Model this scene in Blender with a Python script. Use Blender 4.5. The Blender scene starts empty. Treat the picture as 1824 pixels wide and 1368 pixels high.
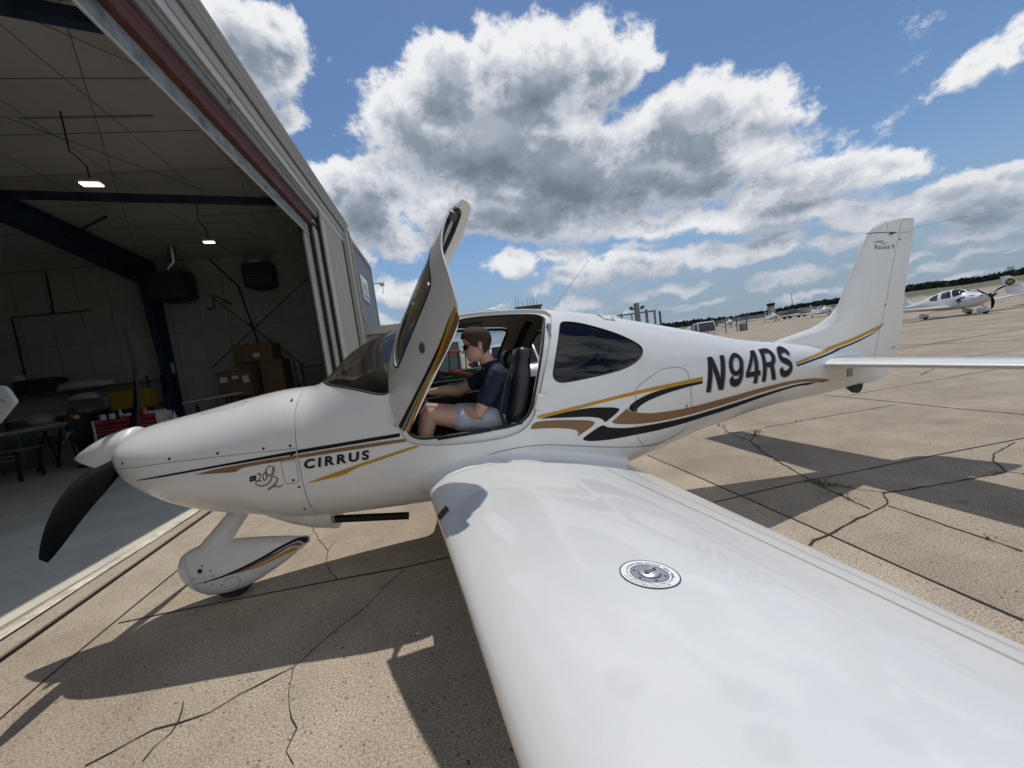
import bpy, bmesh, math, random
from mathutils import Vector, Matrix, Euler
from mathutils.bvhtree import BVHTree
from mathutils.geometry import tessellate_polygon
random.seed(7)
PI = math.pi
SC = bpy.context.scene
COL = SC.collection
V = Vector

# ------------------------------------------------------------------ scene object helpers
def tag(o, label=None, cat=None, group=None, kind=None):
    if label: o['label'] = label
    if cat: o['category'] = cat
    if group: o['group'] = group
    if kind: o['kind'] = kind
    return o

def thing(name, label, cat, loc=(0, 0, 0), rz=0.0, group=None):
    o = bpy.data.objects.new(name, None)
    COL.objects.link(o)
    o.empty_display_size = 0.2
    o.location = loc
    o.rotation_euler = (0, 0, rz)
    return tag(o, label, cat, group)

def link_mesh(name, me, mats, parent=None, smooth=None):
    if not isinstance(mats, (list, tuple)): mats = [mats]
    idx = [p.material_index for p in me.polygons]
    me.materials.clear()
    for m in mats: me.materials.append(m)
    if len(mats) > 1: me.polygons.foreach_set('material_index', [min(i, len(mats) - 1) for i in idx])
    o = bpy.data.objects.new(name, me)
    COL.objects.link(o)
    if parent is not None: o.parent = parent
    if smooth is not None: shade(me, smooth)
    return o

def shade(me, angle):
    if angle <= 0:
        for p in me.polygons: p.use_smooth = False
        return
    for p in me.polygons: p.use_smooth = True
    if angle < 179:
        me.set_sharp_from_angle(angle=math.radians(angle))

def copy_tree(o, parent=None):
    c = o.copy()
    COL.objects.link(c)
    if parent is not None: c.parent = parent
    for ch in list(o.children): copy_tree(ch, c)
    return c

class MB:
    """collects shapes and builds ONE mesh"""
    def __init__(s): s.v = []; s.f = []; s.m = []
    def add(s, vs, fs, mi=0):
        b = len(s.v)
        s.v += [tuple(v) for v in vs]
        for f in fs: s.f.append([b + i for i in f]); s.m.append(mi)
        return s
    def box(s, c, d, mi=0, rot=None):
        x, y, z = [k / 2 for k in d]
        vs = [V((a, b, e)) for a in (-x, x) for b in (-y, y) for e in (-z, z)]
        if rot is not None: vs = [rot @ v for v in vs]
        vs = [v + V(c) for v in vs]
        return s.add(vs, [(0, 1, 3, 2), (4, 6, 7, 5), (0, 4, 5, 1), (2, 3, 7, 6), (0, 2, 6, 4), (1, 5, 7, 3)], mi)
    def bbox(s, c, d, b=0.01, mi=0, rot=None, seg=2):
        bm = bmesh.new(); bmesh.ops.create_cube(bm, size=1)
        bmesh.ops.scale(bm, vec=d, verts=bm.verts)
        bmesh.ops.bevel(bm, geom=bm.edges[:], offset=min(b, min(d) * .45), segments=seg, affect='EDGES', profile=.5)
        M = (rot.to_4x4() if rot is not None else Matrix.Identity(4)); M = Matrix.Translation(c) @ M
        bm.verts.index_update()
        s.add([M @ v.co for v in bm.verts], [[v.index for v in f.verts] for f in bm.faces], mi); bm.free()
        return s
    def bar(s, a, b, w, h, mi=0, up=(0, 0, 1)):
        a, b = V(a), V(b); d = (b - a).normalized(); u = V(up)
        if abs(d.dot(u)) > .98: u = V((1, 0, 0))
        r = d.cross(u).normalized(); u = r.cross(d)
        vs = [p + r * i * w / 2 + u * j * h / 2 for p in (a, b) for i in (-1, 1) for j in (-1, 1)]
        return s.add(vs, [(0, 1, 3, 2), (4, 6, 7, 5), (0, 4, 5, 1), (2, 3, 7, 6), (0, 2, 6, 4), (1, 5, 7, 3)], mi)
    def rod(s, a, b, r0, r1=None, n=12, mi=0, caps=True):
        return s.tube([a, b], [r0, r0 if r1 is None else r1], n, mi, caps)
    def tube(s, pts, r, n=10, mi=0, caps=True, closed=False):
        pts = [V(p) for p in pts]; k = len(pts)
        if not isinstance(r, (list, tuple)): r = [r] * k
        rings = []; prev = None
        for i, p in enumerate(pts):
            if closed: t = (pts[(i + 1) % k] - pts[i - 1])
            else: t = (pts[min(i + 1, k - 1)] - pts[max(i - 1, 0)])
            t.normalize()
            if prev is None:
                a = V((0, 0, 1)) if abs(t.z) < .9 else V((1, 0, 0))
                u = t.cross(a).normalized()
            else:
                u = (prev - t * prev.dot(t))
                u = u.normalized() if u.length > 1e-6 else t.orthogonal().normalized()
            prev = u; w = t.cross(u)
            rings.append([p + (u * math.cos(2 * PI * j / n) + w * math.sin(2 * PI * j / n)) * r[i] for j in range(n)])
        return s.loft(rings, mi, caps and not closed, caps and not closed, closed_u=closed)
    def loft(s, rings, mi=0, cap0=True, cap1=True, closed_u=False, mif=None):
        n = len(rings[0]); b = len(s.v)
        for r in rings: s.v += [tuple(p) for p in r]
        K = len(rings)
        for i in range(K if closed_u else K - 1):
            i2 = (i + 1) % K
            for j in range(n):
                j2 = (j + 1) % n
                s.f.append([b + i * n + j, b + i * n + j2, b + i2 * n + j2, b + i2 * n + j])
                s.m.append(mi if mif is None else mif(i, j))
        if not closed_u:
            if cap0: s.f.append([b + j for j in reversed(range(n))]); s.m.append(mi if mif is None else mif(0, 0))
            if cap1: s.f.append([b + (K - 1) * n + j for j in range(n)]); s.m.append(mi if mif is None else mif(K - 2, 0))
        return s
    def lathe(s, prof, c=(0, 0, 0), axis='z', n=24, mi=0):
        c = V(c); rings = []
        for r, h in prof:
            ring = []
            for j in range(n):
                a = 2 * PI * j / n; p, q = r * math.cos(a), r * math.sin(a)
                ring.append(c + (V((p, q, h)) if axis == 'z' else V((h, p, q)) if axis == 'x' else V((q, h, p))))
            rings.append(ring)
        return s.loft(rings, mi, prof[0][0] > 1e-5, prof[-1][0] > 1e-5)
    def prism(s, poly, d0, d1, axis='y', mi=0):
        def P(a, b, d): return (a, d, b) if axis == 'y' else (d, a, b) if axis == 'x' else (a, b, d)
        n = len(poly); b = len(s.v)
        s.v += [P(a, c, d0) for a, c in poly] + [P(a, c, d1) for a, c in poly]
        s.f.append([b + i for i in range(n)]); s.f.append([b + n + i for i in reversed(range(n))]); s.m += [mi, mi]
        for i in range(n):
            j = (i + 1) % n
            s.f.append([b + i, b + n + i, b + n + j, b + j]); s.m.append(mi)
        return s
    def sphere(s, c, r, n=12, mi=0, sq=(1, 1, 1)):
        prof = [(math.sin(PI * i / n), -math.cos(PI * i / n)) for i in range(n + 1)]
        rings = [[V(c) + V((r * sq[0] * a * math.cos(2 * PI * j / (2 * n)), r * sq[1] * a * math.sin(2 * PI * j / (2 * n)), r * sq[2] * h)) for j in range(2 * n)] for a, h in prof]
        return s.loft(rings, mi, False, False)
    def mesh(s, name='m', fix=True, merge=1e-5):
        me = bpy.data.meshes.new(name)
        me.from_pydata(s.v, [], s.f)
        me.polygons.foreach_set('material_index', s.m)
        if fix:
            bm = bmesh.new(); bm.from_mesh(me)
            if merge: bmesh.ops.remove_doubles(bm, verts=bm.verts, dist=merge)
            bmesh.ops.recalc_face_normals(bm, faces=bm.faces)
            bm.to_mesh(me); bm.free()
        me.update()
        return me
    def build(s, name, mats, parent=None, smooth=30, fix=True, merge=1e-5):
        return link_mesh(name, s.mesh(name, fix, merge), mats, parent, smooth)

def boolean(me, cutters, op='DIFFERENCE'):
    """me: Mesh, cutters: list of Mesh -> new Mesh"""
    o = bpy.data.objects.new('tmp', me); COL.objects.link(o); tmp = [o]
    for c in cutters:
        k = bpy.data.objects.new('tmpc', c); COL.objects.link(k); tmp.append(k)
        m = o.modifiers.new('b', 'BOOLEAN'); m.operation = op; m.solver = 'EXACT'; m.object = k
    bpy.context.view_layer.update()
    dg = bpy.context.evaluated_depsgraph_get()
    r = bpy.data.meshes.new_from_object(o.evaluated_get(dg), depsgraph=dg)
    for t in tmp: bpy.data.objects.remove(t)
    return r

def join_into(o, *meshes):
    """append further meshes (with their own materials) to object o as extra islands"""
    me = o.data
    bm = bmesh.new(); bm.from_mesh(me)
    for m2, mats in meshes:
        idx = []
        for mt in (mats if isinstance(mats, (list, tuple)) else [mats]):
            if mt.name not in [k.name for k in me.materials]: me.materials.append(mt)
            idx.append([k.name for k in me.materials].index(mt.name))
        n0 = len(bm.faces)
        bm.from_mesh(m2); bm.faces.ensure_lookup_table()
        for f in bm.faces[n0:]: f.material_index = idx[min(f.material_index, len(idx) - 1)]; f.smooth = True
    bm.to_mesh(me); bm.free(); me.update()

# ------------------------------------------------------------------ materials
MATS = {}
def nodes_of(name):
    m = bpy.data.materials.new(name); m.use_nodes = True
    nt = m.node_tree; b = nt.nodes['Principled BSDF']
    MATS[name] = m
    return m, nt, b
def N(nt, t, **kw):
    n = nt.nodes.new(t)
    for k, v in kw.items():
        if k.startswith('i_'): n.inputs[k[2:].replace('_', ' ')].default_value = v
        else: setattr(n, k, v)
    return n
def c4(c): return (c[0], c[1], c[2], 1)
def mat(name, col, rough=.5, metal=0, var=.0, vscale=8, bump=0, bscale=40, coat=0, spec=.5, col2=None, stretch=(1, 1, 1), emit=None, estr=0, detail=4):
    m, nt, b = nodes_of(name); L = nt.links.new
    b.inputs['Base Color'].default_value = c4(col); b.inputs['Roughness'].default_value = rough
    b.inputs['Metallic'].default_value = metal; b.inputs['Specular IOR Level'].default_value = spec
    if coat: b.inputs['Coat Weight'].default_value = coat; b.inputs['Coat Roughness'].default_value = .04
    if emit: b.inputs['Emission Color'].default_value = c4(emit); b.inputs['Emission Strength'].default_value = estr
    if var or bump:
        tc = N(nt, 'ShaderNodeTexCoord'); mp = N(nt, 'ShaderNodeMapping'); mp.inputs['Scale'].default_value = stretch
        L(tc.outputs['Object'], mp.inputs['Vector'])
    if var:
        nz = N(nt, 'ShaderNodeTexNoise', i_Scale=vscale, i_Detail=detail, i_Roughness=.6); L(mp.outputs[0], nz.inputs['Vector'])
        rp = N(nt, 'ShaderNodeValToRGB'); L(nz.outputs[0], rp.inputs[0])
        a = [max(0, k * (1 - var)) for k in col]; c = [min(1, k * (1 + var)) for k in (col2 or col)]
        rp.color_ramp.elements[0].color = c4(a); rp.color_ramp.elements[1].color = c4(c)
        rp.color_ramp.elements[0].position = .3; rp.color_ramp.elements[1].position = .7
        L(rp.outputs[0], b.inputs['Base Color'])
    if bump:
        n2 = N(nt, 'ShaderNodeTexNoise', i_Scale=bscale, i_Detail=5); L(mp.outputs[0], n2.inputs['Vector'])
        bp = N(nt, 'ShaderNodeBump', i_Strength=bump, i_Distance=.02); L(n2.outputs[0], bp.inputs['Height']); L(bp.outputs[0], b.inputs['Normal'])
    return m
def glass(name, tint, refl=1.0, rough=.01):
    """thin tinted pane: transparent tint plus a mirror-like Fresnel reflection"""
    m, nt, b = nodes_of(name); nt.nodes.remove(b); L = nt.links.new
    out = nt.nodes['Material Output']
    tr = N(nt, 'ShaderNodeBsdfTransparent'); tr.inputs[0].default_value = c4(tint)
    gl = N(nt, 'ShaderNodeBsdfGlossy'); gl.inputs['Roughness'].default_value = rough
    fr = N(nt, 'ShaderNodeFresnel', i_IOR=1.5)
    mu = N(nt, 'ShaderNodeMath', operation='MULTIPLY'); mu.inputs[1].default_value = refl
    mx = N(nt, 'ShaderNodeMixShader')
    L(fr.outputs[0], mu.inputs[0]); L(mu.outputs[0], mx.inputs[0]); L(tr.outputs[0], mx.inputs[1]); L(gl.outputs[0], mx.inputs[2]); L(mx.outputs[0], out.inputs[0])
    return m
import math
def pchip(xs,ys):
    n=len(xs);h=[xs[i+1]-xs[i] for i in range(n-1)];d=[(ys[i+1]-ys[i])/h[i] for i in range(n-1)]
    m=[0]*n;m[0]=d[0];m[-1]=d[-1]
    for i in range(1,n-1):
        if d[i-1]*d[i]<=0:m[i]=0
        else:
            w1=2*h[i]+h[i-1];w2=h[i]+2*h[i-1];m[i]=(w1+w2)/(w1/d[i-1]+w2/d[i])
    def f(x):
        if x<=xs[0]:return ys[0]
        if x>=xs[-1]:return ys[-1]
        lo,hi=0,n-1
        while hi-lo>1:
            k=(lo+hi)//2
            if xs[k]<=x:lo=k
            else:hi=k
        t=(x-xs[lo])/h[lo];a=h[lo]
        return ((1+2*t)*(1-t)**2*ys[lo]+t*(1-t)**2*a*m[lo]+t*t*(3-2*t)*ys[lo+1]+t*t*(t-1)*a*m[lo+1])
    return f
def prof(d):
    k=sorted(d);return pchip(k,[d[a] for a in k])
ZT=prof({-.415:1.34,-.43:1.385,-.46:1.42,-.55:1.445,-.7:1.468,-.9:1.495,-1.2:1.54,-1.55:1.573,-1.7:1.57,-1.78:1.585,-1.9:1.675,-2.06:1.81,-2.36:1.936,-2.7:1.99,-2.95:2.005,-3.4:1.99,-3.74:1.95,-4.14:1.862,-4.55:1.75,-5.08:1.602,-5.6:1.452,-6.06:1.36,-6.6:1.26,-7.1:1.18,-7.5:1.10})
ZB=prof({-.415:1.20,-.43:1.12,-.46:1.04,-.55:.945,-.7:.842,-.9:.75,-1.2:.67,-1.55:.585,-1.8:.565,-2.1:.55,-2.5:.53,-3:.52,-3.5:.51,-3.9:.50,-4.18:.505,-4.45:.545,-4.74:.595,-5.03:.645,-5.33:.68,-5.63:.717,-6:.74,-6.54:.753,-7:.775,-7.3:.79,-7.5:.82})
HW=prof({-.415:.18,-.43:.26,-.46:.315,-.55:.375,-.7:.43,-.9:.475,-1.2:.52,-1.55:.555,-2:.595,-2.5:.62,-3.0:.635,-3.5:.63,-3.9:.61,-4.3:.565,-4.7:.505,-5.1:.44,-5.6:.35,-6.1:.255,-6.5:.175,-6.8:.115,-7.05:.065,-7.25:.02,-7.5:.01})
ZM=prof({-.415:1.27,-.9:1.17,-1.55:1.08,-2.2:1.07,-3:1.08,-4:1.10,-5:1.11,-6:1.08,-7.5:1.0})
EU=prof({-.4:1.85,-.9:1.9,-1.3:2.15,-1.7:2.5,-2.2:2.2,-3:2.15,-4:2.1,-5:2.1,-7.5:2.0})   # exponents of the upper section
EL=prof({-.4:2.2,-1.2:2.5,-2:3.0,-3:3.2,-4:2.8,-5:2.2,-7.5:2.0})
def half(x,z):
    zm=ZM(x)
    if z>=zm:
        t=(z-zm)/max(ZT(x)-zm,1e-4);e=EU(x)
    else:
        t=(zm-z)/max(zm-ZB(x),1e-4);e=EL(x)
    if t>=1:return 0.0
    return HW(x)*(1-t**e)**(1/e)
def sect(x,n):
    # n points from top (th=90) over port side to bottom, y>=0
    out=[]
    zm=ZM(x)
    for i in range(n+1):
        a=math.pi/2-math.pi*i/n
        s,c=math.sin(a),max(math.cos(a),0)
        if s>=0:e=EU(x);hh=ZT(x)-zm
        else:e=EL(x);hh=zm-ZB(x)
        r=(abs(s)**e+c**e)**(-1/e)
        out.append((HW(x)*r*c,zm+hh*r*s))
    return out
SEAMS = [
  ('joint',0.016,[(-5.28, -1.36), (-5.29, -0.52), (-5.28, 0.28), (-5.27, 1.1), (-5.26, 1.53), (-5.26, 2.03)]),
  ('joint',0.014,[(-4.98, 0.28), (-5.94, 0.27), (-6.42, 0.31), (-7.49, 0.36), (-8.6, 0.43)]),
  ('crack',0.016,[(-5.04, 1.16), (-5.12, 1.12), (-5.27, 1.1), (-5.81, 0.99), (-6.07, 0.92), (-6.24, 0.77), (-6.42, 0.82), (-6.94, 0.86), (-7.4, 0.91), (-7.43, 0.99)]),
  ('crack',0.016,[(-7.02, -2.04), (-6.76, -1.54), (-6.68, -1.12), (-6.47, -0.72), (-6.19, -0.05), (-6.06, 0.32), (-5.86, 0.93)]),
  ('crack',0.014,[(-6.73, -1.65), (-7.17, -1.5), (-7.41, -1.55), (-8.11, -1.52), (-8.76, -1.48), (-9.65, -1.39)]),
  ('crack',0.012,[(-7.17, -1.5), (-6.69, -1.11)]),
  ('crack',0.010,[(-6.05, 0.35), (-6.07, 0.38), (-6.15, 0.55), (-6.19, 0.65), (-6.26, 0.76)]),
  ('crack',0.012,[(-6.02, 0.95), (-6.01, 1.14), (-5.99, 1.32), (-6.0, 1.51), (-5.99, 1.68)]),
  ('crack',0.010,[(-8.37, 0.48), (-7.84, 0.59), (-7.63, 0.69), (-7.4, 0.91)]),
  ('joint',0.022,[(-9.94, -2.82), (-9.83, -1.54), (-9.72, -0.76), (-9.7, -0.11)]),
  ('joint',0.016,[(-10.06, -2.45), (-11.73, -2.39), (-13.49, -2.35), (-14.39, -2.36)]),
  ('joint',0.014,[(-0.08, 0.83), (-0.05, 0.55), (-0.02, 0.01), (0.01, -0.74), (0.09, -1.79)]),
  ('joint',0.014,[(-0.07, 0.04), (-0.39, 0.05), (-1.65, 0.13), (-2.18, 0.18), (-2.55, 0.18), (-3.13, 0.22)]),
  ('crack',0.008,[(-0.87, 1.33), (-0.94, 1.29), (-1.07, 1.22), (-1.19, 1.22), (-1.31, 1.2), (-1.42, 1.13), (-1.64, 1.02), (-1.69, 0.96), (-1.82, 0.78), (-1.95, 0.61), (-2.06, 0.39), (-2.19, 0.19)]),
  ('crack',0.006,[(-1.14, 1.39), (-1.15, 1.32), (-1.18, 1.27), (-1.17, 1.2), (-1.11, 1.07)]),
  ('crack',0.006,[(-1.01, -1.25), (-1.23, -0.8), (-1.43, -0.47), (-1.49, -0.2), (-1.65, 0.12)]),
  ('crack',0.005,[(-1.45, -0.65), (-1.43, -0.47)]),
  ('crack',0.005,[(-1.65, 1.03), (-1.68, 1.21), (-1.72, 1.31), (-1.81, 1.45), (-1.81, 1.55), (-1.87, 1.62)]),
  ('joint',0.020,[(-20.38, -8.51), (-21.03, -5.56)]),
  ('joint',0.020,[(-12.67, -2.99), (-15.26, -3.93), (-17.11, -3.68)]),
  ('joint',0.020,[(-22.81, -10.02), (-34.67, -12.14)]),
]
CLOUDS = [
  (-19.0,37.5,7.9,5.2,-5,1.00),
  (-16.0,34.9,4.8,4.1,8,0.90),
  (-14.4,31.0,2.7,2.1,5,0.70),
  (-9.2,30.0,1.6,0.8,-30,0.45),
  (-15.4,39.7,3.9,2.0,9,0.90),
  (0.7,30.7,10.2,6.3,-2,1.00),
  (6.5,35.3,7.6,4.1,-3,1.00),
  (11.8,37.4,4.6,3.0,13,0.80),
  (20.0,33.8,11.1,6.2,-10,1.10),
  (28.1,35.2,3.8,3.9,15,0.85),
  (29.1,32.4,8.0,3.9,8,0.95),
  (34.3,33.0,2.9,3.7,25,0.70),
  (21.8,39.0,2.9,1.0,-22,0.45),
  (12.5,28.6,21.2,7.3,-7,1.25),
  (21.6,24.1,24.0,7.1,-15,1.20),
  (39.3,24.5,12.1,5.3,-12,1.10),
  (46.9,23.8,5.9,2.8,-13,0.90),
  (49.9,22.0,3.2,1.9,-24,0.70),
  (36.2,20.6,19.0,5.0,-11,1.15),
  (11.2,20.9,23.1,5.6,-7,1.10),
  (-7.8,22.1,8.1,6.3,-0,1.05),
  (-10.1,25.3,4.3,3.7,1,0.80),
  (-4.0,17.9,6.2,4.3,-3,0.80),
  (-3.3,26.0,6.9,4.4,-1,0.90),
  (49.9,14.3,11.0,3.2,-11,1.00),
  (56.6,13.1,4.5,2.0,-17,0.80),
  (60.5,8.9,7.8,2.5,-4,1.00),
  (64.1,9.4,2.6,1.8,-6,0.90),
  (45.5,12.4,14.6,2.8,-8,0.90),
  (61.9,19.5,3.7,2.3,7,0.85),
  (64.2,19.6,1.8,2.7,10,0.80),
  (59.5,19.3,1.6,1.1,11,0.50),
  (53.1,20.1,0.9,0.4,-25,0.30),
  (13.3,13.2,7.1,2.6,-1,0.85),
  (9.1,13.0,3.3,2.0,-7,0.60),
  (27.7,10.4,11.5,2.7,-5,0.95),
  (41.6,8.8,10.4,2.1,-5,0.80),
  (53.3,6.7,7.2,1.5,-6,0.80),
  (60.4,5.1,5.2,1.3,-6,0.70),
  (-3.6,11.1,8.7,2.7,-5,0.70),
  (20.8,6.4,9.8,1.8,-3,0.60),
  (34.7,6.0,9.1,1.7,-5,0.65),
  (46.6,4.6,7.1,1.5,-3,0.65),
  (16.2,9.6,5.8,1.6,-3,0.50),
  (58.5,2.9,5.2,1.2,-3,0.60),
  (55.1,8.4,8.4,1.7,-7,0.90),
  (62.1,6.3,5.1,1.1,-6,0.80),
  (50.1,10.3,8.4,1.6,-8,0.80),
  (30.2,12.5,8.9,1.5,-7,0.60),
  (20.1,13.7,4.9,1.5,-5,0.70),
  (-10.2,16.7,4.3,3.5,-2,0.70),
  (-13.0,24.6,2.7,3.7,2,0.70),
  (-6.5,7.5,5.4,1.4,-14,0.60),
  (37.9,3.1,9.9,0.9,-3,0.60),
  (49.7,2.6,7.1,0.8,-3,0.60),
  (59.6,1.5,5.4,0.7,-2,0.60),
  (27.0,4.6,7.0,1.0,-2,0.50),
  (43.3,7.4,8.3,1.0,-5,0.70),
  (54.9,4.4,6.4,0.8,-4,0.70),
  (61.7,3.4,3.9,0.8,-4,0.70),
  (34.1,14.5,12.7,2.5,-9,0.80),
  (21.4,17.2,11.3,2.9,-10,0.70),
]
EXPOSURE = 0.08
SUN_E = 2.6
SKY_S = .085
CLOUD_K = 9.6
SKY_SAT = 1.08
SKY_V = 1.12
# ------------------------------------------------------------------ camera
cam = bpy.data.cameras.new('camera'); camo = bpy.data.objects.new('camera', cam); COL.objects.link(camo)
r_, u_, d_ = V((-0.97309387, 0.18612668, -0.13581299)), V((-0.14705912, -0.04794498, 0.98796503)), V((-0.1773751, -0.98135525, -0.07402659))
M3 = Matrix((r_, u_, -d_)).transposed()
EYE = V((-2.71831272, 3.29361054, 1.59136211))
camo.matrix_world = Matrix.Translation(EYE) @ M3.to_4x4()
cam.sensor_width = 36; cam.sensor_fit = 'HORIZONTAL'; cam.lens = 671.122 / 1824 * 36
cam.clip_start = .05; cam.clip_end = 6000
SC.camera = camo
SC.view_settings.view_transform = 'Standard'; SC.view_settings.look = 'None'; SC.view_settings.gamma = 1
SC.view_settings.exposure = EXPOSURE
SC.render.resolution_x = 1024; SC.render.resolution_y = 768
SC.cycles.max_bounces = 10; SC.cycles.transparent_max_bounces = 16; SC.cycles.glossy_bounces = 4; SC.cycles.diffuse_bounces = 5
SC.cycles.use_denoising = True; SC.cycles.use_adaptive_sampling = True; SC.cycles.adaptive_threshold = .02; SC.cycles.adaptive_min_samples = 24
SC.cycles.caustics_reflective = False; SC.cycles.caustics_refractive = False
SC.cycles.sample_clamp_indirect = 6

# ------------------------------------------------------------------ sun and sky
SUN = V((-0.110, -0.326, 0.935)).normalized()
sl = bpy.data.lights.new('sun', 'SUN'); so = bpy.data.objects.new('sun', sl); COL.objects.link(so)
sl.energy = SUN_E; sl.angle = math.radians(.53); sl.color = (1, .955, .88)
so.rotation_euler = SUN.to_track_quat('Z', 'Y').to_euler()
so.location = SUN * 60

def build_world():
    w = bpy.data.worlds.new('World'); SC.world = w; w.use_nodes = True
    nt = w.node_tree; L = nt.links.new; nt.nodes.clear()
    out = N(nt, 'ShaderNodeOutputWorld'); bg = N(nt, 'ShaderNodeBackground'); L(bg.outputs[0], out.inputs[0])
    bg.inputs['Strength'].default_value = SKY_S
    sky = N(nt, 'ShaderNodeTexSky', sky_type='NISHITA'); sky.sun_disc = False
    sky.sun_elevation = math.asin(SUN.z); sky.sun_rotation = math.atan2(SUN.x, SUN.y)
    sky.air_density = 1.0; sky.dust_density = .15; sky.ozone_density = 2.0; sky.altitude = 200
    # cloud cover: a density over the sky's directions (azimuth seen from -y, elevation, in degrees)
    g = bpy.data.node_groups.new('cloud_density', 'ShaderNodeTree'); GL = g.links.new
    g.interface.new_socket('dir', in_out='INPUT', socket_type='NodeSocketVector'); g.interface.new_socket('lift', in_out='INPUT', socket_type='NodeSocketFloat')
    g.interface.new_socket('density', in_out='OUTPUT', socket_type='NodeSocketFloat'); g.interface.new_socket('fine', in_out='OUTPUT', socket_type='NodeSocketFloat')
    gi = N(g, 'NodeGroupInput'); go = N(g, 'NodeGroupOutput')
    def mth(op, a, b=None, clamp=False):
        n = N(g, 'ShaderNodeMath', operation=op); n.use_clamp = clamp
        for i, k in enumerate((a, b)):
            if k is None: continue
            if isinstance(k, (int, float)): n.inputs[i].default_value = k
            else: GL(k, n.inputs[i])
        return n.outputs[0]
    # warp
    nw = N(g, 'ShaderNodeTexNoise', i_Scale=7.0, i_Detail=5, i_Roughness=.6); GL(gi.outputs[0], nw.inputs['Vector'])
    sp = N(g, 'ShaderNodeSeparateXYZ'); GL(gi.outputs[0], sp.inputs[0])
    spw = N(g, 'ShaderNodeSeparateColor'); GL(nw.outputs['Color'], spw.inputs[0])
    az = mth('MULTIPLY', mth('ARCTAN2', mth('MULTIPLY', sp.outputs[0], -1), mth('MULTIPLY', sp.outputs[1], -1)), 57.2958)
    el = mth('MULTIPLY', mth('ARCSINE', sp.outputs[2]), 57.2958)
    el = mth('ADD', el, gi.outputs[1])
    az2 = mth('ADD', az, mth('MULTIPLY', mth('SUBTRACT', spw.outputs[0], .5), 9))
    el2 = mth('ADD', el, mth('MULTIPLY', mth('SUBTRACT', spw.outputs[1], .5), 6))
    cb = N(g, 'ShaderNodeCombineXYZ'); GL(az2, cb.inputs[0]); GL(el2, cb.inputs[1])
    acc = None
    for (a, e, ra, re, rot, wt) in CLOUDS:
        mp = N(g, 'ShaderNodeMapping', vector_type='TEXTURE')
        mp.inputs['Location'].default_value = (a, e, 0); mp.inputs['Rotation'].default_value = (0, 0, math.radians(rot)); mp.inputs['Scale'].default_value = (ra * 1.25, re * 1.25, 1)
        GL(cb.outputs[0], mp.inputs['Vector'])
        gr = N(g, 'ShaderNodeTexGradient', gradient_type='SPHERICAL'); GL(mp.outputs[0], gr.inputs[0])
        v = mth('MULTIPLY', gr.outputs['Fac'], wt)
        acc = v if acc is None else mth('SMOOTH_MAX', acc, v)
        if acc is not v: acc.node.inputs[2].default_value = .15
    # general fair-weather cover elsewhere (overhead, behind), laid out on a flat cloud deck
    den = mth('ADD', mth('ABSOLUTE', sp.outputs[2]), .08)
    cx = mth('DIVIDE', sp.outputs[0], den); cy = mth('DIVIDE', sp.outputs[1], den)
    cd = N(g, 'ShaderNodeCombineXYZ'); GL(cx, cd.inputs[0]); GL(cy, cd.inputs[1])
    nd = N(g, 'ShaderNodeTexNoise', i_Scale=1.15, i_Detail=7, i_Roughness=.55); GL(cd.outputs[0], nd.inputs['Vector'])
    deck = mth('MULTIPLY', mth('SUBTRACT', nd.outputs[0], .5), 2.6)
    # keep the deck only low down near the horizon in front and everywhere behind
    front = N(g, 'ShaderNodeMapRange', interpolation_type='SMOOTHSTEP'); front.inputs[1].default_value = -.25; front.inputs[2].default_value = .2
    GL(mth('MULTIPLY', sp.outputs[1], -1), front.inputs[0])
    low = N(g, 'ShaderNodeMapRange', interpolation_type='SMOOTHSTEP'); low.inputs[1].default_value = 7; low.inputs[2].default_value = 13
    GL(el, low.inputs[0])
    cut = mth('MULTIPLY', mth('MULTIPLY', front.outputs[0], low.outputs[0]), 1.2)
    deck = mth('SUBTRACT', deck, cut)
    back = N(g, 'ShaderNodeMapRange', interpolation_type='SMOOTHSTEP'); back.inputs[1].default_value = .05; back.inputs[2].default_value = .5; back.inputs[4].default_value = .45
    GL(sp.outputs[1], back.inputs[0]); deck = mth('ADD', deck, back.outputs[0])  # extra cloud added out of view behind the camera to light the near side
    base = mth('MAXIMUM', acc, deck)
    sc = N(g, 'ShaderNodeVectorMath', operation='MULTIPLY'); sc.inputs[1].default_value = (1, 1, 1.35); GL(gi.outputs[0], sc.inputs[0])
    n1 = N(g, 'ShaderNodeTexNoise', i_Scale=8, i_Detail=9, i_Roughness=.68, i_Lacunarity=2.1); GL(sc.outputs[0], n1.inputs['Vector'])
    d = mth('ADD', mth('MULTIPLY', base, 1.9), mth('MULTIPLY', mth('SUBTRACT', n1.outputs[0], .5), 2.5))
    d = mth('SUBTRACT', d, .55)
    GL(d, go.inputs[0]); GL(n1.outputs[0], go.inputs[1])
    tc = N(nt, 'ShaderNodeTexCoord')
    def grp(lift):
        k = N(nt, 'ShaderNodeGroup'); k.node_tree = g; L(tc.outputs['Generated'], k.inputs[0]); k.inputs[1].default_value = lift
        return k
    g0, g1 = grp(0), grp(2.6)
    al = N(nt, 'ShaderNodeMapRange', interpolation_type='SMOOTHSTEP'); al.inputs[1].default_value = -.08; al.inputs[2].default_value = .40; L(g0.outputs[0], al.inputs[0])
    th = N(nt, 'ShaderNodeMapRange', interpolation_type='SMOOTHSTEP'); th.inputs[1].default_value = .2; th.inputs[2].default_value = 1.5; L(g0.outputs[0], th.inputs[0])
    # sun side (above) against the flat base
    df = N(nt, 'ShaderNodeMath', operation='SUBTRACT'); L(g1.outputs[0], df.inputs[0]); L(g0.outputs[0], df.inputs[1])
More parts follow.
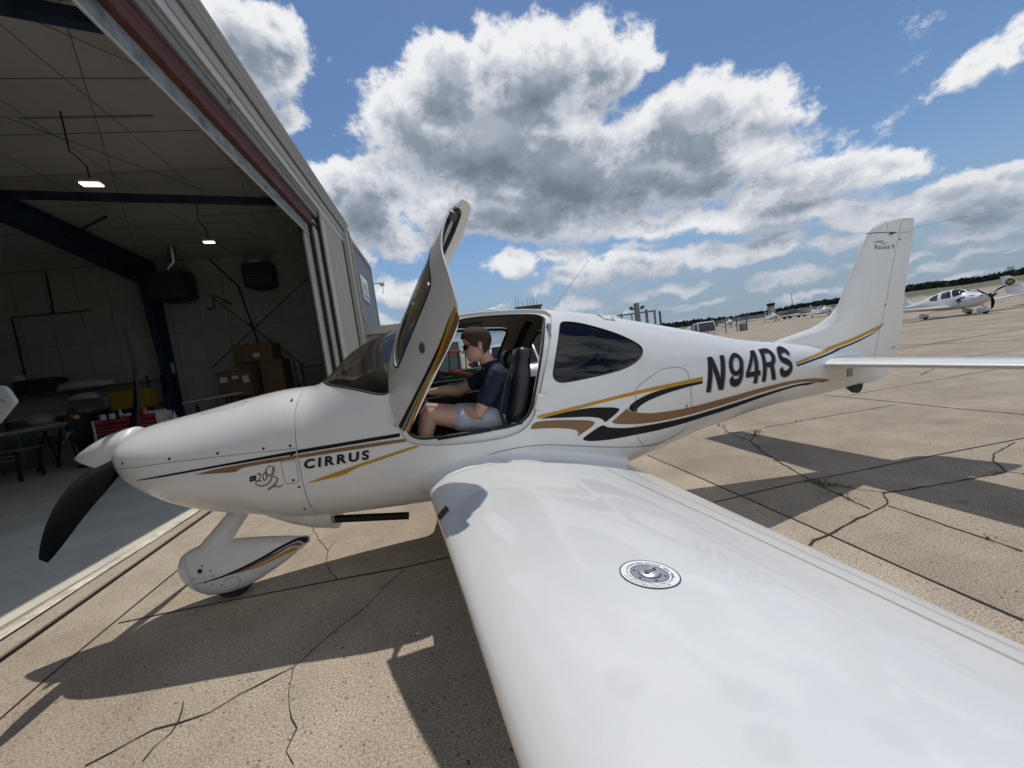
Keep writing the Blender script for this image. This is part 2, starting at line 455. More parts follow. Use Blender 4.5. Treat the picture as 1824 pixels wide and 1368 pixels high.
    dr = N(nt, 'ShaderNodeMapRange'); dr.inputs[1].default_value = -.75; dr.inputs[2].default_value = .55; L(df.outputs[0], dr.inputs[0])
    mixs = N(nt, 'ShaderNodeMath', operation='MULTIPLY_ADD'); L(dr.outputs[0], mixs.inputs[0]); mixs.inputs[1].default_value = .6
    sb = N(nt, 'ShaderNodeMath', operation='MULTIPLY_ADD'); L(th.outputs[0], sb.inputs[0]); sb.inputs[1].default_value = .62; sb.inputs[2].default_value = -.12
    L(sb.outputs[0], mixs.inputs[2])
    rp = N(nt, 'ShaderNodeValToRGB'); L(mixs.outputs[0], rp.inputs[0])
    K = CLOUD_K
    els = rp.color_ramp.elements
    els[0].position = .1; els[0].color = (1.0 * K, 1.01 * K, 1.03 * K, 1)
    els[1].position = .95; els[1].color = (.195 * K, .235 * K, .305 * K, 1)
    e = els.new(.38); e.color = (.66 * K, .70 * K, .77 * K, 1)
    e = els.new(.62); e.color = (.33 * K, .385 * K, .47 * K, 1)
    mx = N(nt, 'ShaderNodeMix', data_type='RGBA'); L(al.outputs[0], mx.inputs[0]); rear_gain = N(nt, 'ShaderNodeMapRange', interpolation_type='SMOOTHSTEP'); rear_gain.inputs[1].default_value = .05; rear_gain.inputs[2].default_value = .55; rear_gain.inputs[3].default_value = 1.0; rear_gain.inputs[4].default_value = 1.6
    sxx = N(nt, 'ShaderNodeSeparateXYZ'); L(tc.outputs['Generated'], sxx.inputs[0]); L(sxx.outputs[1], rear_gain.inputs[0])   # unseen clouds behind the camera, brightened to fill the fuselage's shaded side
    sv = N(nt, 'ShaderNodeVectorMath', operation='SCALE'); L(rp.outputs[0], sv.inputs[0]); L(rear_gain.outputs[0], sv.inputs['Scale']); L(sv.outputs[0], mx.inputs[7])
    hs = N(nt, 'ShaderNodeHueSaturation'); hs.inputs['Saturation'].default_value = SKY_SAT; hs.inputs['Value'].default_value = SKY_V; L(sky.outputs[0], hs.inputs['Color'])
    # pale blue air low over the horizon
    sx = N(nt, 'ShaderNodeSeparateXYZ'); L(tc.outputs['Generated'], sx.inputs[0])
    hz = N(nt, 'ShaderNodeMapRange', interpolation_type='SMOOTHSTEP'); hz.inputs[1].default_value = .30; hz.inputs[2].default_value = -.02; hz.inputs[4].default_value = .85; L(sx.outputs[2], hz.inputs[0])
    hm = N(nt, 'ShaderNodeMix', data_type='RGBA'); L(hz.outputs[0], hm.inputs[0]); L(hs.outputs[0], hm.inputs[6]); hm.inputs[7].default_value = (.27 * K, .385 * K, .52 * K, 1)
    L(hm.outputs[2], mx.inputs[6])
    lowc = N(nt, 'ShaderNodeMapRange', interpolation_type='SMOOTHSTEP'); lowc.inputs[1].default_value = .27; lowc.inputs[2].default_value = .03; lowc.inputs[4].default_value = .58; L(sx.outputs[2], lowc.inputs[0])
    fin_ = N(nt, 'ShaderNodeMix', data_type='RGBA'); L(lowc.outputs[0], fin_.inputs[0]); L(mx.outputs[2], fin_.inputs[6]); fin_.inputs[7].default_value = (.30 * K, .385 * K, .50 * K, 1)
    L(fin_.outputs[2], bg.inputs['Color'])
    w.cycles.sampling_method = 'MANUAL'; w.cycles.sample_map_resolution = 1024
build_world()

# ------------------------------------------------------------------ ground
def gh(x, y):
    r = math.hypot(x - EYE.x, y - EYE.y)
    if x > -10 and y > -40: return 0.0
    t = max(0, r - 46)
    k = min(1, max(0, (-x - 8) / 20)) if y > -40 else 1
    return (.021 * t if t < 60 else 1.26 + .013 * (t - 60)) * k
def concrete():
    m, nt, b = nodes_of('weathered_concrete'); L = nt.links.new
    tc = N(nt, 'ShaderNodeTexCoord')
    def nz(s, d, r=.55):
        n = N(nt, 'ShaderNodeTexNoise', i_Scale=s, i_Detail=d, i_Roughness=r); L(tc.outputs['Object'], n.inputs['Vector']); return n.outputs[0]
    def ramp(src, a, b_, pa, pb):
        r = N(nt, 'ShaderNodeValToRGB'); e = r.color_ramp.elements; e[0].color = c4(a); e[1].color = c4(b_); e[0].position = pa; e[1].position = pb; L(src, r.inputs[0]); return r.outputs[0]
    def mul(a, b_, f=1.0):
        k = N(nt, 'ShaderNodeMix', data_type='RGBA', blend_type='MULTIPLY'); k.inputs[0].default_value = f; L(a, k.inputs[6]); L(b_, k.inputs[7]); return k.outputs[2]
    base = ramp(nz(.35, 6, .6), (.375, .315, .245), (.49, .425, .345), .32, .68)
    # the pour beyond the long joint behind the wing is an older, darker slab
    sx_ = N(nt, 'ShaderNodeSeparateXYZ'); L(tc.outputs['Object'], sx_.inputs[0]); lt_ = N(nt, 'ShaderNodeMath', operation='LESS_THAN'); L(sx_.outputs[0], lt_.inputs[0]); lt_.inputs[1].default_value = -5.275
    base = mul(base, ramp(lt_.outputs[0], (1, 1, 1), (.80, .805, .80), 0, 1))
    c = mul(base, ramp(nz(2.2, 5, .6), (.86, .85, .84), (1.08, 1.08, 1.08), .35, .65))
    agg = nz(95, 4, .7)
    c = mul(c, ramp(agg, (.50, .48, .46), (1.38, 1.36, 1.32), .36, .66))
    v = N(nt, 'ShaderNodeTexVoronoi', i_Scale=34); v.feature = 'F1'; L(tc.outputs['Object'], v.inputs['Vector'])
    pit = ramp(v.outputs['Distance'], (.30, .28, .26), (1, 1, 1), .12, .30)
    sel = ramp(nz(22, 2), (0, 0, 0), (1, 1, 1), .46, .60)
    k = N(nt, 'ShaderNodeMix', data_type='RGBA', blend_type='MULTIPLY'); L(sel, k.inputs[0]); L(c, k.inputs[6]); L(pit, k.inputs[7]); c = k.outputs[2]
    v2 = N(nt, 'ShaderNodeTexVoronoi', i_Scale=5.5); L(tc.outputs['Object'], v2.inputs['Vector'])
    big = ramp(v2.outputs['Distance'], (.45, .43, .42), (1, 1, 1), .05, .09); c = mul(c, big, .55)
    c = mul(c, ramp(nz(.9, 3, .5), (.74, .73, .72), (1, 1, 1), .26, .36), .7)
    c = mul(c, ramp(nz(5.0, 2, .4), (.62, .60, .58), (1, 1, 1), .22, .27), .6)
    L(c, b.inputs['Base Color']); b.inputs['Roughness'].default_value = .9; b.inputs['Specular IOR Level'].default_value = .25
    bp = N(nt, 'ShaderNodeBump', i_Strength=.25, i_Distance=.003); L(agg, bp.inputs['Height']); L(bp.outputs[0], b.inputs['Normal'])
    return m
M_CONC = concrete()
def grid_ground():
    mb = MB()
    xs = sorted(set([-3000, -1800, -1100, -700, -480, -340, -260, -200] + list(range(-160, -30, 8)) + list(range(-30, 30, 4)) + [40, 70, 110, 200, 400, 900, 2000]))
    ys = sorted(set([-3500, -2200, -1400, -900, -620, -450, -340, -270, -210] + list(range(-170, -32, 8)) + list(range(-32, 24, 4)) + [40, 80, 200, 600]))
    idx = {}
    vs = []; fs = []
    for i, x in enumerate(xs):
        for j, y in enumerate(ys): idx[i, j] = len(vs); vs.append((x, y, gh(x, y)))
    for i in range(len(xs) - 1):
        for j in range(len(ys) - 1): fs.append((idx[i, j], idx[i + 1, j], idx[i + 1, j + 1], idx[i, j + 1]))
    mb.add(vs, fs); return mb
tag(grid_ground().build('apron_ground', M_CONC, smooth=60), kind='structure')

M_SEAM = mat('dark_joint_filler', (.022, .018, .016), .9, var=.3, vscale=30)
M_CRACK = mat('crack_dirt', (.035, .027, .02), .95, var=.4, vscale=20)
M_RUST = mat('rusted_track_steel', (.035, .022, .02), .55, metal=.6, var=.4, vscale=6, stretch=(8, .5, 1))
M_WHITEPAINT = mat('worn_white_paint', (.62, .58, .48), .8, var=.35, vscale=7)
M_HFLOOR = mat('grey_epoxy_floor', (.62, .575, .475), .5, var=.15, vscale=1.1, bump=.05, bscale=6)
M_WEED = mat('weed_green', (.07, .10, .02), .8, var=.3)
def strip(mb, pts, w, z, jit, mi=0):
    P = []
    for a, b in zip(pts[:-1], pts[1:]):
        n = max(1, int((V(b) - V(a)).length / (.07 if jit else .35)))
        for i in range(n):
            p = V(a).lerp(V(b), i / n); P.append(p)
    P.append(V(pts[-1]))
    L_, R_ = [], []
    off = 0
    for i, p in enumerate(P):
        t = (P[min(i + 1, len(P) - 1)] - P[max(i - 1, 0)]); t.normalize(); nn = V((-t.y, t.x))
        off = off * .7 + random.uniform(-jit, jit)
        q = p + nn * off; ww = w * random.uniform(.5, 1.3) / 2 if jit else w * random.uniform(.8, 1.15) / 2
        L_.append((q.x + nn.x * ww, q.y + nn.y * ww, z + gh(q.x, q.y))); R_.append((q.x - nn.x * ww, q.y - nn.y * ww, z + gh(q.x, q.y)))
    n = len(P)
    mb.add(L_ + R_, [(i, i + 1, n + i + 1, n + i) for i in range(n - 1)], mi)
    return P
mj, mc, weeds = MB(), MB(), MB()
def tuft(x, y, s):
    for _ in range(int(7 * s) + 3):
        a = random.uniform(0, 2 * PI); l = random.uniform(.010, .030) * s; px, py = x + random.gauss(0, .02 * s), y + random.gauss(0, .02 * s)
        dx, dy = math.cos(a) * .006, math.sin(a) * .006; tx, ty = px + random.gauss(0, .02), py + random.gauss(0, .02)
        weeds.add([(px - dx, py - dy, .004), (px + dx, py + dy, .004), (tx, ty, l)], [(0, 1, 2)])
for k, (kind, w, pts) in enumerate(SEAMS):
    P = strip(mj if kind == 'joint' else mc, pts, w, .004 + .0005 * (k % 3), 0 if kind == 'joint' else .010)
    if pts[0][0] < -4.5:
        dens = {0: .02, 3: .22, 4: .10, 5: .35, 6: .75, 7: .04, 2: .08, 9: .15}.get(k, .015)
        for p in P:
            if random.random() < dens: tuft(p.x, p.y, random.uniform(.6, 1.6) * (1.4 if k in (3, 5, 6) else .8))
tag(mj.build('pavement_joint', M_SEAM, smooth=0, fix=False), kind='structure')
tag(mc.build('pavement_crack', M_CRACK, smooth=0, fix=False), kind='structure')
tag(weeds.build('weeds', M_WEED, smooth=0, fix=False), 'small green weeds growing in the concrete cracks', kind='stuff')
# far apron joints: long straight pours
mb = MB()
for y in (-7, -12.5, -18, -24, -31, -39): strip(mb, [(-15, y), (-120, y)], .05, .01, 0)
for x in (-19.5, -25, -31, -38, -47): strip(mb, [(x, -3), (x, -60)], .05, .012, 0)
tag(mb.build('far_apron_joint', M_SEAM, smooth=0, fix=False), kind='structure')
# ================================================================== the parked light aircraft
# aircraft frame: x forward (spinner tip at x = 0), y to port, z up from the apron
def paint(name, col, dirt=.0):
    m, nt, b = nodes_of(name); L = nt.links.new
    tc = N(nt, 'ShaderNodeTexCoord')
    nz = N(nt, 'ShaderNodeTexNoise', i_Scale=3.0, i_Detail=6, i_Roughness=.6); L(tc.outputs['Object'], nz.inputs['Vector'])
    rp = N(nt, 'ShaderNodeValToRGB'); L(nz.outputs[0], rp.inputs[0])
    e = rp.color_ramp.elements; e[0].position = .3; e[1].position = .7
    e[0].color = c4([k * (1 - .035 - dirt) for k in col]); e[1].color = c4(col)
    L(rp.outputs[0], b.inputs['Base Color'])
    b.inputs['Roughness'].default_value = .34; b.inputs['Coat Weight'].default_value = .75; b.inputs['Coat Roughness'].default_value = .035; b.inputs['Specular IOR Level'].default_value = .4
    r2 = N(nt, 'ShaderNodeMapRange'); r2.inputs[3].default_value = .02; r2.inputs[4].default_value = .07
    n3 = N(nt, 'ShaderNodeTexNoise', i_Scale=9, i_Detail=4); L(tc.outputs['Object'], n3.inputs['Vector']); L(n3.outputs[0], r2.inputs[0]); L(r2.outputs[0], b.inputs['Coat Roughness'])
    n2 = N(nt, 'ShaderNodeTexNoise', i_Scale=2.2, i_Detail=2); L(tc.outputs['Object'], n2.inputs['Vector'])
    bp = N(nt, 'ShaderNodeBump', i_Strength=.055, i_Distance=.03); L(n2.outputs[0], bp.inputs['Height']); L(bp.outputs[0], b.inputs['Normal']); L(bp.outputs[0], b.inputs['Coat Normal'])
    return m
M_PAINT = paint('aircraft_white_paint', (.78, .78, .755), .02)
M_GOLD = mat('gold_stripe_vinyl', (.52, .27, .008), .45, coat=.12, var=.06, spec=.3)
M_BROWN = mat('bronze_stripe_vinyl', (.235, .132, .060), .45, coat=.12, var=.06, spec=.3)
M_BLACK = mat('black_stripe_vinyl', (.011, .011, .012), .5, coat=.06, var=.1, spec=.2)
M_GREYVINYL = mat('grey_shadow_vinyl', (.25, .245, .23), .4)
M_RUBBER = mat('black_rubber_seal', (.013, .013, .014), .6)
M_TYRE = mat('tyre_rubber', (.02, .02, .02), .85, bump=.2)
M_LINER = mat('beige_headliner', (.44, .39, .31), .85, var=.08, bump=.15, bscale=120)
M_TRIM = mat('dark_cabin_trim', (.022, .022, .024), .75, bump=.15, bscale=90)
M_LEATHER = mat('black_leather', (.013, .014, .016), .34, bump=.10, bscale=38)
M_GLARE = mat('black_glareshield', (.016, .016, .017), .75, bump=.05, bscale=60)
M_WGLASS = glass('smoked_windshield', (.80, .78, .745), .45)
M_DGLASS = glass('dark_rear_glass', (.20, .21, .22), .8)
M_CGLASS = glass('clear_side_glass', (.90, .91, .90), .5)
M_DOORGLASS = glass('bronze_door_glass', (.93, .91, .88), .5)
M_PROP = mat('black_propeller_paint', (.004, .0045, .0055), .65, var=.25, vscale=5, spec=.06)
M_STEEL = mat('bare_steel', (.45, .45, .46), .3, metal=1)
M_SCREW = mat('dark_screw', (.03, .03, .032), .4, metal=.6)
M_EXH = mat('sooty_exhaust_steel', (.02, .018, .017), .6, metal=.5)
M_LINE = mat('panel_gap', (.09, .09, .09), .7)
M_LINE2 = mat('soft_panel_line', (.30, .30, .29), .5)

plane = thing('airplane', 'white low wing airplane with gold, bronze and black stripes, N94RS, its cabin door swung open', 'airplane', (-3.2, 0, 0))
PO = V((-3.2, 0, 0))
def pbuild(mb_or_me, name, mats, parent=None, smooth=40, fix=True):
    me = mb_or_me.mesh(name, fix) if isinstance(mb_or_me, MB) else mb_or_me
    me.transform(Matrix.Translation(-PO))
    return link_mesh(name, me, mats, parent or plane, smooth)

def ring_full(x, n=64, off=0.0):
    s = sect(x, n); zm = ZM(x)
    pts = [(x, y, z) for y, z in s] + [(x, -y, z) for y, z in reversed(s[1:-1])]
    if off:
        q = []
        for (X, y, z) in pts:
            dy, dz = y / max(HW(x), .01) ** 2, (z - zm) / max((ZT(x) - zm) if z > zm else (zm - ZB(x)), .01) ** 2
            l = math.hypot(dy, dz) or 1
            q.append((X, y + off * dy / l, z + off * dz / l))
        pts = q
    return [V(p) for p in pts]
def loft_fus(x0, x1, step=.045, n=64, off=0.0, groove=(False, False), mif=None):
    k = max(2, int(abs(x1 - x0) / step)); xs = [x0 + (x1 - x0) * i / k for i in range(k + 1)]
    rings = [ring_full(x, n, off) for x in xs]
    if groove[0]: rings = [ring_full(x0, n, off - .006)] + [ring_full(x0 - .003, n, off)] + rings[1:]
    if groove[1]: rings = rings[:-1] + [ring_full(x1 + .003, n, off)] + [ring_full(x1, n, off - .006)]
    return rings

def nrm(x, z, sg=1):
    e = .004
    hx = (half(x + e, z) - half(x - e, z)) / (2 * e); hz = (half(x, z + e) - half(x, z - e)) / (2 * e)
    hz = max(-6, min(6, hz)); hx = max(-6, min(6, hx))
    v = V((-hx, 1, -hz)).normalized()
    return V((v.x, v.y * sg, v.z))
def smooth_poly(pts, n=5, corner=50, closed=True):
    P = [V(p) for p in pts]; k = len(P); out = []
    def sharp(i):
        if not closed and i in (0, k - 1): return True
        a, b = P[i] - P[i - 1], P[(i + 1) % k] - P[i]
        return a.length < 1e-6 or b.length < 1e-6 or math.degrees(a.angle(b)) > corner
    for i in range(k if closed else k - 1):
        p1, p2 = P[i], P[(i + 1) % k]; l = (p2 - p1)
        t1 = l * .5 if sharp(i) else (p2 - P[i - 1]) * .5
        t2 = l * .5 if sharp((i + 1) % k) else (P[(i + 2) % k] - p1) * .5
        if sharp(i): t1 = l
        if sharp((i + 1) % k): t2 = l
        ll = l.length
        for t in (t1, t2):
            if t.length > ll * 1.3: t.length = ll * 1.3
        for s in range(n):
            u = s / n
            out.append((2 * u**3 - 3 * u * u + 1) * p1 + (u**3 - 2 * u * u + u) * t1 + (-2 * u**3 + 3 * u * u) * p2 + (u**3 - u * u) * t2)
    if not closed: out.append(P[-1])
    return [(p.x, p.y) for p in out]
def flat_bm(polys, gx=.04, gz=.03, tris=None):
    """2D polygons (or ready triangles) -> finely cut flat bmesh in (x, z, 0)"""
    bm = bmesh.new()
    if tris is not None:
        vs = [bm.verts.new((p[0], p[1], 0)) for p in tris[0]]
        for f in tris[1]:
            try: bm.faces.new([vs[i] for i in f])
            except ValueError: pass
    else:
        for poly in polys:
            vs = [bm.verts.new((p[0], p[1], 0)) for p in poly]
            for t in tessellate_polygon([[V((p[0], p[1], 0)) for p in poly]]):
                try: bm.faces.new([vs[i] for i in t])
                except ValueError: pass
    if bm.verts:
        for ax, g in ((0, gx), (1, gz)):
            lo = min(v.co[ax] for v in bm.verts); hi = max(v.co[ax] for v in bm.verts)
            a = math.ceil(lo / g) * g
            while a < hi:
                nn = V((1, 0, 0)) if ax == 0 else V((0, 1, 0))
                bmesh.ops.bisect_plane(bm, geom=bm.verts[:] + bm.edges[:] + bm.faces[:], dist=1e-6, plane_co=nn * a, plane_no=nn)
                a += g
    return bm
def to_me(bm, fn, flip_to=None):
    for v in bm.verts: v.co = fn(v.co.x, v.co.y)
    bm.normal_update()
    if flip_to is not None:
        for f in bm.faces:
            if f.normal.dot(flip_to) < 0: f.normal_flip()
    me = bpy.data.meshes.new('decal'); bm.to_mesh(me); bm.free(); return me
def side(polys, off=.003, sg=1, tris=None, gx=.04, gz=.03):
    def fn(x, z):
        z = min(max(z, ZB(x) + .001), ZT(x) - .001)
        return V((x, half(x, z) * sg, z)) + nrm(x, z, sg) * off
    return to_me(flat_bm(polys, gx, gz, tris), fn, V((0, sg, 0)))
def ribbon(pts, w, closed=False):
    P = [V(p) for p in pts]; k = len(P); quads = []
    for i in range(k if closed else k - 1):
        a, b = P[i], P[(i + 1) % k]; d = b - a
        if d.length < 1e-6: continue
        d.normalize(); nn = V((-d.y, d.x)) * w / 2; e = d * w * .3
        quads.append([tuple(a - e + nn), tuple(b + e + nn), tuple(b + e - nn), tuple(a - e - nn)])
    return quads
def text_tris(s, size, bold=0, shear=0, space=1, res=4):
    cu = bpy.data.curves.new('t', 'FONT'); cu.body = s; cu.size = size; cu.offset = bold; cu.shear = shear; cu.space_character = space; cu.resolution_u = res
    o = bpy.data.objects.new('t', cu); COL.objects.link(o); bpy.context.view_layer.update()
    me = bpy.data.meshes.new_from_object(o.evaluated_get(bpy.context.evaluated_depsgraph_get()))
    vs = [(v.co.x, v.co.y) for v in me.vertices]; me.calc_loop_triangles(); fs = [tuple(t.vertices) for t in me.loop_triangles]
    bpy.data.objects.remove(o); bpy.data.meshes.remove(me); bpy.data.curves.remove(cu)
    x0 = min(v[0] for v in vs); x1 = max(v[0] for v in vs); y0 = min(v[1] for v in vs); y1 = max(v[1] for v in vs)
    return vs, fs, (x0, x1, y0, y1)
def fit_text(s, quad, bold=0, shear=0, space=1):
    """quad: bottom-left, bottom-right, top-left in (x, z): letters stretched to fill that parallelogram"""
    vs, fs, (x0, x1, y0, y1) = text_tris(s, 1, bold, shear, space)
    bl, br, tl = [V(p) for p in quad]
    out = []
    for x, y in vs:
        a, b = (x - x0) / (x1 - x0), (y - y0) / (y1 - y0)
        p = bl + (br - bl) * a + (tl - bl) * b; out.append((p.x, p.y))
    return out, fs

# ---- outlines read in the side view (x, z)
LIP = smooth_poly([(-3.663, 1.885), (-3.602, 1.755), (-3.47, 1.46), (-3.366, 1.21), (-3.32, 1.12), (-3.24, 1.05), (-3.12, 1.018), (-2.95, 1.014), (-2.717, 1.03), (-2.53, 1.06), (-2.43, 1.10), (-2.385, 1.19), (-2.385, 1.30), (-2.43, 1.45), (-2.56, 1.66), (-2.72, 1.86), (-2.84, 1.955), (-2.98, 1.982), (-3.25, 1.975), (-3.5, 1.955), (-3.63, 1.93)], 4)
OPEN = smooth_poly([(-3.60, 1.87), (-3.558, 1.79), (-3.444, 1.505), (-3.352, 1.27), (-3.314, 1.175), (-3.25, 1.115), (-3.162, 1.09), (-3.039, 1.087), (-2.785, 1.094), (-2.55, 1.10), (-2.468, 1.126), (-2.43, 1.18), (-2.425, 1.29), (-2.47, 1.44), (-2.60, 1.65), (-2.76, 1.85), (-2.87, 1.93), (-2.99, 1.955), (-3.25, 1.95), (-3.5, 1.925), (-3.57, 1.905)], 4)
REARW = smooth_poly([(-3.70, 1.789), (-3.744, 1.806), (-3.865, 1.781), (-4.009, 1.725), (-4.152, 1.657), (-4.262, 1.588), (-4.322, 1.534), (-4.331, 1.494), (-4.296, 1.445), (-4.217, 1.402), (-4.10, 1.371), (-3.954, 1.356), (-3.796, 1.347), (-3.644, 1.342), (-3.571, 1.347), (-3.532, 1.373), (-3.526, 1.416), (-3.582, 1.555), (-3.66, 1.72)], 4)
WSHIELD = smooth_poly([(-1.70, 1.66), (-1.775, 1.602), (-1.864, 1.591), (-1.917, 1.568), (-2.062, 1.525), (-2.161, 1.491), (-2.26, 1.456), (-2.32, 1.45), (-2.36, 1.48), (-2.44, 1.59), (-2.60, 1.79), (-2.70, 1.90), (-2.78, 2.08), (-2.2, 2.15)], 4, 60)
STBDW = smooth_poly([(-2.80, 1.89), (-2.927, 1.912), (-3.33, 1.88), (-3.39, 1.865), (-3.396, 1.834), (-3.30, 1.62), (-3.23, 1.45), (-3.18, 1.415), (-2.95, 1.42), (-2.55, 1.435), (-2.50, 1.47), (-2.60, 1.64)], 4)

# ---- fuselage shell with its real openings
XS0, XS1 = -1.698, -7.26
outer = MB(); outer.loft(loft_fus(XS0, XS1, .045, 64, 0, (True, False)))
inner = MB()
ik = 40; ixs = [-1.80 + (-4.75 + 1.80) * i / ik for i in range(ik + 1)]
inner.loft([ring_full(x, 48, -.034) for x in ixs], mif=lambda i, j: 0)
om, im = outer.mesh('o'), inner.mesh('i')
shell = boolean(om, [im])
def prism_me(poly, y0, y1): return MB().prism(poly, y0, y1).mesh('cut', merge=0)
cut = [prism_me(LIP, .06, 1.2), prism_me(REARW, .12, 1.2), prism_me(WSHIELD, -1.2, 1.2), prism_me(STBDW, -1.2, -.12), prism_me(REARW, -1.2, -.12)]
shell = boolean(shell, cut)
# material by where a face looks: outside white, inside headliner above, dark trim below
bm = bmesh.new(); bm.from_mesh(shell)
for f in bm.faces:
    c = f.calc_center_median(); r = 1.0
    inside = False
    if -4.76 < c.x < -1.79:
        zz = min(max(c.z, ZB(c.x) + .001), ZT(c.x) - .001); h = half(c.x, zz)
        sd = (f.normal.y * c.y + f.normal.z * (c.z - ZM(c.x)))
        deep = (h - abs(c.y)) > .004 if abs(c.z - ZM(c.x)) < .5 else True
        if sd < 0 or abs(f.normal.x) > .95: inside = True
    f.material_index = 0 if not inside else (1 if c.z > 1.40 else 2)
bm.to_mesh(shell); bm.free()
fus = pbuild(shell, 'fuselage', [M_PAINT, M_LINER, M_TRIM], smooth=35)

# ---- cowling
cow = MB(); cow.loft(loft_fus(-.415, -1.692, .03, 64, 0, (False, True)))
cowl = pbuild(cow, 'cowling', M_PAINT, smooth=50)

# ---- paint scheme (stays inside the body meshes)
ST = {
 'gold1': (M_GOLD, [(-3.352, 1.112), (-3.352, 1.132), (-4.167, 1.185), (-4.851, 1.199), (-4.844, 1.169), (-4.163, 1.159), (-3.607, 1.127)]),
 'blackA': (M_BLACK, [(-3.367, 1.108), (-3.578, 1.123), (-3.757, 1.123), (-3.94, 1.098), (-4.002, 1.081), (-4.014, 1.066), (-3.964, 1.033), (-3.88, 0.992), (-3.862, 1.015), (-3.83, 1.035), (-3.734, 1.06), (-3.529, 1.088)]),
 'brownB': (M_BROWN, [(-3.288, 1.044), (-3.328, 1.086), (-3.441, 1.082), (-3.642, 1.051), (-3.759, 1.026), (-3.798, 1.004), (-3.756, 0.973), (-3.642, 0.926), (-3.655, 0.953), (-3.632, 0.977), (-3.561, 1.001), (-3.434, 1.026)]),
 'blackC': (M_BLACK, [(-4.844, 1.166), (-4.84, 1.144), (-4.627, 1.136), (-4.42, 1.117), (-4.274, 1.09), (-4.201, 1.064), (-4.172, 1.046), (-4.169, 1.025), (-4.129, 1.034), (-4.095, 1.054), (-4.115, 1.086), (-4.191, 1.12), (-4.335, 1.15), (-4.519, 1.163)]),
 'brownD': (M_BROWN, [(-3.934, 0.984), (-4.079, 1.065), (-4.104, 1.04), (-4.245, 0.998), (-4.404, 0.978), (-4.691, 0.966), (-5.106, 0.978), (-5.556, 0.996), (-5.918, 0.998), (-6.146, 0.985), (-6.361, 0.954), (-6.528, 0.916), (-6.431, 0.906), (-6.293, 0.926), (-6.153, 0.955), (-5.923, 0.967), (-5.564, 0.955), (-5.115, 0.923), (-4.697, 0.903), (-4.403, 0.907), (-4.24, 0.917), (-4.102, 0.936), (-3.972, 0.963)]),
 'blackE': (M_BLACK, [(-3.684, 0.895), (-3.701, 0.911), (-3.846, 0.971), (-3.906, 0.947), (-4.034, 0.918), (-4.169, 0.903), (-4.403, 0.891), (-4.699, 0.885), (-5.122, 0.903), (-5.571, 0.933), (-5.928, 0.949), (-6.156, 0.943), (-6.306, 0.922), (-6.193, 0.915), (-6.099, 0.925), (-5.936, 0.927), (-5.583, 0.902), (-5.139, 0.86), (-4.709, 0.837), (-4.407, 0.832), (-4.134, 0.84), (-3.9, 0.849), (-3.759, 0.866), (-3.699, 0.882)]),
 'goldH': (M_GOLD, [(-1.712, 0.927), (-1.85, 0.959), (-1.95, 0.977), (-2.067, 1.0), (-2.253, 1.032), (-2.457, 1.064), (-2.50, 1.056), (-2.249, 1.012), (-2.081, 0.983), (-2.012, 0.962), (-1.981, 0.949), (-1.845, 0.935)]),
 'blackF2': (M_BLACK, [(-1.70, 1.162), (-2.029, 1.167), (-2.378, 1.169), (-2.372, 1.144), (-2.025, 1.143), (-1.70, 1.139)]),
 'brownG2': (M_BROWN, [(-1.70, 1.129), (-2.024, 1.132), (-2.395, 1.125), (-2.415, 1.104), (-2.02, 1.107), (-1.70, 1.107)]),
}
dec = []
for k, (m, p) in ST.items(): dec.append((side([smooth_poly(p, 5, 55)]), m))
CW = [(M_BLACK, [(-0.632, 1.112), (-0.80, 1.125), (-0.978, 1.134), (-1.333, 1.148), (-1.691, 1.16), (-1.691, 1.138), (-1.233, 1.13), (-1.096, 1.125), (-0.853, 1.116), (-0.666, 1.109)]),
      (M_BROWN, [(-1.038, 1.102), (-1.15, 1.115), (-1.259, 1.121), (-1.466, 1.127), (-1.691, 1.129), (-1.691, 1.107), (-1.54, 1.105), (-1.42, 1.104), (-1.336, 1.099), (-1.298, 1.082), (-1.2, 1.088)])]
cdec = [(side([smooth_poly(p, 5, 55)]), m) for m, p in CW]
# registration, maker's and model lettering
def letters(s, quad, m, out, bold=0, shear=0, space=1, off=.0035, dx=(0, 0)):
    vs, fs = fit_text(s, quad, bold, shear, space)
    vs = [(x + dx[0], z + dx[1]) for x, z in vs]
    out.append((side(None, off, 1, (vs, fs), .03, .03), m))
REG = [(-4.868, 1.066), (-5.985, 1.045), (-4.955, 1.352)]
REG = [(-4.866, 1.064), (-5.93, 1.044), (-4.955, 1.35)]
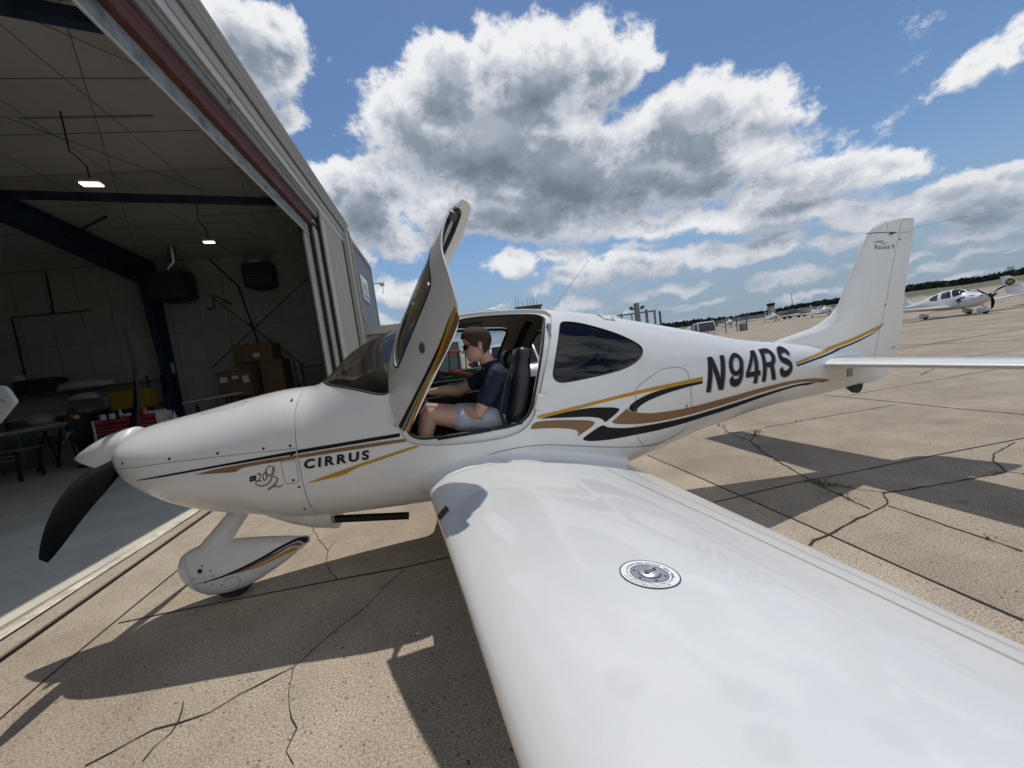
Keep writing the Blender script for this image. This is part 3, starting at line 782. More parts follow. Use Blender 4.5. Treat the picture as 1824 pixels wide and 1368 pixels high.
# heavy condensed italic registration, drawn as letter outlines in a unit cell
def arc(cx, cy, rx, ry, a0, a1, n=12): return [(cx + rx * math.cos(math.radians(a0 + (a1 - a0) * i / n)), cy + ry * math.sin(math.radians(a0 + (a1 - a0) * i / n))) for i in range(n + 1)]
def offs(pts, w):
    P = smooth_poly(pts, 5, 400, False); L_, R_ = [], []
    for i, q in enumerate(P):
        t = V(P[min(i + 1, len(P) - 1)]) - V(P[max(i - 1, 0)]); t.normalize(); nn = V((-t.y, t.x)) * w / 2
        L_.append((q[0] + nn.x, q[1] + nn.y)); R_.append((q[0] - nn.x, q[1] - nn.y))
    return L_ + R_[::-1]
GL_ = {
 'N': [[(0, 0), (0, 1), (.26, 1), (.76, .32), (.76, 1), (1, 1), (1, 0), (.74, 0), (.24, .68), (.24, 0)]],
 '9': [arc(.5, .67, .5, .34, 0, 360, 36)[:-1], arc(.5, .67, .265, .205, 0, 360, 24)[:-1]],
 '4': [[(.60, 0), (.60, .22), (0, .22), (0, .38), (.54, 1), (.84, 1), (.84, .37), (1, .37), (1, .22), (.84, .22), (.84, 0)], [(.60, .37), (.20, .37), (.60, .82)]],
 'R': [[(0, 0), (0, 1), (.58, 1)] + arc(.58, .71, .40, .29, 85, -62, 12) + [(1, 0), (.74, 0), (.50, .42), (.24, .42), (.24, 0)], [(.24, .57), (.24, .85), (.56, .85)] + arc(.56, .71, .17, .14, 80, -80, 8) + [(.56, .57)]],
}
ST_ = {'9t': ([(.86, .66), (.86, .36), (.76, .17), (.5, .125), (.27, .17), (.15, .30)], .22),
       'S': ([(.86, .70), (.80, .82), (.66, .88), (.48, .885), (.28, .85), (.16, .75), (.17, .65), (.30, .57), (.52, .51), (.72, .45), (.85, .36), (.86, .25), (.74, .155), (.52, .115), (.30, .14), (.17, .22), (.12, .32)], .205)}
def outline_tris(loops):
    if isinstance(loops, tuple):
        q = offs(*loops); k = len(q) // 2; return q, [(i, i + 1, len(q) - 2 - i, len(q) - 1 - i) for i in range(k - 1)]
    T = tessellate_polygon([[V((q[0], q[1], 0)) for q in lp] for lp in loops]); return [q for lp in loops for q in lp], T
def reg_letters(m, off, dx):
    bl, br, tl = [V(q) for q in REG]
    for g, x0, x1 in (('N', .0, .178), ('9', .226, .386), ('9t', .226, .386), ('4', .420, .588), ('R', .622, .790), ('S', .828, 1.0)):
        vs, fs = outline_tris(GL_[g] if g in GL_ else ST_[g]); out = []
        for x, y in vs:
            q = bl + (br - bl) * (x0 + (x1 - x0) * x) + (tl - bl) * y; out.append((q.x + dx[0], q.y + dx[1]))
        dec.append((side(None, off + (.0006 if g == '9t' else 0), 1, (out, fs), .03, .03), m))
reg_letters(M_GREYVINYL, .003, (-.013, -.009)); reg_letters(M_BLACK, .0048, (0, 0))
letters('CIRRUS', [(-1.722, 1.028), (-2.145, 1.026), (-1.735, 1.092)], M_GREYVINYL, dec, .03, 0, 1.35, .003, (-.005, -.004))
letters('CIRRUS', [(-1.722, 1.028), (-2.145, 1.026), (-1.735, 1.092)], M_BLACK, dec, .03, 0, 1.35, .0045)
letters('SR', [(-1.365, 0.998), (-1.415, 0.997), (-1.376, 1.038)], M_BLACK, cdec, .06, 0, 1.1)
letters('20', [(-1.413, 0.992), (-1.478, 0.99), (-1.425, 1.048)], M_BLACK, cdec, -.005)
# the flowing script g2 under the model number, one pen stroke each
M_SCRIPT = mat('taupe_script_vinyl', (.26, .225, .16), .4)
def pen(pts, ws):
    P = smooth_poly(pts, 6, 400, False); q = []; n = len(P)
    for i in range(n - 1):
        a, b = V(P[i]), V(P[i + 1]); d = (b - a)
        if d.length < 1e-6: continue
        d.normalize(); nn = V((-d.y, d.x))
        w0 = ws[0] + (ws[1] - ws[0]) * abs(math.sin(PI * i / n)); w1 = ws[0] + (ws[1] - ws[0]) * abs(math.sin(PI * (i + 1) / n))
        q.append([tuple(a + nn * w0 - d * .001), tuple(b + nn * w1 + d * .001), tuple(b - nn * w1 + d * .001), tuple(a - nn * w0 - d * .001)])
    return q
g_ = lambda pts: [(-1.395 - a * .175, .925 + b * .162) for a, b in pts]
cdec.append((side(pen(g_([(.78, .93), (.66, .99), (.52, .86), (.50, .66), (.62, .60), (.76, .70), (.80, .92), (.70, .60), (.55, .32), (.30, .20), (.10, .26), (.04, .36), (.12, .42)]), (.0028, .0072)), .0028), M_SCRIPT))
cdec.append((side(pen(g_([(.62, .56), (.76, .52), (.84, .40), (.76, .24), (.56, .08), (.42, .0), (.56, .08), (.74, .10), (.90, .06), (.98, .14)]), (.0028, .0078)), .0028), M_SCRIPT))
# access doors, seams and quarter-turn fasteners
BAG = smooth_poly([(-4.146, 0.952), (-4.165, 1.12), (-4.19, 1.203), (-4.26, 1.245), (-4.442, 1.313), (-4.536, 1.318), (-4.629, 1.309), (-4.688, 1.277), (-4.711, 1.22), (-4.705, 1.05), (-4.70, 0.92), (-4.66, 0.79), (-4.60, 0.735), (-4.45, .71), (-4.268, 0.715), (-4.215, 0.74), (-4.16, 0.826)], 4, 90)
dec.append((side(ribbon(BAG, .0045, True), .003), M_LINE2))
dec.append((side(ribbon(smooth_poly([(-2.527, 0.81), (-2.671, 0.868), (-2.868, 0.904), (-3.143, 0.924), (-3.419, 0.902), (-3.793, 0.812), (-4.088, 0.745), (-4.327, 0.70), (-4.5, .69)], 5, 90, False), .004), .0035), M_LINE))
dec.append((side(ribbon(LIP, .006, True), .002), M_LINE2))
dec.append((side([[(-4.655 + .008 * math.cos(a), .985 + .012 * math.sin(a)) for a in [i * PI / 5 for i in range(10)]]], .006), M_STEEL))
cdec.append((side(ribbon([(-.47, 1.20), (-0.9, 1.205), (-1.2, 1.196), (-1.691, 1.176)], .004), .003), M_LINE2))
OIL = smooth_poly([(-1.585, 1.095), (-1.595, 1.1), (-1.668, 1.099), (-1.680, 1.09), (-1.676, .955), (-1.668, .945), (-1.60, .945), (-1.588, .955)], 3, 90)
cdec.append((side(ribbon(OIL, .0035, True), .003), M_LINE2))
for (x, z) in [(-0.573, 1.237), (-0.894, 1.227), (-1.199, 1.218), (-1.49, 1.205), (-1.66, 1.197), (-1.652, 1.49), (-1.66, 1.134), (-1.668, 0.911), (-1.65, 0.734), (-1.64, .965)]:
    cdec.append((side([[(x + .0085 * math.cos(a), z + .0085 * math.sin(a)) for a in [i * PI / 6 for i in range(12)]]], .0035), M_SCREW))
# top of the cowling: scoop outline
def top_fn(off):
    return lambda x, y: V((x, y, ZM(x) + (ZT(x) - ZM(x)) * max(0, 1 - (abs(y) / HW(x)) ** EU(x)) ** (1 / EU(x)) + off))
def top(polys, off=.003): return to_me(flat_bm(polys, .04, .03), top_fn(off), V((0, 0, 1)))
cdec.append((top(ribbon(smooth_poly([(-.95, .16), (-1.0, .20), (-1.22, .25), (-1.30, .24), (-1.28, .20), (-1.05, .14)], 4, 90), .005, True)), M_LINE2))
for me, _ in dec + cdec: me.transform(Matrix.Translation(-PO))
join_into(fus, *dec); join_into(cowl, *cdec)

# ---- door frame: recessed flange, rubber seal, catches
ring = []
k = len(LIP)
Q = [min(OPEN, key=lambda q: (q[0] - p[0]) ** 2 + (q[1] - p[1]) ** 2) for p in LIP]
fl = MB()
L0 = [V((x, half(x, z), z)) + nrm(x, z) * -.001 for x, z in LIP]; L1 = [V((x, half(x, z), z)) + nrm(x, z) * -.02 for x, z in LIP]
O1 = [V((x, half(x, z), z)) + nrm(x, z) * -.022 for x, z in [tuple(V(p).lerp(V(q), .96)) for p, q in zip(LIP, Q)]]; O2 = [p + V((0, -.05, 0)) for p in O1]
fl.loft([L0, L1, O1, O2], 0, False, False)
pbuild(fl, 'door_frame', M_PAINT, smooth=50)
sl_ = MB(); sl_.tube([p + V((0, .004, 0)) for p in O1], .009, 8, closed=True); pbuild(sl_, 'door_seal', M_RUBBER, smooth=60)
mb = MB()
def sp(x, z, off=0): return V((x, half(x, z), z)) + nrm(x, z) * off
mb.bbox(sp(-3.395, 1.225, .012), (.085, .022, .115), .02, rot=Euler((0, math.radians(-20), 0)).to_matrix(), seg=4)
pbuild(mb, 'latch_cover', M_PAINT, smooth=50)
mb = MB(); mb.bbox(sp(-3.60, 1.80, -.02), (.03, .05, .05), .008, rot=Euler((0, math.radians(-24), 0)).to_matrix()); mb.rod(sp(-3.60, 1.80, .0), sp(-3.58, 1.70, .0), .009)
pbuild(mb, 'door_striker', M_STEEL)
# sill plate
mb = MB()
for x0, x1 in ((-2.62, -3.0), (-3.1, -3.24)):
    xs = [x0 + (x1 - x0) * i / 5 for i in range(6)]
    pts = [sp(x, 1.086 if x > -3.1 else 1.10, -.012) for x in xs]
    mb.loft([[p + V((0, .004, -.012)), p + V((0, -.06, .0)), p + V((0, -.06, .006)), p + V((0, .004, -.004))] for p in pts])
pbuild(mb, 'sill_scuff_plate', M_TRIM)

# ---- glazing: thin curved panes cut from the same skin
def pane(poly, y0, y1, x0, x1, off=-.004):
    a = MB(); k = int(abs(x1 - x0) / .045)
    xs = [x0 + (x1 - x0) * i / k for i in range(k + 1)]
    a.loft([ring_full(x, 56, off) for x in xs]); b = MB(); b.loft([ring_full(x, 56, off - .005) for x in [x0 - .02] + xs[1:-1] + [x1 + .02]])
    sh = boolean(a.mesh('a'), [b.mesh('b')])
    return boolean(sh, [prism_me(poly, y0, y1)], 'INTERSECT')
pbuild(pane(WSHIELD, -1.2, 1.2, -1.6, -3.0), 'windshield', M_WGLASS, smooth=50)
mb = MB()
def skinpt(x, z, sg, off): z = min(max(z, ZB(x) + .001), ZT(x) - .0005); return V((x, half(x, z) * sg, z)) + nrm(x, z, sg) * off
for sg in (1, -1):
    edge = [p for p in WSHIELD if p[0] <= -1.77 and half(p[0], min(p[1], ZT(p[0]))) > .02 and p[1] < ZT(p[0])]
    edge.sort(key=lambda p: WSHIELD.index(p)); mb.tube([skinpt(x, z, sg, 0) for x, z in edge], .007, 8)
pbuild(mb, 'windshield_seal', M_RUBBER, smooth=60)
o = pbuild(pane(REARW, .12, 1.2, -3.3, -4.6), 'rear_window', M_DGLASS, smooth=50)
mb = MB(); mb.tube([skinpt(x, z, 1, -.002) for x, z in REARW], .005, 8, closed=True); pbuild(mb, 'window_seal', M_RUBBER, smooth=60)
pbuild(pane(REARW, -1.2, -.12, -3.3, -4.6), 'rear_window', M_DOORGLASS, smooth=50)
pbuild(pane(STBDW, -1.2, -.12, -2.3, -3.6), 'side_window', M_CGLASS, smooth=50)
for poly in (STBDW, REARW):
    mb = MB(); mb.tube([skinpt(x, z, -1, -.03) for x, z in poly], .012, 8, closed=True); pbuild(mb, 'window_seal', M_RUBBER, smooth=60)

# ---- the port door, closed shape first, then swung forward and up on its hinge
DOORP = smooth_poly([(-3.60, 1.78), (-3.53, 1.66), (-3.477, 1.55), (-3.445, 1.40), (-3.406, 1.285), (-3.368, 1.205), (-3.33, 1.163), (-3.28, 1.138), (-3.22, 1.126), (-3.0, 1.122), (-2.75, 1.121), (-2.54, 1.122), (-2.46, 1.135), (-2.40, 1.175), (-2.375, 1.23), (-2.385, 1.30), (-2.43, 1.45), (-2.56, 1.66), (-2.72, 1.86), (-2.84, 1.955), (-2.98, 1.982), (-3.25, 1.978), (-3.42, 1.965), (-3.55, 1.93), (-3.615, 1.86)], 4)
def shrink(poly, d):
    c = V((sum(p[0] for p in poly) / len(poly), sum(p[1] for p in poly) / len(poly))); out = []
    n = len(poly)
    for i, p in enumerate(poly):
        t = V(poly[(i + 1) % n]) - V(poly[i - 1]); nn = V((-t.y, t.x)).normalized()
        if nn.dot(V(p) - c) < 0: nn = -nn
        q = V(p) - nn * d; out.append((q.x, q.y))
    return out
dx0, dx1 = -2.2, -3.9
xs = [dx0 + (dx1 - dx0) * i / 40 for i in range(41)]
def dshell(o0, o1, poly):
    A, B = MB(), MB(); A.loft([ring_full(x, 64, o0) for x in xs]); B.loft([ring_full(x, 64, o1) for x in [dx0 + .1] + xs[1:-1] + [dx1 - .1]])
    return boolean(boolean(A.mesh('a'), [B.mesh('b')]), [prism_me(poly, .1, 1.2)], 'INTERSECT')
DWIN = smooth_poly([(-2.645, 1.51), (-2.675, 1.470), (-2.77, 1.456), (-3.07, 1.457), (-3.22, 1.463), (-3.285, 1.478), (-3.315, 1.53), (-3.36, 1.68), (-3.41, 1.80), (-3.40, 1.845), (-3.35, 1.87), (-3.0, 1.915), (-2.88, 1.905), (-2.79, 1.83), (-2.69, 1.68), (-2.645, 1.57)], 4, 60)
dsh = boolean(dshell(.001, -.010, DOORP), [prism_me(DWIN, .1, 1.2)])
DIN = shrink(DOORP, .058)
dbody = boolean(dshell(-.0102, -.045, DIN), [prism_me(DWIN, .1, 1.2)])
bm = bmesh.new(); bm.from_mesh(dsh)
for f in bm.faces:
    c = f.calc_center_median(); f.material_index = 0
bm.to_mesh(dsh); bm.free()
HINGE = V((-2.36, .6, 1.32))
DW = V((.339, .674, -.861)); DT = V((.010, .113, -.022))
DM = Matrix.Translation(HINGE + DT) @ Matrix.Rotation(DW.length, 4, DW.normalized()) @ Matrix.Translation(-HINGE)
def dbend(me):
    # the roof part of the door is flatter than the cabin's own crown
    for v in me.vertices:
        c = v.co.copy(); s = max(0.0, min(1.0, (.50 - c.y) / .34)) if c.z > 1.4 else 0.0
        v.co = DM @ c + V((-.078, 0, .034)) * (s * s * (3 - 2 * s))
def dbuild(me, name, mats, parent=None, smooth=40):
    if isinstance(me, MB): me = me.mesh(name)
    dbend(me); me.transform(Matrix.Translation(-PO))
    return link_mesh(name, me, mats, parent or plane, smooth)
door = dbuild(dsh, 'cabin_door', [M_PAINT, M_LINER], smooth=40)
dbuild(dbody, 'door_liner', M_LINER, door, smooth=40)
DS = [(M_BLACK, [(-2.395, 1.216), (-2.733, 1.193), (-2.95, 1.184), (-3.13, 1.187), (-3.33, 1.214), (-3.15, 1.174), (-2.95, 1.160), (-2.793, 1.166), (-2.41, 1.176)]),
      (M_GOLD, [(-2.45, 1.124), (-2.758, 1.146), (-2.936, 1.154), (-3.12, 1.171), (-3.352, 1.210), (-3.346, 1.192), (-3.146, 1.154), (-2.95, 1.137), (-2.803, 1.129), (-2.48, 1.107)]),
      (M_BROWN, [(-2.415, 1.166), (-2.731, 1.159), (-2.90, 1.157), (-2.77, 1.150), (-2.43, 1.142)]),
      (M_BROWN, [(-2.937, 1.131), (-3.1, 1.148), (-3.25, 1.167), (-3.342, 1.184), (-3.322, 1.138), (-3.156, 1.119), (-3.055, 1.118)])]
dd = [(side([smooth_poly(p, 4, 60)], .0045), m) for m, p in DS]
dd.append((side([[(-2.99 + .028 * math.cos(a), 1.30 + .034 * math.sin(a)) for a in [i * PI / 8 for i in range(16)]]], .006), M_LINE))
dd.append((side(ribbon(DWIN, .014, True), .0035), M_RUBBER))
for me, _ in dd: dbend(me); me.transform(Matrix.Translation(-PO))
join_into(door, *dd)
me = pane(DWIN, .1, 1.2, -2.3, -3.7, -.006)
dbuild(me, 'door_window', M_DOORGLASS, door, 50)
SHADE = smooth_poly([(-3.295, 1.482), (-3.03, 1.463), (-2.985, 1.53), (-2.90, 1.60), (-2.80, 1.62), (-2.72, 1.58), (-2.68, 1.50), (-2.655, 1.50), (-2.655, 1.57), (-2.70, 1.68), (-2.80, 1.83), (-2.89, 1.90), (-3.0, 1.908), (-3.35, 1.862), (-3.395, 1.84), (-3.40, 1.80), (-3.35, 1.68)], 3, 60)
dbuild(side([SHADE], -.028), 'door_sunshade', mat('tan_sunshade_cloth', (.74, .66, .51), .8, var=.05), door, 60)
# inner trim pad and rubber bead round the inside of the door
mb = MB()
inn = shrink(DOORP, .050)
mb.tube([V((x, half(x, z), z)) + nrm(x, z) * -.022 for x, z in inn], .013, 8, closed=True)
dbuild(mb, 'door_seal', M_RUBBER, door, 60)
mb = MB(); c = V((-3.565, half(-3.565, 1.76), 1.76)); mb.bbox(c + V((0, -.025, -.015)), (.036, .036, .045), .008); mb.bbox(c + V((-.022, -.02, -.015)), (.02, .02, .035), .005)
dbuild(mb, 'door_latch', mat('dark_latch_steel', (.10, .10, .10), .45, metal=.5), door, 40)
mb = MB(); mb.bbox(V((-3.1, half(-3.1, 1.2) - .06, 1.22)), (.26, .05, .05), .02); dbuild(mb, 'door_armrest', M_TRIM, door, 50)
# hinge arms
mb = MB()
for hx, hz in ((-2.37, 1.22), (-2.42, 1.40)):
    a = sp(hx, hz, -.01); b = DM @ sp(hx - .06, hz, -.02)
    mb.tube([a, a.lerp(b, .5) + V((.03, .02, 0)), b], .014, 8)
mb.lathe([(.022, -.012), (.026, 0), (.022, .012)], sp(-2.365, 1.30, .006), 'y', 14)
pbuild(mb, 'door_hinge', M_PAINT, smooth=50)
# ---- spinner and three black scimitar blades
mb = MB()
prof = [(0.0, 0.0), (.014, -.006), (.045, -.05), (.085, -.12), (.122, -.20), (.150, -.28), (.166, -.35), (.172, -.40), (.172, -.415), (.160, -.43), (0, -.43)]
mb.lathe(prof, (0, 0, 1.277), 'x', 40)
spin = pbuild(mb, 'spinner', M_PAINT, smooth=50)
mb = MB()
for a in range(0, 360, 30):
    t = math.radians(a + 8); mb.sphere((-.395, .1605 * math.cos(t), 1.277 + .1605 * math.sin(t)), .006, 4)
me = mb.mesh('s'); me.transform(Matrix.Translation(-PO)); join_into(spin, (me, M_SCREW))
BCH = pchip([0, .12, .28, .45, .65, .82, .93, 1.0], [.085, .105, .148, .168, .156, .125, .09, .05])
def blade(theta, R):
    mb = MB(); n = 22; rings = []
    er = V((0, math.cos(theta), math.sin(theta))); et = V((0, -math.sin(theta), math.cos(theta))); ex = V((1, 0, 0))
    for i in range(n + 1):
        f = i / n; r = .10 + (R - .10) * f
        beta = math.radians(52 - 34 * f ** .7)
        c = BCH(f)
        th = .045 * (1 - f) ** 1.3 + .008
        sweep = .075 * math.sin(PI * f * .9) - .055 * f ** 2
        ctr = V((-.375, 0, 1.277)) + er * (r + (-.0)) + et * sweep
        cd = et * math.cos(beta) + ex * math.sin(beta); nd = ex * math.cos(beta) - et * math.sin(beta)
        ring = []
        for j in range(18):
            a = 2 * PI * j / 18
            ring.append(ctr + cd * (c / 2 * math.cos(a)) + nd * (th / 2 * math.sin(a) * (1 + .5 * math.cos(a))))
        rings.append(ring)
    mb.loft(rings); return mb
for th, R in ((100.6, .985), (-29.5, .895), (215.5, .96)):
    pbuild(blade(math.radians(th), R), 'propeller_blade', M_PROP, smooth=50)

# ---- wing
def airf(t, T=.15, m=.035, p=.4):
    yt = 5 * T * (.2969 * math.sqrt(t) - .126 * t - .3516 * t * t + .2843 * t**3 - .1036 * t**4)
    yc = m / p**2 * (2 * p * t - t * t) if t < p else m / (1 - p)**2 * (1 - 2 * p + 2 * p * t - t * t)
    return yc + yt, yc - yt
def wle(y): return -2.50 - .118 * (y - .60), .742 + .079 * (y - .66)
def wte(y): return -4.10 + .066 * (y - .66), .590 + .078 * (y - .66)
def wing_pt(y, t, up):
    (xl, zl), (xt, zt) = wle(y), wte(y); c = xl - xt
    u, l = airf(t, .15 - .006 * (y - .6)); return V((xl + (xt - xl) * t, y, zl + (zt - zl) * t + c * (u if up else l)))
NT = 26
TS = [.5 * (1 - math.cos(PI * i / NT)) for i in range(NT + 1)]
def wing_ring(y, k=1.0):
    up = [wing_pt(y, t, True) for t in reversed(TS)]; lo = [wing_pt(y, t, False) for t in TS[1:-1]]
    r = up + lo
    if k != 1:
        c = wing_pt(y, .45, True).lerp(wing_pt(y, .45, False), .5)
        r = [V((c.x + (p.x - c.x) * (.55 + .45 * k), p.y, c.z + (p.z - c.z) * k)) for p in r]
    return r
def wing_top(x, y, off):
    (xl, zl), (xt, zt) = wle(y), wte(y); t = min(.999, max(.0005, (xl - x) / (xl - xt)))
    p = wing_pt(y, t, True); e = .01
    q = wing_pt(y, min(1, t + e), True) - p; n = V((-q.z, 0, q.x)); n.normalize(); n = n if n.z > 0 else -n
    return p + n * off
M_WING = paint('aircraft_wing_paint', (.70, .705, .70), .03)
def wing_spots():
    # four faint round grey spots on the near wing
    nt = M_WING.node_tree; L = nt.links.new; b = nt.nodes['Principled BSDF']; old = b.inputs['Base Color'].links[0].from_socket
    tc = N(nt, 'ShaderNodeTexCoord'); acc = None
    for (x, y, z, r) in ((-2.959, 2.688, .982, .036), (-3.131, 2.773, .983, .035), (-3.098, 2.855, .991, .031), (-3.285, 2.88, .967, .032)):
        d = N(nt, 'ShaderNodeVectorMath', operation='DISTANCE'); L(tc.outputs['Object'], d.inputs[0]); d.inputs[1].default_value = V((x, y, z)) - PO
        m = N(nt, 'ShaderNodeMapRange', interpolation_type='SMOOTHSTEP'); m.inputs[1].default_value = r * 1.25; m.inputs[2].default_value = r * .75; L(d.outputs['Value'], m.inputs[0])
        if acc is None: acc = m.outputs[0]
        else: a = N(nt, 'ShaderNodeMath', operation='MAXIMUM'); L(acc, a.inputs[0]); L(m.outputs[0], a.inputs[1]); acc = a.outputs[0]
    k = N(nt, 'ShaderNodeMath', operation='MULTIPLY'); L(acc, k.inputs[0]); k.inputs[1].default_value = .12
    mx = N(nt, 'ShaderNodeMix', data_type='RGBA'); L(k.outputs[0], mx.inputs[0]); L(old, mx.inputs[6]); mx.inputs[7].default_value = (.42, .42, .41, 1); L(mx.outputs[2], b.inputs['Base Color'])
wing_spots()
def wing_mesh(sg):
    mb = MB(); ys = [.35, .6, .8] + [1 + .12 * i for i in range(37)]
    rings = [wing_ring(y) for y in ys if y < 5.3]
    for d, k in ((5.34, .93), (5.40, .75), (5.44, .5), (5.455, .2)): rings.append(wing_ring(d, k))
    if sg < 0: rings = [[V((p.x, -p.y, p.z)) for p in r] for r in rings]
    mb.loft(rings); return mb
for sg in (1, -1):
    w = pbuild(wing_mesh(sg), 'wing', M_WING, smooth=60)
    if sg < 0: continue
    wd = []
    def wtop(polys, off=.003, tris=None, g=.05): return to_me(flat_bm(polys, g, g, tris), lambda x, y: wing_top(x, y, off), V((0, 0, 1)))
    # flap and aileron gap, skin seams
    wd.append((wtop(ribbon([(-3.715, .82), (-3.735, 1.3), (-3.772, 1.86), (-3.795, 2.4), (-3.806, 2.75), (-3.83, 3.4), (-3.80, 4.2), (-3.75, 5.1)], .006)), M_LINE2))
    wd.append((wtop(ribbon([(-3.90, .80), (-3.885, 1.3), (-3.89, 1.9), (-3.90, 2.75), (-3.905, 3.4)], .004)), M_LINE2))
    wd.append((wtop(ribbon([(-3.806, 3.05), (-3.98, 3.05)], .006)), M_LINE2))
    # stall strip near the leading edge
    wd.append((wtop([[(-2.592, 1.325), (-2.604, 1.415), (-2.655, 1.39), (-2.64, 1.305)]], .006), M_BLACK))
    for me, _ in wd: me.transform(Matrix.Translation(-PO))
    join_into(w, *wd)
    # fuel filler with its placard
    M_PL_W = mat('placard_white', (.80, .80, .80), .5); M_PL_B = mat('placard_navy_ink', (.03, .035, .09), .5); M_PL_G = mat('filler_ring_grey', (.27, .28, .33), .45); M_PL_GR = mat('placard_green_ink', (.03, .22, .08), .5)
    cx, cy = -3.19, 2.378
    circ = lambda r, n=40: [(cx + r * math.cos(2 * PI * i / n), cy + r * math.sin(2 * PI * i / n)) for i in range(n)]
    def ann(r0, r1, n=48):
        a, b = circ(r0, n), circ(r1, n); return [[a[i], a[(i + 1) % n], b[(i + 1) % n], b[i]] for i in range(n)]
    fd = [(wtop([circ(.079)], .002, g=.03), M_PL_W), (wtop(ann(.0755, .079), .0023, g=.03), M_PL_B), (wtop(ann(.030, .050), .0023, g=.03), M_PL_G), (wtop(ann(.048, .0505), .0026, g=.03), M_PL_B), (wtop(ann(.0285, .0305), .0026, g=.03), M_PL_B)]
    # lettering set round the filler; reader stands at the wing tip looking inboard, so letter-up is -y and reading runs toward -x
    def arc_text(s, r, a0, size, m, inside=False, bold=.012, sp_=1.0):
        # angle measured from the top of the dial (toward -y), clockwise as read
        a = a0
        for ch in s:
            if ch == ' ': a += size * .42 / r * (1 if not inside else -1) * sp_; continue
            vs, fs, (x0, x1, y0, y1) = text_tris(ch, size, bold * size)
            wch = (x1 - x0) + size * .13
            am = a + (wch / 2 / r) * (1 if not inside else -1)
            out = []
            for x, y in vs:
                lx = x - (x0 + x1) / 2; rr = r + (y if not inside else -y)
                an = am + (lx / r) * (1 if not inside else -1)
                out.append((cx - rr * math.sin(an), cy - rr * math.cos(an)))
            fd.append((wtop(None, .0024, (out, fs), .03), m)); a += wch / r * (1 if not inside else -1) * sp_
    R_ = math.radians
    arc_text('AVGAS MIN GRADE', .0560, R_(-54), .0102, M_PL_B, False, .03); arc_text('100LL OR', .0560, R_(68), .0092, M_PL_B, False, .03); arc_text('100', .0560, R_(113), .0092, M_PL_GR, False, .03)
    arc_text('28 U.S. GAL (106 LITERS) TOTAL USABLE CAPACITY', .0600, R_(-62) , .0064, M_PL_B, True, .02, 1.03)
    arc_text('13 U.S. GAL (50 LITERS) USABLE TO TAB', .0700, R_(-84), .0064, M_PL_B, True, .02, 1.03)
    for i in range(6):
        a = R_(60 * i + 5); fd.append((wtop([[(cx + .040 * math.sin(a) + .004 * math.cos(b), cy + .040 * math.cos(a) + .004 * math.sin(b)) for b in [j * PI / 4 for j in range(8)]]], .0028, g=.03), M_SCREW))
    bm = bmesh.new(); ms = []
    for me, m_ in fd:
        if m_ not in ms: ms.append(m_)
        n0 = len(bm.faces); bm.from_mesh(me); bm.faces.ensure_lookup_table()
        for f in bm.faces[n0:]: f.material_index = ms.index(m_)
    me = bpy.data.meshes.new('fuel_placard'); bm.to_mesh(me); bm.free()
    pl = pbuild(me, 'fuel_placard', ms, smooth=60)
    c0 = wing_top(cx, cy, .004); mb = MB(); mb.lathe([(.029, 0), (.029, .004), (.026, .006), (0, .0065)], c0, 'z', 28)
    cap = pbuild(mb, 'fuel_cap', mat('satin_cap_metal', (.55, .55, .54), .3, metal=.6, var=.1), pl)
    mb = MB(); mb.bar(c0 + V((.010, .004, .008)), c0 + V((-.013, -.002, .011)), .010, .006); mb.rod(c0 + V((.010, .006, .006)), c0 + V((.010, .006, .016)), .007); mb.bar(c0 + V((-.010, -.006, .010)), c0 + V((-.018, .004, .008)), .008, .005)
    pbuild(mb, 'cap_latch', M_STEEL, pl)

# ---- fillet that fairs the wing into the fuselage
def fillet(sg):
    mb = MB(); rings = []
    base = wing_ring(.9); n = len(base)
    cols = []
    for i in range(n):
        p = wing_ring_y[.74][i]; a, b = wing_ring_y[.74][i - 1], wing_ring_y[.74][(i + 1) % n]
        t = b - a; nn = V((t.z, 0, -t.x)); nn.normalize()
        c = V((-3.3, 0, .7))
        if nn.dot(V((p.x, 0, p.z)) - c) < 0: nn = -nn
        h = .055 + .045 * max(0, min(1, (p.x + 2.75) / .25))
        fx, fz = p.x + nn.x * h, p.z + nn.z * h * (1 if nn.z > 0 else .4)
        fz = max(fz, ZB(fx) + .03)
        pf = V((fx, half(fx, fz) - .004, fz)); pc = V((p.x + nn.x * .006, half(p.x, max(p.z, ZB(p.x) + .03)) + .018, p.z + nn.z * .006)); pw = p + nn * .0015
        pw = V((pw.x, pc.y + .11, pw.z + .078 * (pc.y + .11 - .74)))
        pc = V((pc.x, pc.y, pc.z + .078 * (pc.y - .74)))
        cols.append([(pf * (1 - s)**2 + pc * 2 * s * (1 - s) + pw * s * s) for s in [k / 8 for k in range(9)]])
    rings = [[V((cols[i][k].x, cols[i][k].y * sg, cols[i][k].z)) for i in range(n)] for k in range(9)]
    mb.loft(rings, 0, False, False); return mb
wing_ring_y = {.74: wing_ring(.74)}
for sg in (1, -1): pbuild(fillet(sg), 'wing_fairing', M_PAINT, smooth=70)

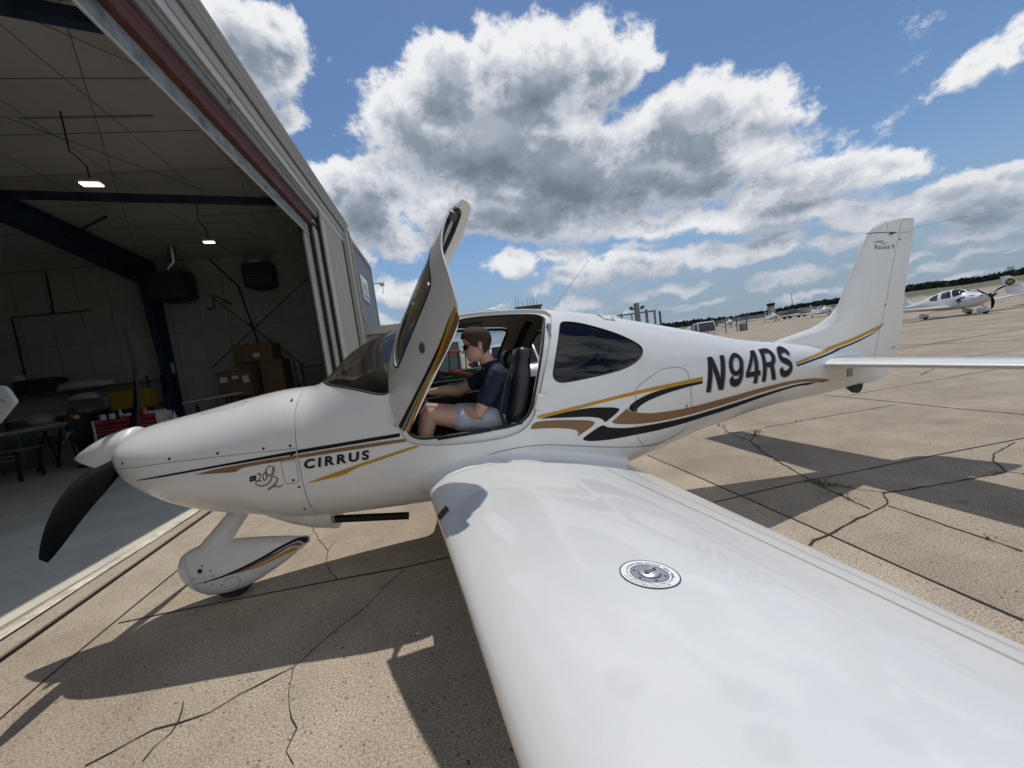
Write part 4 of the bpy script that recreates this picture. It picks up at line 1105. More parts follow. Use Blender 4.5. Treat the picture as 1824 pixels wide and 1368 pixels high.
# ---- fin and rudder
FLE = pchip([1.0, 1.30, 1.40, 1.437, 1.508, 1.607, 1.838, 2.087, 2.321, 2.378, 2.434, 2.468, 2.476], [-5.6, -5.9, -6.20, -6.47, -6.68, -6.84, -6.99, -7.148, -7.30, -7.342, -7.428, -7.55, -7.66])
FTE = pchip([.775, .81, .888, 1.0, 1.266, 1.651, 1.995, 2.32, 2.476], [-7.20, -7.435, -7.503, -7.574, -7.687, -7.763, -7.851, -7.937, -7.965])
FHI = pchip([.76, .843, 1.049, 1.596, 2.007, 2.326, 2.476], [-7.10, -7.16, -7.254, -7.456, -7.587, -7.70, -7.755])
FTH = pchip([.7, 1.1, 1.35, 1.5, 1.9, 2.476], [.04, .075, .062, .055, .046, .036])
def fin_half(x, z):
    xl, xt = FLE(z), FTE(z); t = min(1, max(0, (xl - x) / max(.05, xl - xt)))
    k = math.sqrt(max(0, t / .28)) if t < .28 else 1
    k = k * (2 - k) if t < .28 else 1
    back = 1 if t < .35 else max(0, 1 - ((t - .35) / .65) ** 1.6)
    w = FTH(z)
    if t < .28: k = math.sin(min(1, t / .28) * PI / 2) ** .8
    return w * k * back + .003
def fin_loft(zs, x0f, x1f, cap=True):
    mb = MB(); rings = []
    for z in zs:
        x0, x1 = x0f(z), x1f(z); xs = [x0 + (x1 - x0) * (.5 * (1 - math.cos(PI * i / 16))) for i in range(17)]
        rings.append([V((x, fin_half(x, z), z)) for x in xs] + [V((x, -fin_half(x, z), z)) for x in reversed(xs)])
    mb.loft(rings); return mb
zz = [1.05, 1.15, 1.25, 1.33] + [1.36 + .03 * i for i in range(36)] + [2.434, 2.455, 2.468, 2.475]
zz = sorted(z for z in zz if z <= 2.475)
fin = pbuild(fin_loft(zz, FLE, lambda z: FHI(z) + .004), 'fin', M_PAINT, smooth=60)
rz_ = [.778, .79, .81, .85, .9, .96, 1.02, 1.1, 1.2] + [1.3 + .08 * i for i in range(14)] + [2.40, 2.44, 2.465, 2.474]
rud = pbuild(fin_loft(rz_, lambda z: FHI(z) - .005, FTE), 'rudder', M_PAINT, smooth=60)
def finside(polys, off=.003, tris=None):
    def fn(x, z):
        yf = fin_half(x, z) if FTE(z) <= x <= FLE(z) else 0
        yh = half(x, z) if ZB(x) < z < ZT(x) else 0
        return V((x, max(yf, yh) + off, z))
    return to_me(flat_bm(polys, .02, .02, tris), fn, V((0, 1, 0)))
FG = [(-6.02, 1.166), (-6.242, 1.188), (-6.581, 1.229), (-6.961, 1.29), (-7.256, 1.355), (-7.436, 1.396), (-7.374, 1.357), (-7.253, 1.328), (-6.958, 1.257), (-6.578, 1.201), (-6.245, 1.164), (-6.02, 1.145)]
FB = [(-6.02, 1.138), (-6.244, 1.157), (-6.577, 1.186), (-6.957, 1.241), (-7.252, 1.309), (-7.414, 1.376), (-7.251, 1.298), (-6.955, 1.224), (-6.575, 1.168), (-6.241, 1.139), (-6.02, 1.12)]
fd = [(finside([smooth_poly(FG, 4, 60)], .004), M_GOLD), (finside([smooth_poly(FB, 4, 60)], .004), M_BLACK)]
M_GREYTXT = mat('grey_lettering', (.14, .14, .14), .5)
def fletters(s, quad, m, bold=0, shear=0, sp_=1): fd.append((finside(None, .004, fit_text(s, quad, bold, shear, sp_)), m))
fletters('R', [(-7.354, 2.180), (-7.388, 2.178), (-7.359, 2.229)], M_GREYTXT, -.004)
fletters('ELEASE', [(-7.394, 2.178), (-7.555, 2.167), (-7.399, 2.213)], M_GREYTXT, -.004)
fletters('9', [(-7.580, 2.166), (-7.612, 2.164), (-7.585, 2.213)], M_GREYTXT, -.004)
fletters('AVIDYNE', [(-7.357, 2.247), (-7.465, 2.240), (-7.361, 2.268)], M_GREYTXT, .02, .3)
fd.append((finside(pen([(-7.43, 2.236), (-7.47, 2.228), (-7.50, 2.232), (-7.515, 2.25)], (.001, .003)), .004), M_GREYTXT))
fd.append((finside([[(-7.441 + .009 * math.cos(a), 1.591 + .011 * math.sin(a)) for a in [i * PI / 6 for i in range(12)]]], .004), M_SCREW))
fd.append((finside(ribbon([(-7.30, 2.362), (-7.45, 2.348), (-7.66, 2.334)], .007), .003), M_LINE))
fd.append((finside(ribbon([(-7.53, 2.47), (-7.535, 2.36)], .003), .003), M_LINE2))
for me, _ in fd: me.transform(Matrix.Translation(-PO))
join_into(fin, *fd)
rd = [(finside(ribbon([(-7.72, 2.33), (-7.90, 2.335)], .005), .003), M_LINE2), (finside([[(-7.70, 2.27), (-7.714, 2.27), (-7.714, 2.25), (-7.70, 2.25)]], .004), M_SCREW), (finside([[(-7.53, 1.115), (-7.59, 1.125), (-7.59, 1.118), (-7.53, 1.108)]], .004), M_SCREW)]
for me, _ in rd: me.transform(Matrix.Translation(-PO))
join_into(rud, *rd)
mb = MB(); mb.bbox((-7.58, .0, 2.325), (.05, .13, .012), .004); pbuild(mb, 'rudder_hinge', M_SCREW)
mb = MB(); mb.rod((-7.70, .04, 2.345), (-8.42, .62, 2.36), .0018, .0014, 6); mb.rod((-7.70, -.04, 2.345), (-8.42, -.62, 2.36), .0018, .0014, 6); pbuild(mb, 'navigation_antenna', M_STEEL)

# ---- horizontal tail
def hs_ring(y, k=1.0):
    xl, zl = -6.425 - .028 * (y - .2), 1.083 - .016 * (y - .2)
    xt, zt = -7.20 + .06 * (y - .2), 1.050 - .016 * (y - .2)
    c = xl - xt; r = []
    for t in reversed(TS): r.append(V((xl + (xt - xl) * t, y, zl + (zt - zl) * t + c * k * airf(t, .105, 0)[0])))
    for t in TS[1:-1]: r.append(V((xl + (xt - xl) * t, y, zl + (zt - zl) * t + c * k * airf(t, .105, 0)[1])))
    return r
for sg in (1, -1):
    mb = MB(); rings = []
    for y, k in [(.04, 1), (.2, 1), (.5, 1), (.9, 1), (1.3, 1), (1.7, 1), (1.90, 1), (1.94, .8), (1.965, .4)]:
        rings.append([V((p.x, p.y * sg, p.z)) for p in hs_ring(y, k)])
    mb.loft(rings); pbuild(mb, 'horizontal_stabilizer', M_PAINT, smooth=60)
    mb = MB(); cols = []  # root fairing
    n = len(rings[0]); B = [hs_ring(.3)[i] for i in range(n)]; rr = []
    for k in range(6):
        s = k / 5; row = []
        for p in B:
            c = V((-6.80, 0, 1.068)); d = V((p.x, 0, p.z)) - c; g = 1 + .16 * (1 - s) ** 2
            q = c + V((d.x * (1 + .10 * (1 - s) ** 2), 0, d.z * (1 + .7 * (1 - s) ** 2))); row.append(V((q.x, (.11 + .12 * s + (.07 * (1 - (1 - s)**2) if False else 0)) * sg, q.z)))
        rr.append(row)
    mb.loft(rr, 0, True, False); pbuild(mb, 'stabilizer_fairing', M_PAINT, smooth=60)
mb = MB(); mb.prism([(-6.93, .77), (-7.10, .785), (-7.085, .735), (-7.05, .70), (-7.02, .695)], -.03, .03); pbuild(mb, 'tail_skid', M_RUBBER)
mb = MB(); me = side([[(-6.80, .99), (-6.885, .985), (-6.885, .90), (-6.80, .905)]], .006)
pbuild(me, 'data_plate', mat('etched_data_plate', (.30, .29, .26), .4, metal=.5, var=.3, vscale=60))

# ---- antennas on the roof
mb = MB(); mb.lathe([(.075, 0), (.07, .02), (.045, .032), (0, .036)], (-3.22, .05, 1.985), 'z', 20); pbuild(mb, 'dome_antenna', M_PAINT, smooth=60)
mb = MB(); b = V((-3.75, .04, 1.94)); mb.rod(b, b + V((-.40, .0, .40)), .005, .0018, 8); mb.lathe([(.03, 0), (.022, .02), (0, .03)], b, 'z', 14); mb.sphere(b + V((-.40, 0, .40)), .006, 5); pbuild(mb, 'whip_antenna', mat('white_antenna', (.6, .6, .58), .4))
mb = MB(); a = sp(-4.12, 1.835, .0); b = sp(-4.24, 1.80, .0)
mb.tube([a, a + V((0, .0, .012)), V((-4.13, half(-4.13, 1.80) + .012, 1.795)), V((-4.225, half(-4.225, 1.775) + .012, 1.772)), b + V((0, 0, .008)), b], .005, 8); pbuild(mb, 'roof_step_handle', M_STEEL)
mb = MB(); mb.sphere((-4.33, .0, 1.81), .05, 8, 0, (1.4, .6, .55)); pbuild(mb, 'beacon', M_PAINT, smooth=60)

# ---- exhaust outlet and stack
mb = MB(); rings = []
for x, d, w in [(-1.20, .0, .10), (-1.32, .02, .17), (-1.45, .065, .20), (-1.6, .115, .21), (-1.745, .145, .20)]:
    z0 = ZB(x) + .06; rings.append([V((x, .12 + w * math.cos(a), z0 - max(0, math.sin(a)) * (d + .06) + max(0, -math.sin(a)) * .03)) for a in [2 * PI * i / 24 for i in range(24)]])
mb.loft(rings); pbuild(mb, 'cowl_outlet_fairing', M_PAINT, smooth=50)
mb = MB(); mb.lathe([(.029, .0), (.029, .66), (.024, .66), (.024, .3), (0, .3)], (0, 0, 0), 'x', 20)
me = mb.mesh('e'); me.transform(Matrix.Translation((-1.64, .2, .537)) @ Matrix.Rotation(math.radians(180), 4, 'Z') @ Matrix.Rotation(math.radians(9.5), 4, 'Y')); pbuild(me, 'exhaust_pipe', M_EXH, smooth=40)

# ---- landing gear
def pant(mb, c, L0, L1, zlo, zhi, w, tail_up):
    rings = []
    n = 16
    for i in range(n + 1):
        f = i / n; x = c[0] + L0 - (L0 + L1) * (1 - math.cos(PI * f * .5) if False else f)
        prof_ = (math.sin(PI * min(1, (f + .0) / .62) / 2) ** .62 if f < .62 else (1 - ((f - .62) / .38) ** 1.7 * .86))
        zc = (zlo + zhi) / 2 + tail_up * max(0, (f - .35) / .65) ** 1.5; hh = (zhi - zlo) / 2 * max(.02, prof_); ww = w * max(.03, prof_)
        rings.append([V((x, c[1] + ww * (abs(math.cos(a)) ** .85) * (1 if math.cos(a) > 0 else -1), zc + hh * (abs(math.sin(a)) ** .85) * (1 if math.sin(a) > 0 else -1))) for a in [2 * PI * j / 24 for j in range(24)]])
    mb.loft(rings)
def wheel(name_parent, c, r, w):
    mb = MB(); mb.lathe([(r * .55, -w / 2), (r * .88, -w / 2), (r * .98, -w * .3), (r, 0), (r * .98, w * .3), (r * .88, w / 2), (r * .55, w / 2)], c, 'y', 28)
    return pbuild(mb, 'tyre', M_TYRE, name_parent, 50)
mb = MB(); rings = []
NPX = [-.505, -.52, -.55, -.60, -.64, -.70, -.78, -.88, -.98, -1.08, -1.18, -1.28, -1.37, -1.43, -1.462]
npt = pchip([-1.462, -1.40, -1.25, -1.05, -.9, -.75, -.62, -.54, -.505], [.358, .366, .396, .428, .447, .458, .44, .395, .325]); npb = pchip([-1.462, -1.40, -1.25, -1.05, -.9, -.75, -.62, -.54, -.505], [.308, .274, .185, .095, .048, .045, .10, .19, .265]); npw = pchip([-1.462, -1.40, -1.25, -1.05, -.9, -.75, -.62, -.54, -.505], [.014, .034, .075, .112, .128, .124, .098, .065, .02])
for x in NPX:
    zt_, zb_ = npt(x), npb(x); rings.append([V((x, npw(x) * abs(math.cos(a)) ** .8 * (1 if math.cos(a) > 0 else -1), (zt_ + zb_) / 2 + (zt_ - zb_) / 2 * abs(math.sin(a)) ** .9 * (1 if math.sin(a) > 0 else -1))) for a in [2 * PI * j / 28 for j in range(28)]])
mb.loft(rings)
np_ = pbuild(mb, 'wheel_fairing', M_PAINT, smooth=50)
wheel(np_, (-.86, 0, .165), .165, .11)
def pside(polys, off=.003):
    me = np_.data; bm = bmesh.new(); bm.from_mesh(me); bvh = BVHTree.FromBMesh(bm); bm.free()
    def fn(x, z):
        h = bvh.ray_cast(V((x, 2, z)) - PO, V((0, -1, 0)))
        return (h[0] + PO + V((0, off, 0))) if h[0] is not None else V((x, .03, z))
    q = flat_bm(polys, .03, .02)
    bad = [f for f in q.faces if any(bvh.ray_cast(V((v.co.x, 2, v.co.y)) - PO, V((0, -1, 0)))[0] is None for v in f.verts)]
    bmesh.ops.delete(q, geom=bad, context='FACES'); return to_me(q, fn, V((0, 1, 0)))
PB = [(-.64, .20), (-.86, .232), (-1.10, .29), (-1.25, .34), (-1.37, .365), (-1.458, .355), (-1.455, .325), (-1.43, .31), (-1.385, .345), (-1.25, .318), (-1.10, .268), (-.86, .218)]
PN = [(-.85, .220), (-1.02, .248), (-1.20, .30), (-1.33, .333), (-1.385, .338), (-1.42, .308), (-1.39, .305), (-1.33, .318), (-1.20, .275), (-1.02, .235)]
PG = [(-.95, .225), (-1.12, .248), (-1.26, .286), (-1.34, .306), (-1.385, .295), (-1.36, .28), (-1.28, .268), (-1.12, .232)]
pd = [(pside([smooth_poly(PB, 4, 60)], .003), M_BLACK), (pside([smooth_poly(PN, 4, 60)], .0045), M_BROWN), (pside([smooth_poly(PG, 4, 60)], .006), M_GOLD),
      (pside(ribbon([(-.60, .40), (-.62, .30), (-.645, .18), (-.67, .10)], .004), .003), M_LINE2), (pside(ribbon(smooth_poly([(-.86, .18), (-.90, .205), (-.95, .195), (-.965, .155), (-.93, .105), (-.87, .10)], 4, 90, False), .004), .003), M_LINE2)]
for (x, z, r) in [(-.715, .30, .018), (-.735, .335, .006), (-.79, .29, .006), (-.66, .25, .006), (-.74, .205, .006), (-.80, .245, .006), (-.78, .18, .006), (-.84, .16, .006)]:
    pd.append((pside([[(x + r * math.cos(a), z + r * math.sin(a)) for a in [i * PI / 6 for i in range(12)]]], .005), M_SCREW))
for me, _ in pd: me.transform(Matrix.Translation(-PO))
join_into(np_, *pd)
def strut_mb(a, b, w0, w1, t0, t1):
    mb = MB(); rings = []
    a, b = V(a), V(b)
    for i in range(9):
        f = i / 8; p = a.lerp(b, f); w = w0 + (w1 - w0) * f; t = t0 + (t1 - t0) * f
        rings.append([p + V((w * math.cos(q), t * math.sin(q), w * .35 * math.cos(q))) for q in [2 * PI * j / 20 for j in range(20)]])
    mb.loft(rings); return mb
mb = strut_mb((-1.07, 0, .74), (-.685, 0, .34), .062, .10, .035, .075); pbuild(mb, 'nose_gear_leg', M_PAINT, smooth=60)
for sg in (1, -1):
    mb = MB(); pant(mb, (-3.55, 1.42 * sg, 0), .36, .62, .10, .45, .125, .05); q = pbuild(mb, 'wheel_fairing', M_PAINT, smooth=50)
    wheel(q, (-3.55, 1.42 * sg, .19), .19, .14)
    pbuild(strut_mb((-3.40, .45 * sg, .62), (-3.52, 1.38 * sg, .36), .07, .05, .03, .025), 'main_gear_leg', M_PAINT, smooth=60)

# ---- cabin interior
mb = MB(); x0, x1 = -1.82, -2.36   # glareshield and panel
rings = []
for x, zt, zf in [(-1.90, 1.50, 1.45), (-2.02, 1.56, 1.42), (-2.12, 1.60, 1.38), (-2.22, 1.628, 1.34), (-2.30, 1.632, 1.34), (-2.335, 1.61, 1.36)]:
    h = half(x, min(1.44, ZT(x) - .05)) - .055; row = []
    for i in range(25):
        f = i / 24 * 2 - 1; hood = 1 - abs(f) ** 4
        row.append(V((x, f * h, 1.40 + (zt - 1.40) * (.25 + .75 * hood ** .6))))
    row += [V((x, h * (1 - 2 * i / 6), zf - .25)) for i in range(7)]
    rings.append(row)
mb.loft(rings); pbuild(mb, 'glareshield', M_GLARE, smooth=50)
mb = MB(); mb.bbox((-2.31, 0, 1.30), (.05, 1.02, .36), .02)
for y in (-.28, .0, .28): mb.bbox((-2.338, y, 1.36), (.012, .24, .19), .005, 1)
for y in (-.4, -.2, .2, .4): mb.rod((-2.335, y, 1.2), (-2.35, y, 1.2), .022, None, 12, 1)
pbuild(mb, 'instrument_panel', [M_TRIM, mat('dark_display_glass', (.01, .012, .016), .1)])
mb = MB(); mb.bbox((-2.95, 0, .66), (1.7, .84, .05), .01); pbuild(mb, 'cabin_floor', M_TRIM)
mb = MB(); mb.bbox((-2.72, 0, .93), (.75, .20, .50), .05); mb.bbox((-2.46, 0, 1.10), (.25, .2, .42), .04); pbuild(mb, 'center_console', M_TRIM)
mb = MB(); mb.bbox((-3.7, 0, .92), (.04, .95, .5), .01); pbuild(mb, 'rear_footwell_panel', M_TRIM)
mb = MB(); mb.bbox((-3.04, -.50, 1.23), (1.15, .10, .13), .03); mb.bbox((-2.95, -.545, 1.05), (1.3, .05, .3), .02); pbuild(mb, 'side_armrest', M_TRIM)
# roof arch between the front and rear side windows
mb = MB(); 
for sg in (-1,):
    P = [V((x, half(x, z) * sg, z)) - nrm(x, z, sg) * .04 for x, z in [(-3.42, 1.30), (-3.44, 1.5), (-3.50, 1.7), (-3.56, 1.84), (-3.60, 1.92)]]
    mb.tube(P, .035, 10)
pbuild(mb, 'roof_arch', M_TRIM, smooth=60)
def seat(y, dx=0.0, dz=0.0):
    s = MB(); s.bbox((-3.02 + dx, y, 1.0 + dz), (.52, .47, .16), .06, seg=4)
    cu = pbuild(s, 'seat_cushion', M_LEATHER, smooth=60)
    s = MB(); rings = []
    for f, w, t in [(0, .20, .07), (.1, .225, .085), (.35, .235, .085), (.6, .225, .075), (.74, .19, .065), (.80, .15, .06), (.86, .145, .065), (.95, .14, .065), (.985, .12, .05), (1.0, .08, .03)]:
        c = V((-3.20 + dx - .185 * f, y, 1.03 + dz + .615 * f)); ax = V((1, 0, .25)).normalized()
        rings.append([c + V((0, 1, 0)) * (w * (abs(math.cos(a)) ** .5) * (1 if math.cos(a) > 0 else -1)) + ax * (t * (abs(math.sin(a)) ** .6) * (1 if math.sin(a) > 0 else -1)) for a in [2 * PI * j / 32 for j in range(32)]])
    s.loft(rings); b = pbuild(s, 'seat_back', M_LEATHER, smooth=60)
    s = MB()
    for e in (-.17, .17):
        s.tube([V((-3.20 + dx + .085 - .185 * f + (.0), y + e * (1 - .25 * f), 1.03 + dz + .615 * f)) for f in (.05, .3, .55, .72)], .006, 6)
    me = s.mesh('s'); me.transform(Matrix.Translation(-PO)); join_into(b, (me, M_TRIM))
    s = MB(); s.rod((-3.22 + dx, y + .23, 1.12), (-3.22 + dx, y + .26, 1.12), .018); s.tube([(-3.26 + dx, y + .17, 1.52), (-3.18 + dx, y + .2, 1.42), (-3.10 + dx, y + .22, 1.2), (-3.12 + dx, y + .245, 1.08)], .014, 6)
    pbuild(s, 'seat_belt', M_TRIM, smooth=40)
seat(.31); seat(-.27)
mb = MB(); mb.bbox((-4.05, 0, 1.0), (.5, .9, .2), .06); mb.bbox((-4.36, 0, 1.25), (.12, .66, .5), .05, rot=Euler((0, .2, 0)).to_matrix()); pbuild(mb, 'rear_bench', M_LEATHER, smooth=60)
# headset and sun visor bits overhead
mb = MB(); mb.bbox((-2.98, .12, 1.90), (.26, .14, .012), .005); mb.rod((-2.86, .05, 1.91), (-3.02, .28, 1.84), .006); pbuild(mb, 'sun_visor', M_TRIM)
# ================================================================== people
M_SKIN = mat('skin', (.50, .295, .215), .5, var=.10, vscale=14, bump=.05, bscale=200)
M_HAIR = mat('brown_hair', (.050, .030, .018), .75, var=.5, vscale=50, bump=.35, bscale=120, spec=.2, stretch=(.25, 1, 1))
M_NAVY = mat('navy_polo_cloth', (.007, .012, .034), .85, var=.25, vscale=10, bump=.35, bscale=14)
M_SHORTS = mat('pale_grey_shorts_cloth', (.40, .41, .46), .9, var=.06, bump=.3, bscale=16)
M_LENS = mat('black_sunglass', (.005, .005, .006), .08)
M_DARKSHIRT = mat('dark_work_shirt', (.016, .02, .03), .9, var=.3, bump=.3, bscale=14)
M_DARKPANTS = mat('black_work_trousers', (.006, .006, .007), .9, var=.3)
M_GLOVE = mat('blue_nitrile_glove', (.02, .24, .36), .45)
M_SHOE = mat('dark_shoe', (.012, .012, .012), .6)

def limb(mb, pts, rs, n=14, sub=5):
    """tapering limb through joints, smooth in radius"""
    P = [V(p) for p in pts]; out = []; ro = []
    for i in range(len(P) - 1):
        for k in range(sub):
            f = k / sub; g = f * f * (3 - 2 * f)
            out.append(P[i].lerp(P[i + 1], f)); ro.append(rs[i] + (rs[i + 1] - rs[i]) * g)
    out.append(P[-1]); ro.append(rs[-1])
    # round the ends
    d0 = (out[0] - out[1]).normalized(); d1 = (out[-1] - out[-2]).normalized()
    out = [out[0] + d0 * ro[0] * .8, out[0] + d0 * ro[0] * .5] + out + [out[-1] + d1 * ro[-1] * .5, out[-1] + d1 * ro[-1] * .8]
    ro = [ro[0] * .3, ro[0] * .75] + ro + [ro[-1] * .75, ro[-1] * .3]
    mb.tube(out, ro, n)
def ovals(mb, secs, yc, n=24):
    """torso: (x, z, depth, half width) sections"""
    mb.loft([[V((x + dx * math.cos(a), yc + wy * math.sin(a), z)) for a in [2 * PI * j / n for j in range(n)]] for x, z, dx, wy in secs])
HSC = 1.09
def head_mesh(off=0.0, hair=False):
    """facing +x, chin at z = 0, height 1 = .235 m; origin under the ear line"""
    FR = pchip([0, .04, .10, .17, .22, .27, .31, .36, .46, .52, .58, .65, .75, .87, .95, 1.0], [.052, .082, .090, .085, .090, .089, .094, .094, .088, .084, .090, .094, .092, .074, .045, .0])
    BK = pchip([0, .1, .2, .35, .5, .65, .8, .92, 1.0], [.02, .03, .045, .075, .095, .103, .097, .065, .0])
    WD = pchip([0, .06, .15, .3, .45, .6, .75, .88, .96, 1.0], [.025, .042, .055, .066, .071, .077, .077, .062, .034, .0])
    nv, nu = 44, 48; rings = []
    for i in range(nv + 1):
        h = i / nv; row = []
        for j in range(nu):
            a = 2 * PI * j / nu; c, s = math.cos(a), math.sin(a)
            f, b, w = FR(h), BK(h), WD(h)
            x = (f if c > 0 else b) * abs(c) ** .85 * (1 if c > 0 else -1); y = w * abs(s) ** .9 * (1 if s > 0 else -1)
            da = a if a < PI else a - 2 * PI
            nose = .026 * math.exp(-((da / .17) ** 2)) * math.exp(-((h - .345) / .045) ** 2) + .014 * math.exp(-((da / .13) ** 2)) * math.exp(-((h - .43) / .06) ** 2)
            lip = .006 * math.exp(-((da / .3) ** 2)) * (math.exp(-((h - .235) / .018) ** 2) + math.exp(-((h - .19) / .018) ** 2))
            eye = -.010 * math.exp(-(((abs(da) - .42) / .2) ** 2)) * math.exp(-((h - .49) / .04) ** 2)
            brow = .005 * math.exp(-((da / .6) ** 2)) * math.exp(-((h - .555) / .03) ** 2)
            x += (nose + lip + eye + brow); r = math.hypot(x, y) + 1e-6
            k = (r + off) / r
            row.append(V((x * k, y * k, h * .235 + (off * .9 if h > .8 else 0) * (h - .8) * 5)))
        rings.append(row)
    return rings, nv, nu
def put_head(mb, c, pitch=0.0, yaw=0.0):
    R_ = Matrix.Rotation(yaw, 3, 'Z') @ Matrix.Rotation(pitch, 3, 'Y')
    rings, nv, nu = head_mesh()
    mb.loft([[R_ @ (p * HSC) + V(c) for p in r] for r in rings])
    for s in (1, -1):  # ears
        e = MB(); e.sphere((0, 0, 0), .03, 8, 0, (.55, .25, 1)); 
        mb.add([R_ @ ((V(v) + V((-.012, s * .077, .105))) * HSC) + V(c) for v in e.v], e.f)
    return R_
def put_hair(c, R_, seed=1, off=.012):
    rng = random.Random(seed); rings, nv, nu = head_mesh(off, True); mb = MB(); b = 0
    vs = []
    for i, r in enumerate(rings):
        for j, p in enumerate(r):
            a = 2 * PI * j / nu; da = abs(a if a < PI else a - 2 * PI); h = i / nv
            q = p * 1.0
            if h > .55: q = V((p.x, p.y, p.z)) + V((rng.gauss(0, .0010), rng.gauss(0, .0010), rng.gauss(0, .0012))) + (V((.012, 0, .010)) * max(0, (h - .7)) * 3 * (1 if da < 1.2 else .3))
            vs.append(R_ @ (q * HSC) + V(c))
    fs = []
    for i in range(nv):
        for j in range(nu):
            a = 2 * PI * (j + .5) / nu; da = abs(a if a < PI else a - 2 * PI); h = (i + .5) / nv
            line = .74 if da < .75 else .74 - (da - .75) * .55 if da < 1.25 else .44 if da < 1.55 else .56 if da < 1.85 else .30
            if da > 2.1: line = .18
            if h > line: j2 = (j + 1) % nu; fs.append((i * nu + j, i * nu + j2, (i + 1) * nu + j2, (i + 1) * nu + j))
    mb.add(vs, fs); return mb
def hand(mb, wrist, fwd, up, side_, curl=.5, scale=1.0):
    """palm, four unequal fingers and a thumb from the palm's side; fwd along the fingers, up = back of the hand, side_ = toward the thumb"""
    w = V(wrist); f, u = V(fwd).normalized(), V(up).normalized(); s = f.cross(u).normalized() * side_; u = s.cross(f).normalized() * (1 if s.cross(f).dot(u) > 0 else -1)
    S = scale
    for k in (-.030, -.010, .010, .030):
        mb.tube([w + s * k * .55 * S, w + f * .05 * S + s * k * .85 * S, w + f * .092 * S + s * k * S], [.017 * S, .015 * S, .0115 * S], 8)
    mb.tube([w - f * .01 * S, w + f * .045 * S, w + f * .085 * S], [.024 * S, .026 * S, .018 * S], 10)
    for k, l in zip((.030, .010, -.010, -.030), (.072, .082, .076, .058)):
        p = w + f * .09 * S + s * k * S; pts = [p]; d = f.copy(); rs = [.0098 * S]
        for seg, q in enumerate((.45, .32, .23)):
            ang = curl * (.45 + .45 * seg); d = (d * math.cos(ang) - u * math.sin(ang)); d.normalize()
            # keep u perpendicular
            p = p + d * l * q * S; pts.append(p); rs.append((.0092 - .0009 * seg) * S)
            u2 = s.cross(d); u = u2 if u2.dot(u) > 0 else -u2; u.normalize()
        mb.tube(pts, rs, 8)
        u = V(up).normalized(); u = (u - f * u.dot(f)).normalized()
    p = w + f * .028 * S + s * .026 * S
    mb.tube([p, p + (f * .55 + s * .75) * .036 * S, p + (f * .85 + s * .75 - u * .25) * .062 * S, p + (f * 1.15 + s * .7 - u * .45) * .080 * S], [.014 * S, .012 * S, .0105 * S, .008 * S], 8)
from mathutils import noise as mnoise
def fuse(mb, name, mats, parent, voxel=.006, smooth_it=4, fold=0.0):
    me = mb.mesh('tmp', True, 0); o = bpy.data.objects.new('tmp', me); COL.objects.link(o)
    r = o.modifiers.new('r', 'REMESH'); r.mode = 'VOXEL'; r.voxel_size = voxel
    s = o.modifiers.new('s', 'SMOOTH'); s.factor = .5; s.iterations = smooth_it
    bpy.context.view_layer.update()
    m2 = bpy.data.meshes.new_from_object(o.evaluated_get(bpy.context.evaluated_depsgraph_get())); bpy.data.objects.remove(o)
    if fold:
        nn = [v.normal.copy() for v in m2.vertices]
        for v, n_ in zip(m2.vertices, nn):
            p = v.co; k = mnoise.noise(V((p.x * 9 + p.z * 7, p.y * 8, p.z * 16 - p.x * 9))) + .5 * mnoise.noise(V((p.x * 24, p.y * 22, p.z * 30 + p.x * 14)))
            v.co = p + n_ * (fold * (1 - abs(k) * 2.2))
    if parent is not None: m2.transform(parent.matrix_world.inverted())
    return link_mesh(name, m2, mats, parent, 179)

# ---- the pilot in the left seat
Y0 = .31
pilot = thing('person', 'person in navy polo shirt, pale shorts and sunglasses sitting in the open cockpit', 'person', (-3.05, Y0, .70))
bpy.context.view_layer.update()
b = MB()
ovals(b, [(-3.10, 1.06, .09, .13), (-3.115, 1.12, .11, .155), (-3.13, 1.22, .105, .145), (-3.145, 1.33, .112, .158), (-3.145, 1.42, .11, .172), (-3.135, 1.475, .09, .16), (-3.125, 1.515, .06, .11), (-3.11, 1.545, .052, .06)], Y0)
limb(b, [(-3.12, Y0, 1.50), (-3.085, Y0, 1.575), (-3.055, Y0, 1.65)], [.062, .056, .055])
HC = (-3.03, Y0, 1.587)
RH = put_head(b, HC, math.radians(4), 0)
# near arm: elbow down by the lap; far arm reaching for the panel
sh, el_, wr = (-3.125, .475, 1.465), (-2.935, .515, 1.195), (-2.78, .40, 1.232)
limb(b, [(-3.14, .40, 1.47), sh, el_, (-2.86, .46, 1.215), wr], [.06, .058, .047, .044, .029])
hand(b, wr, (1, -.55, .15), (.1, .35, .9), -1, .55)
sh2, el2, wr2 = (-3.115, .145, 1.465), (-2.83, .06, 1.355), (-2.60, .07, 1.385)
limb(b, [(-3.13, .21, 1.47), sh2, el2, (-2.74, .06, 1.375), wr2], [.06, .058, .050, .047, .030])
hand(b, wr2, (1, .05, .12), (-.1, .2, .95), 1, .6)
for y, kz, kx in ((Y0 + .115, 1.235, -2.59), (Y0 - .12, 1.25, -2.57)):
    limb(b, [(-3.08, Y0 + (y - Y0) * .75, 1.115), (-2.82, y, 1.165), (kx, y, kz), (kx + .055, y, 1.10), (kx + .12, y, .80)], [.092, .082, .064, .058, .036])
    limb(b, [(kx + .12, y, .77), (kx + .20, y, .735), (kx + .30, y, .73)], [.04, .038, .028])
fuse(b, 'body', M_SKIN, pilot, .0055, 3)
b = MB()
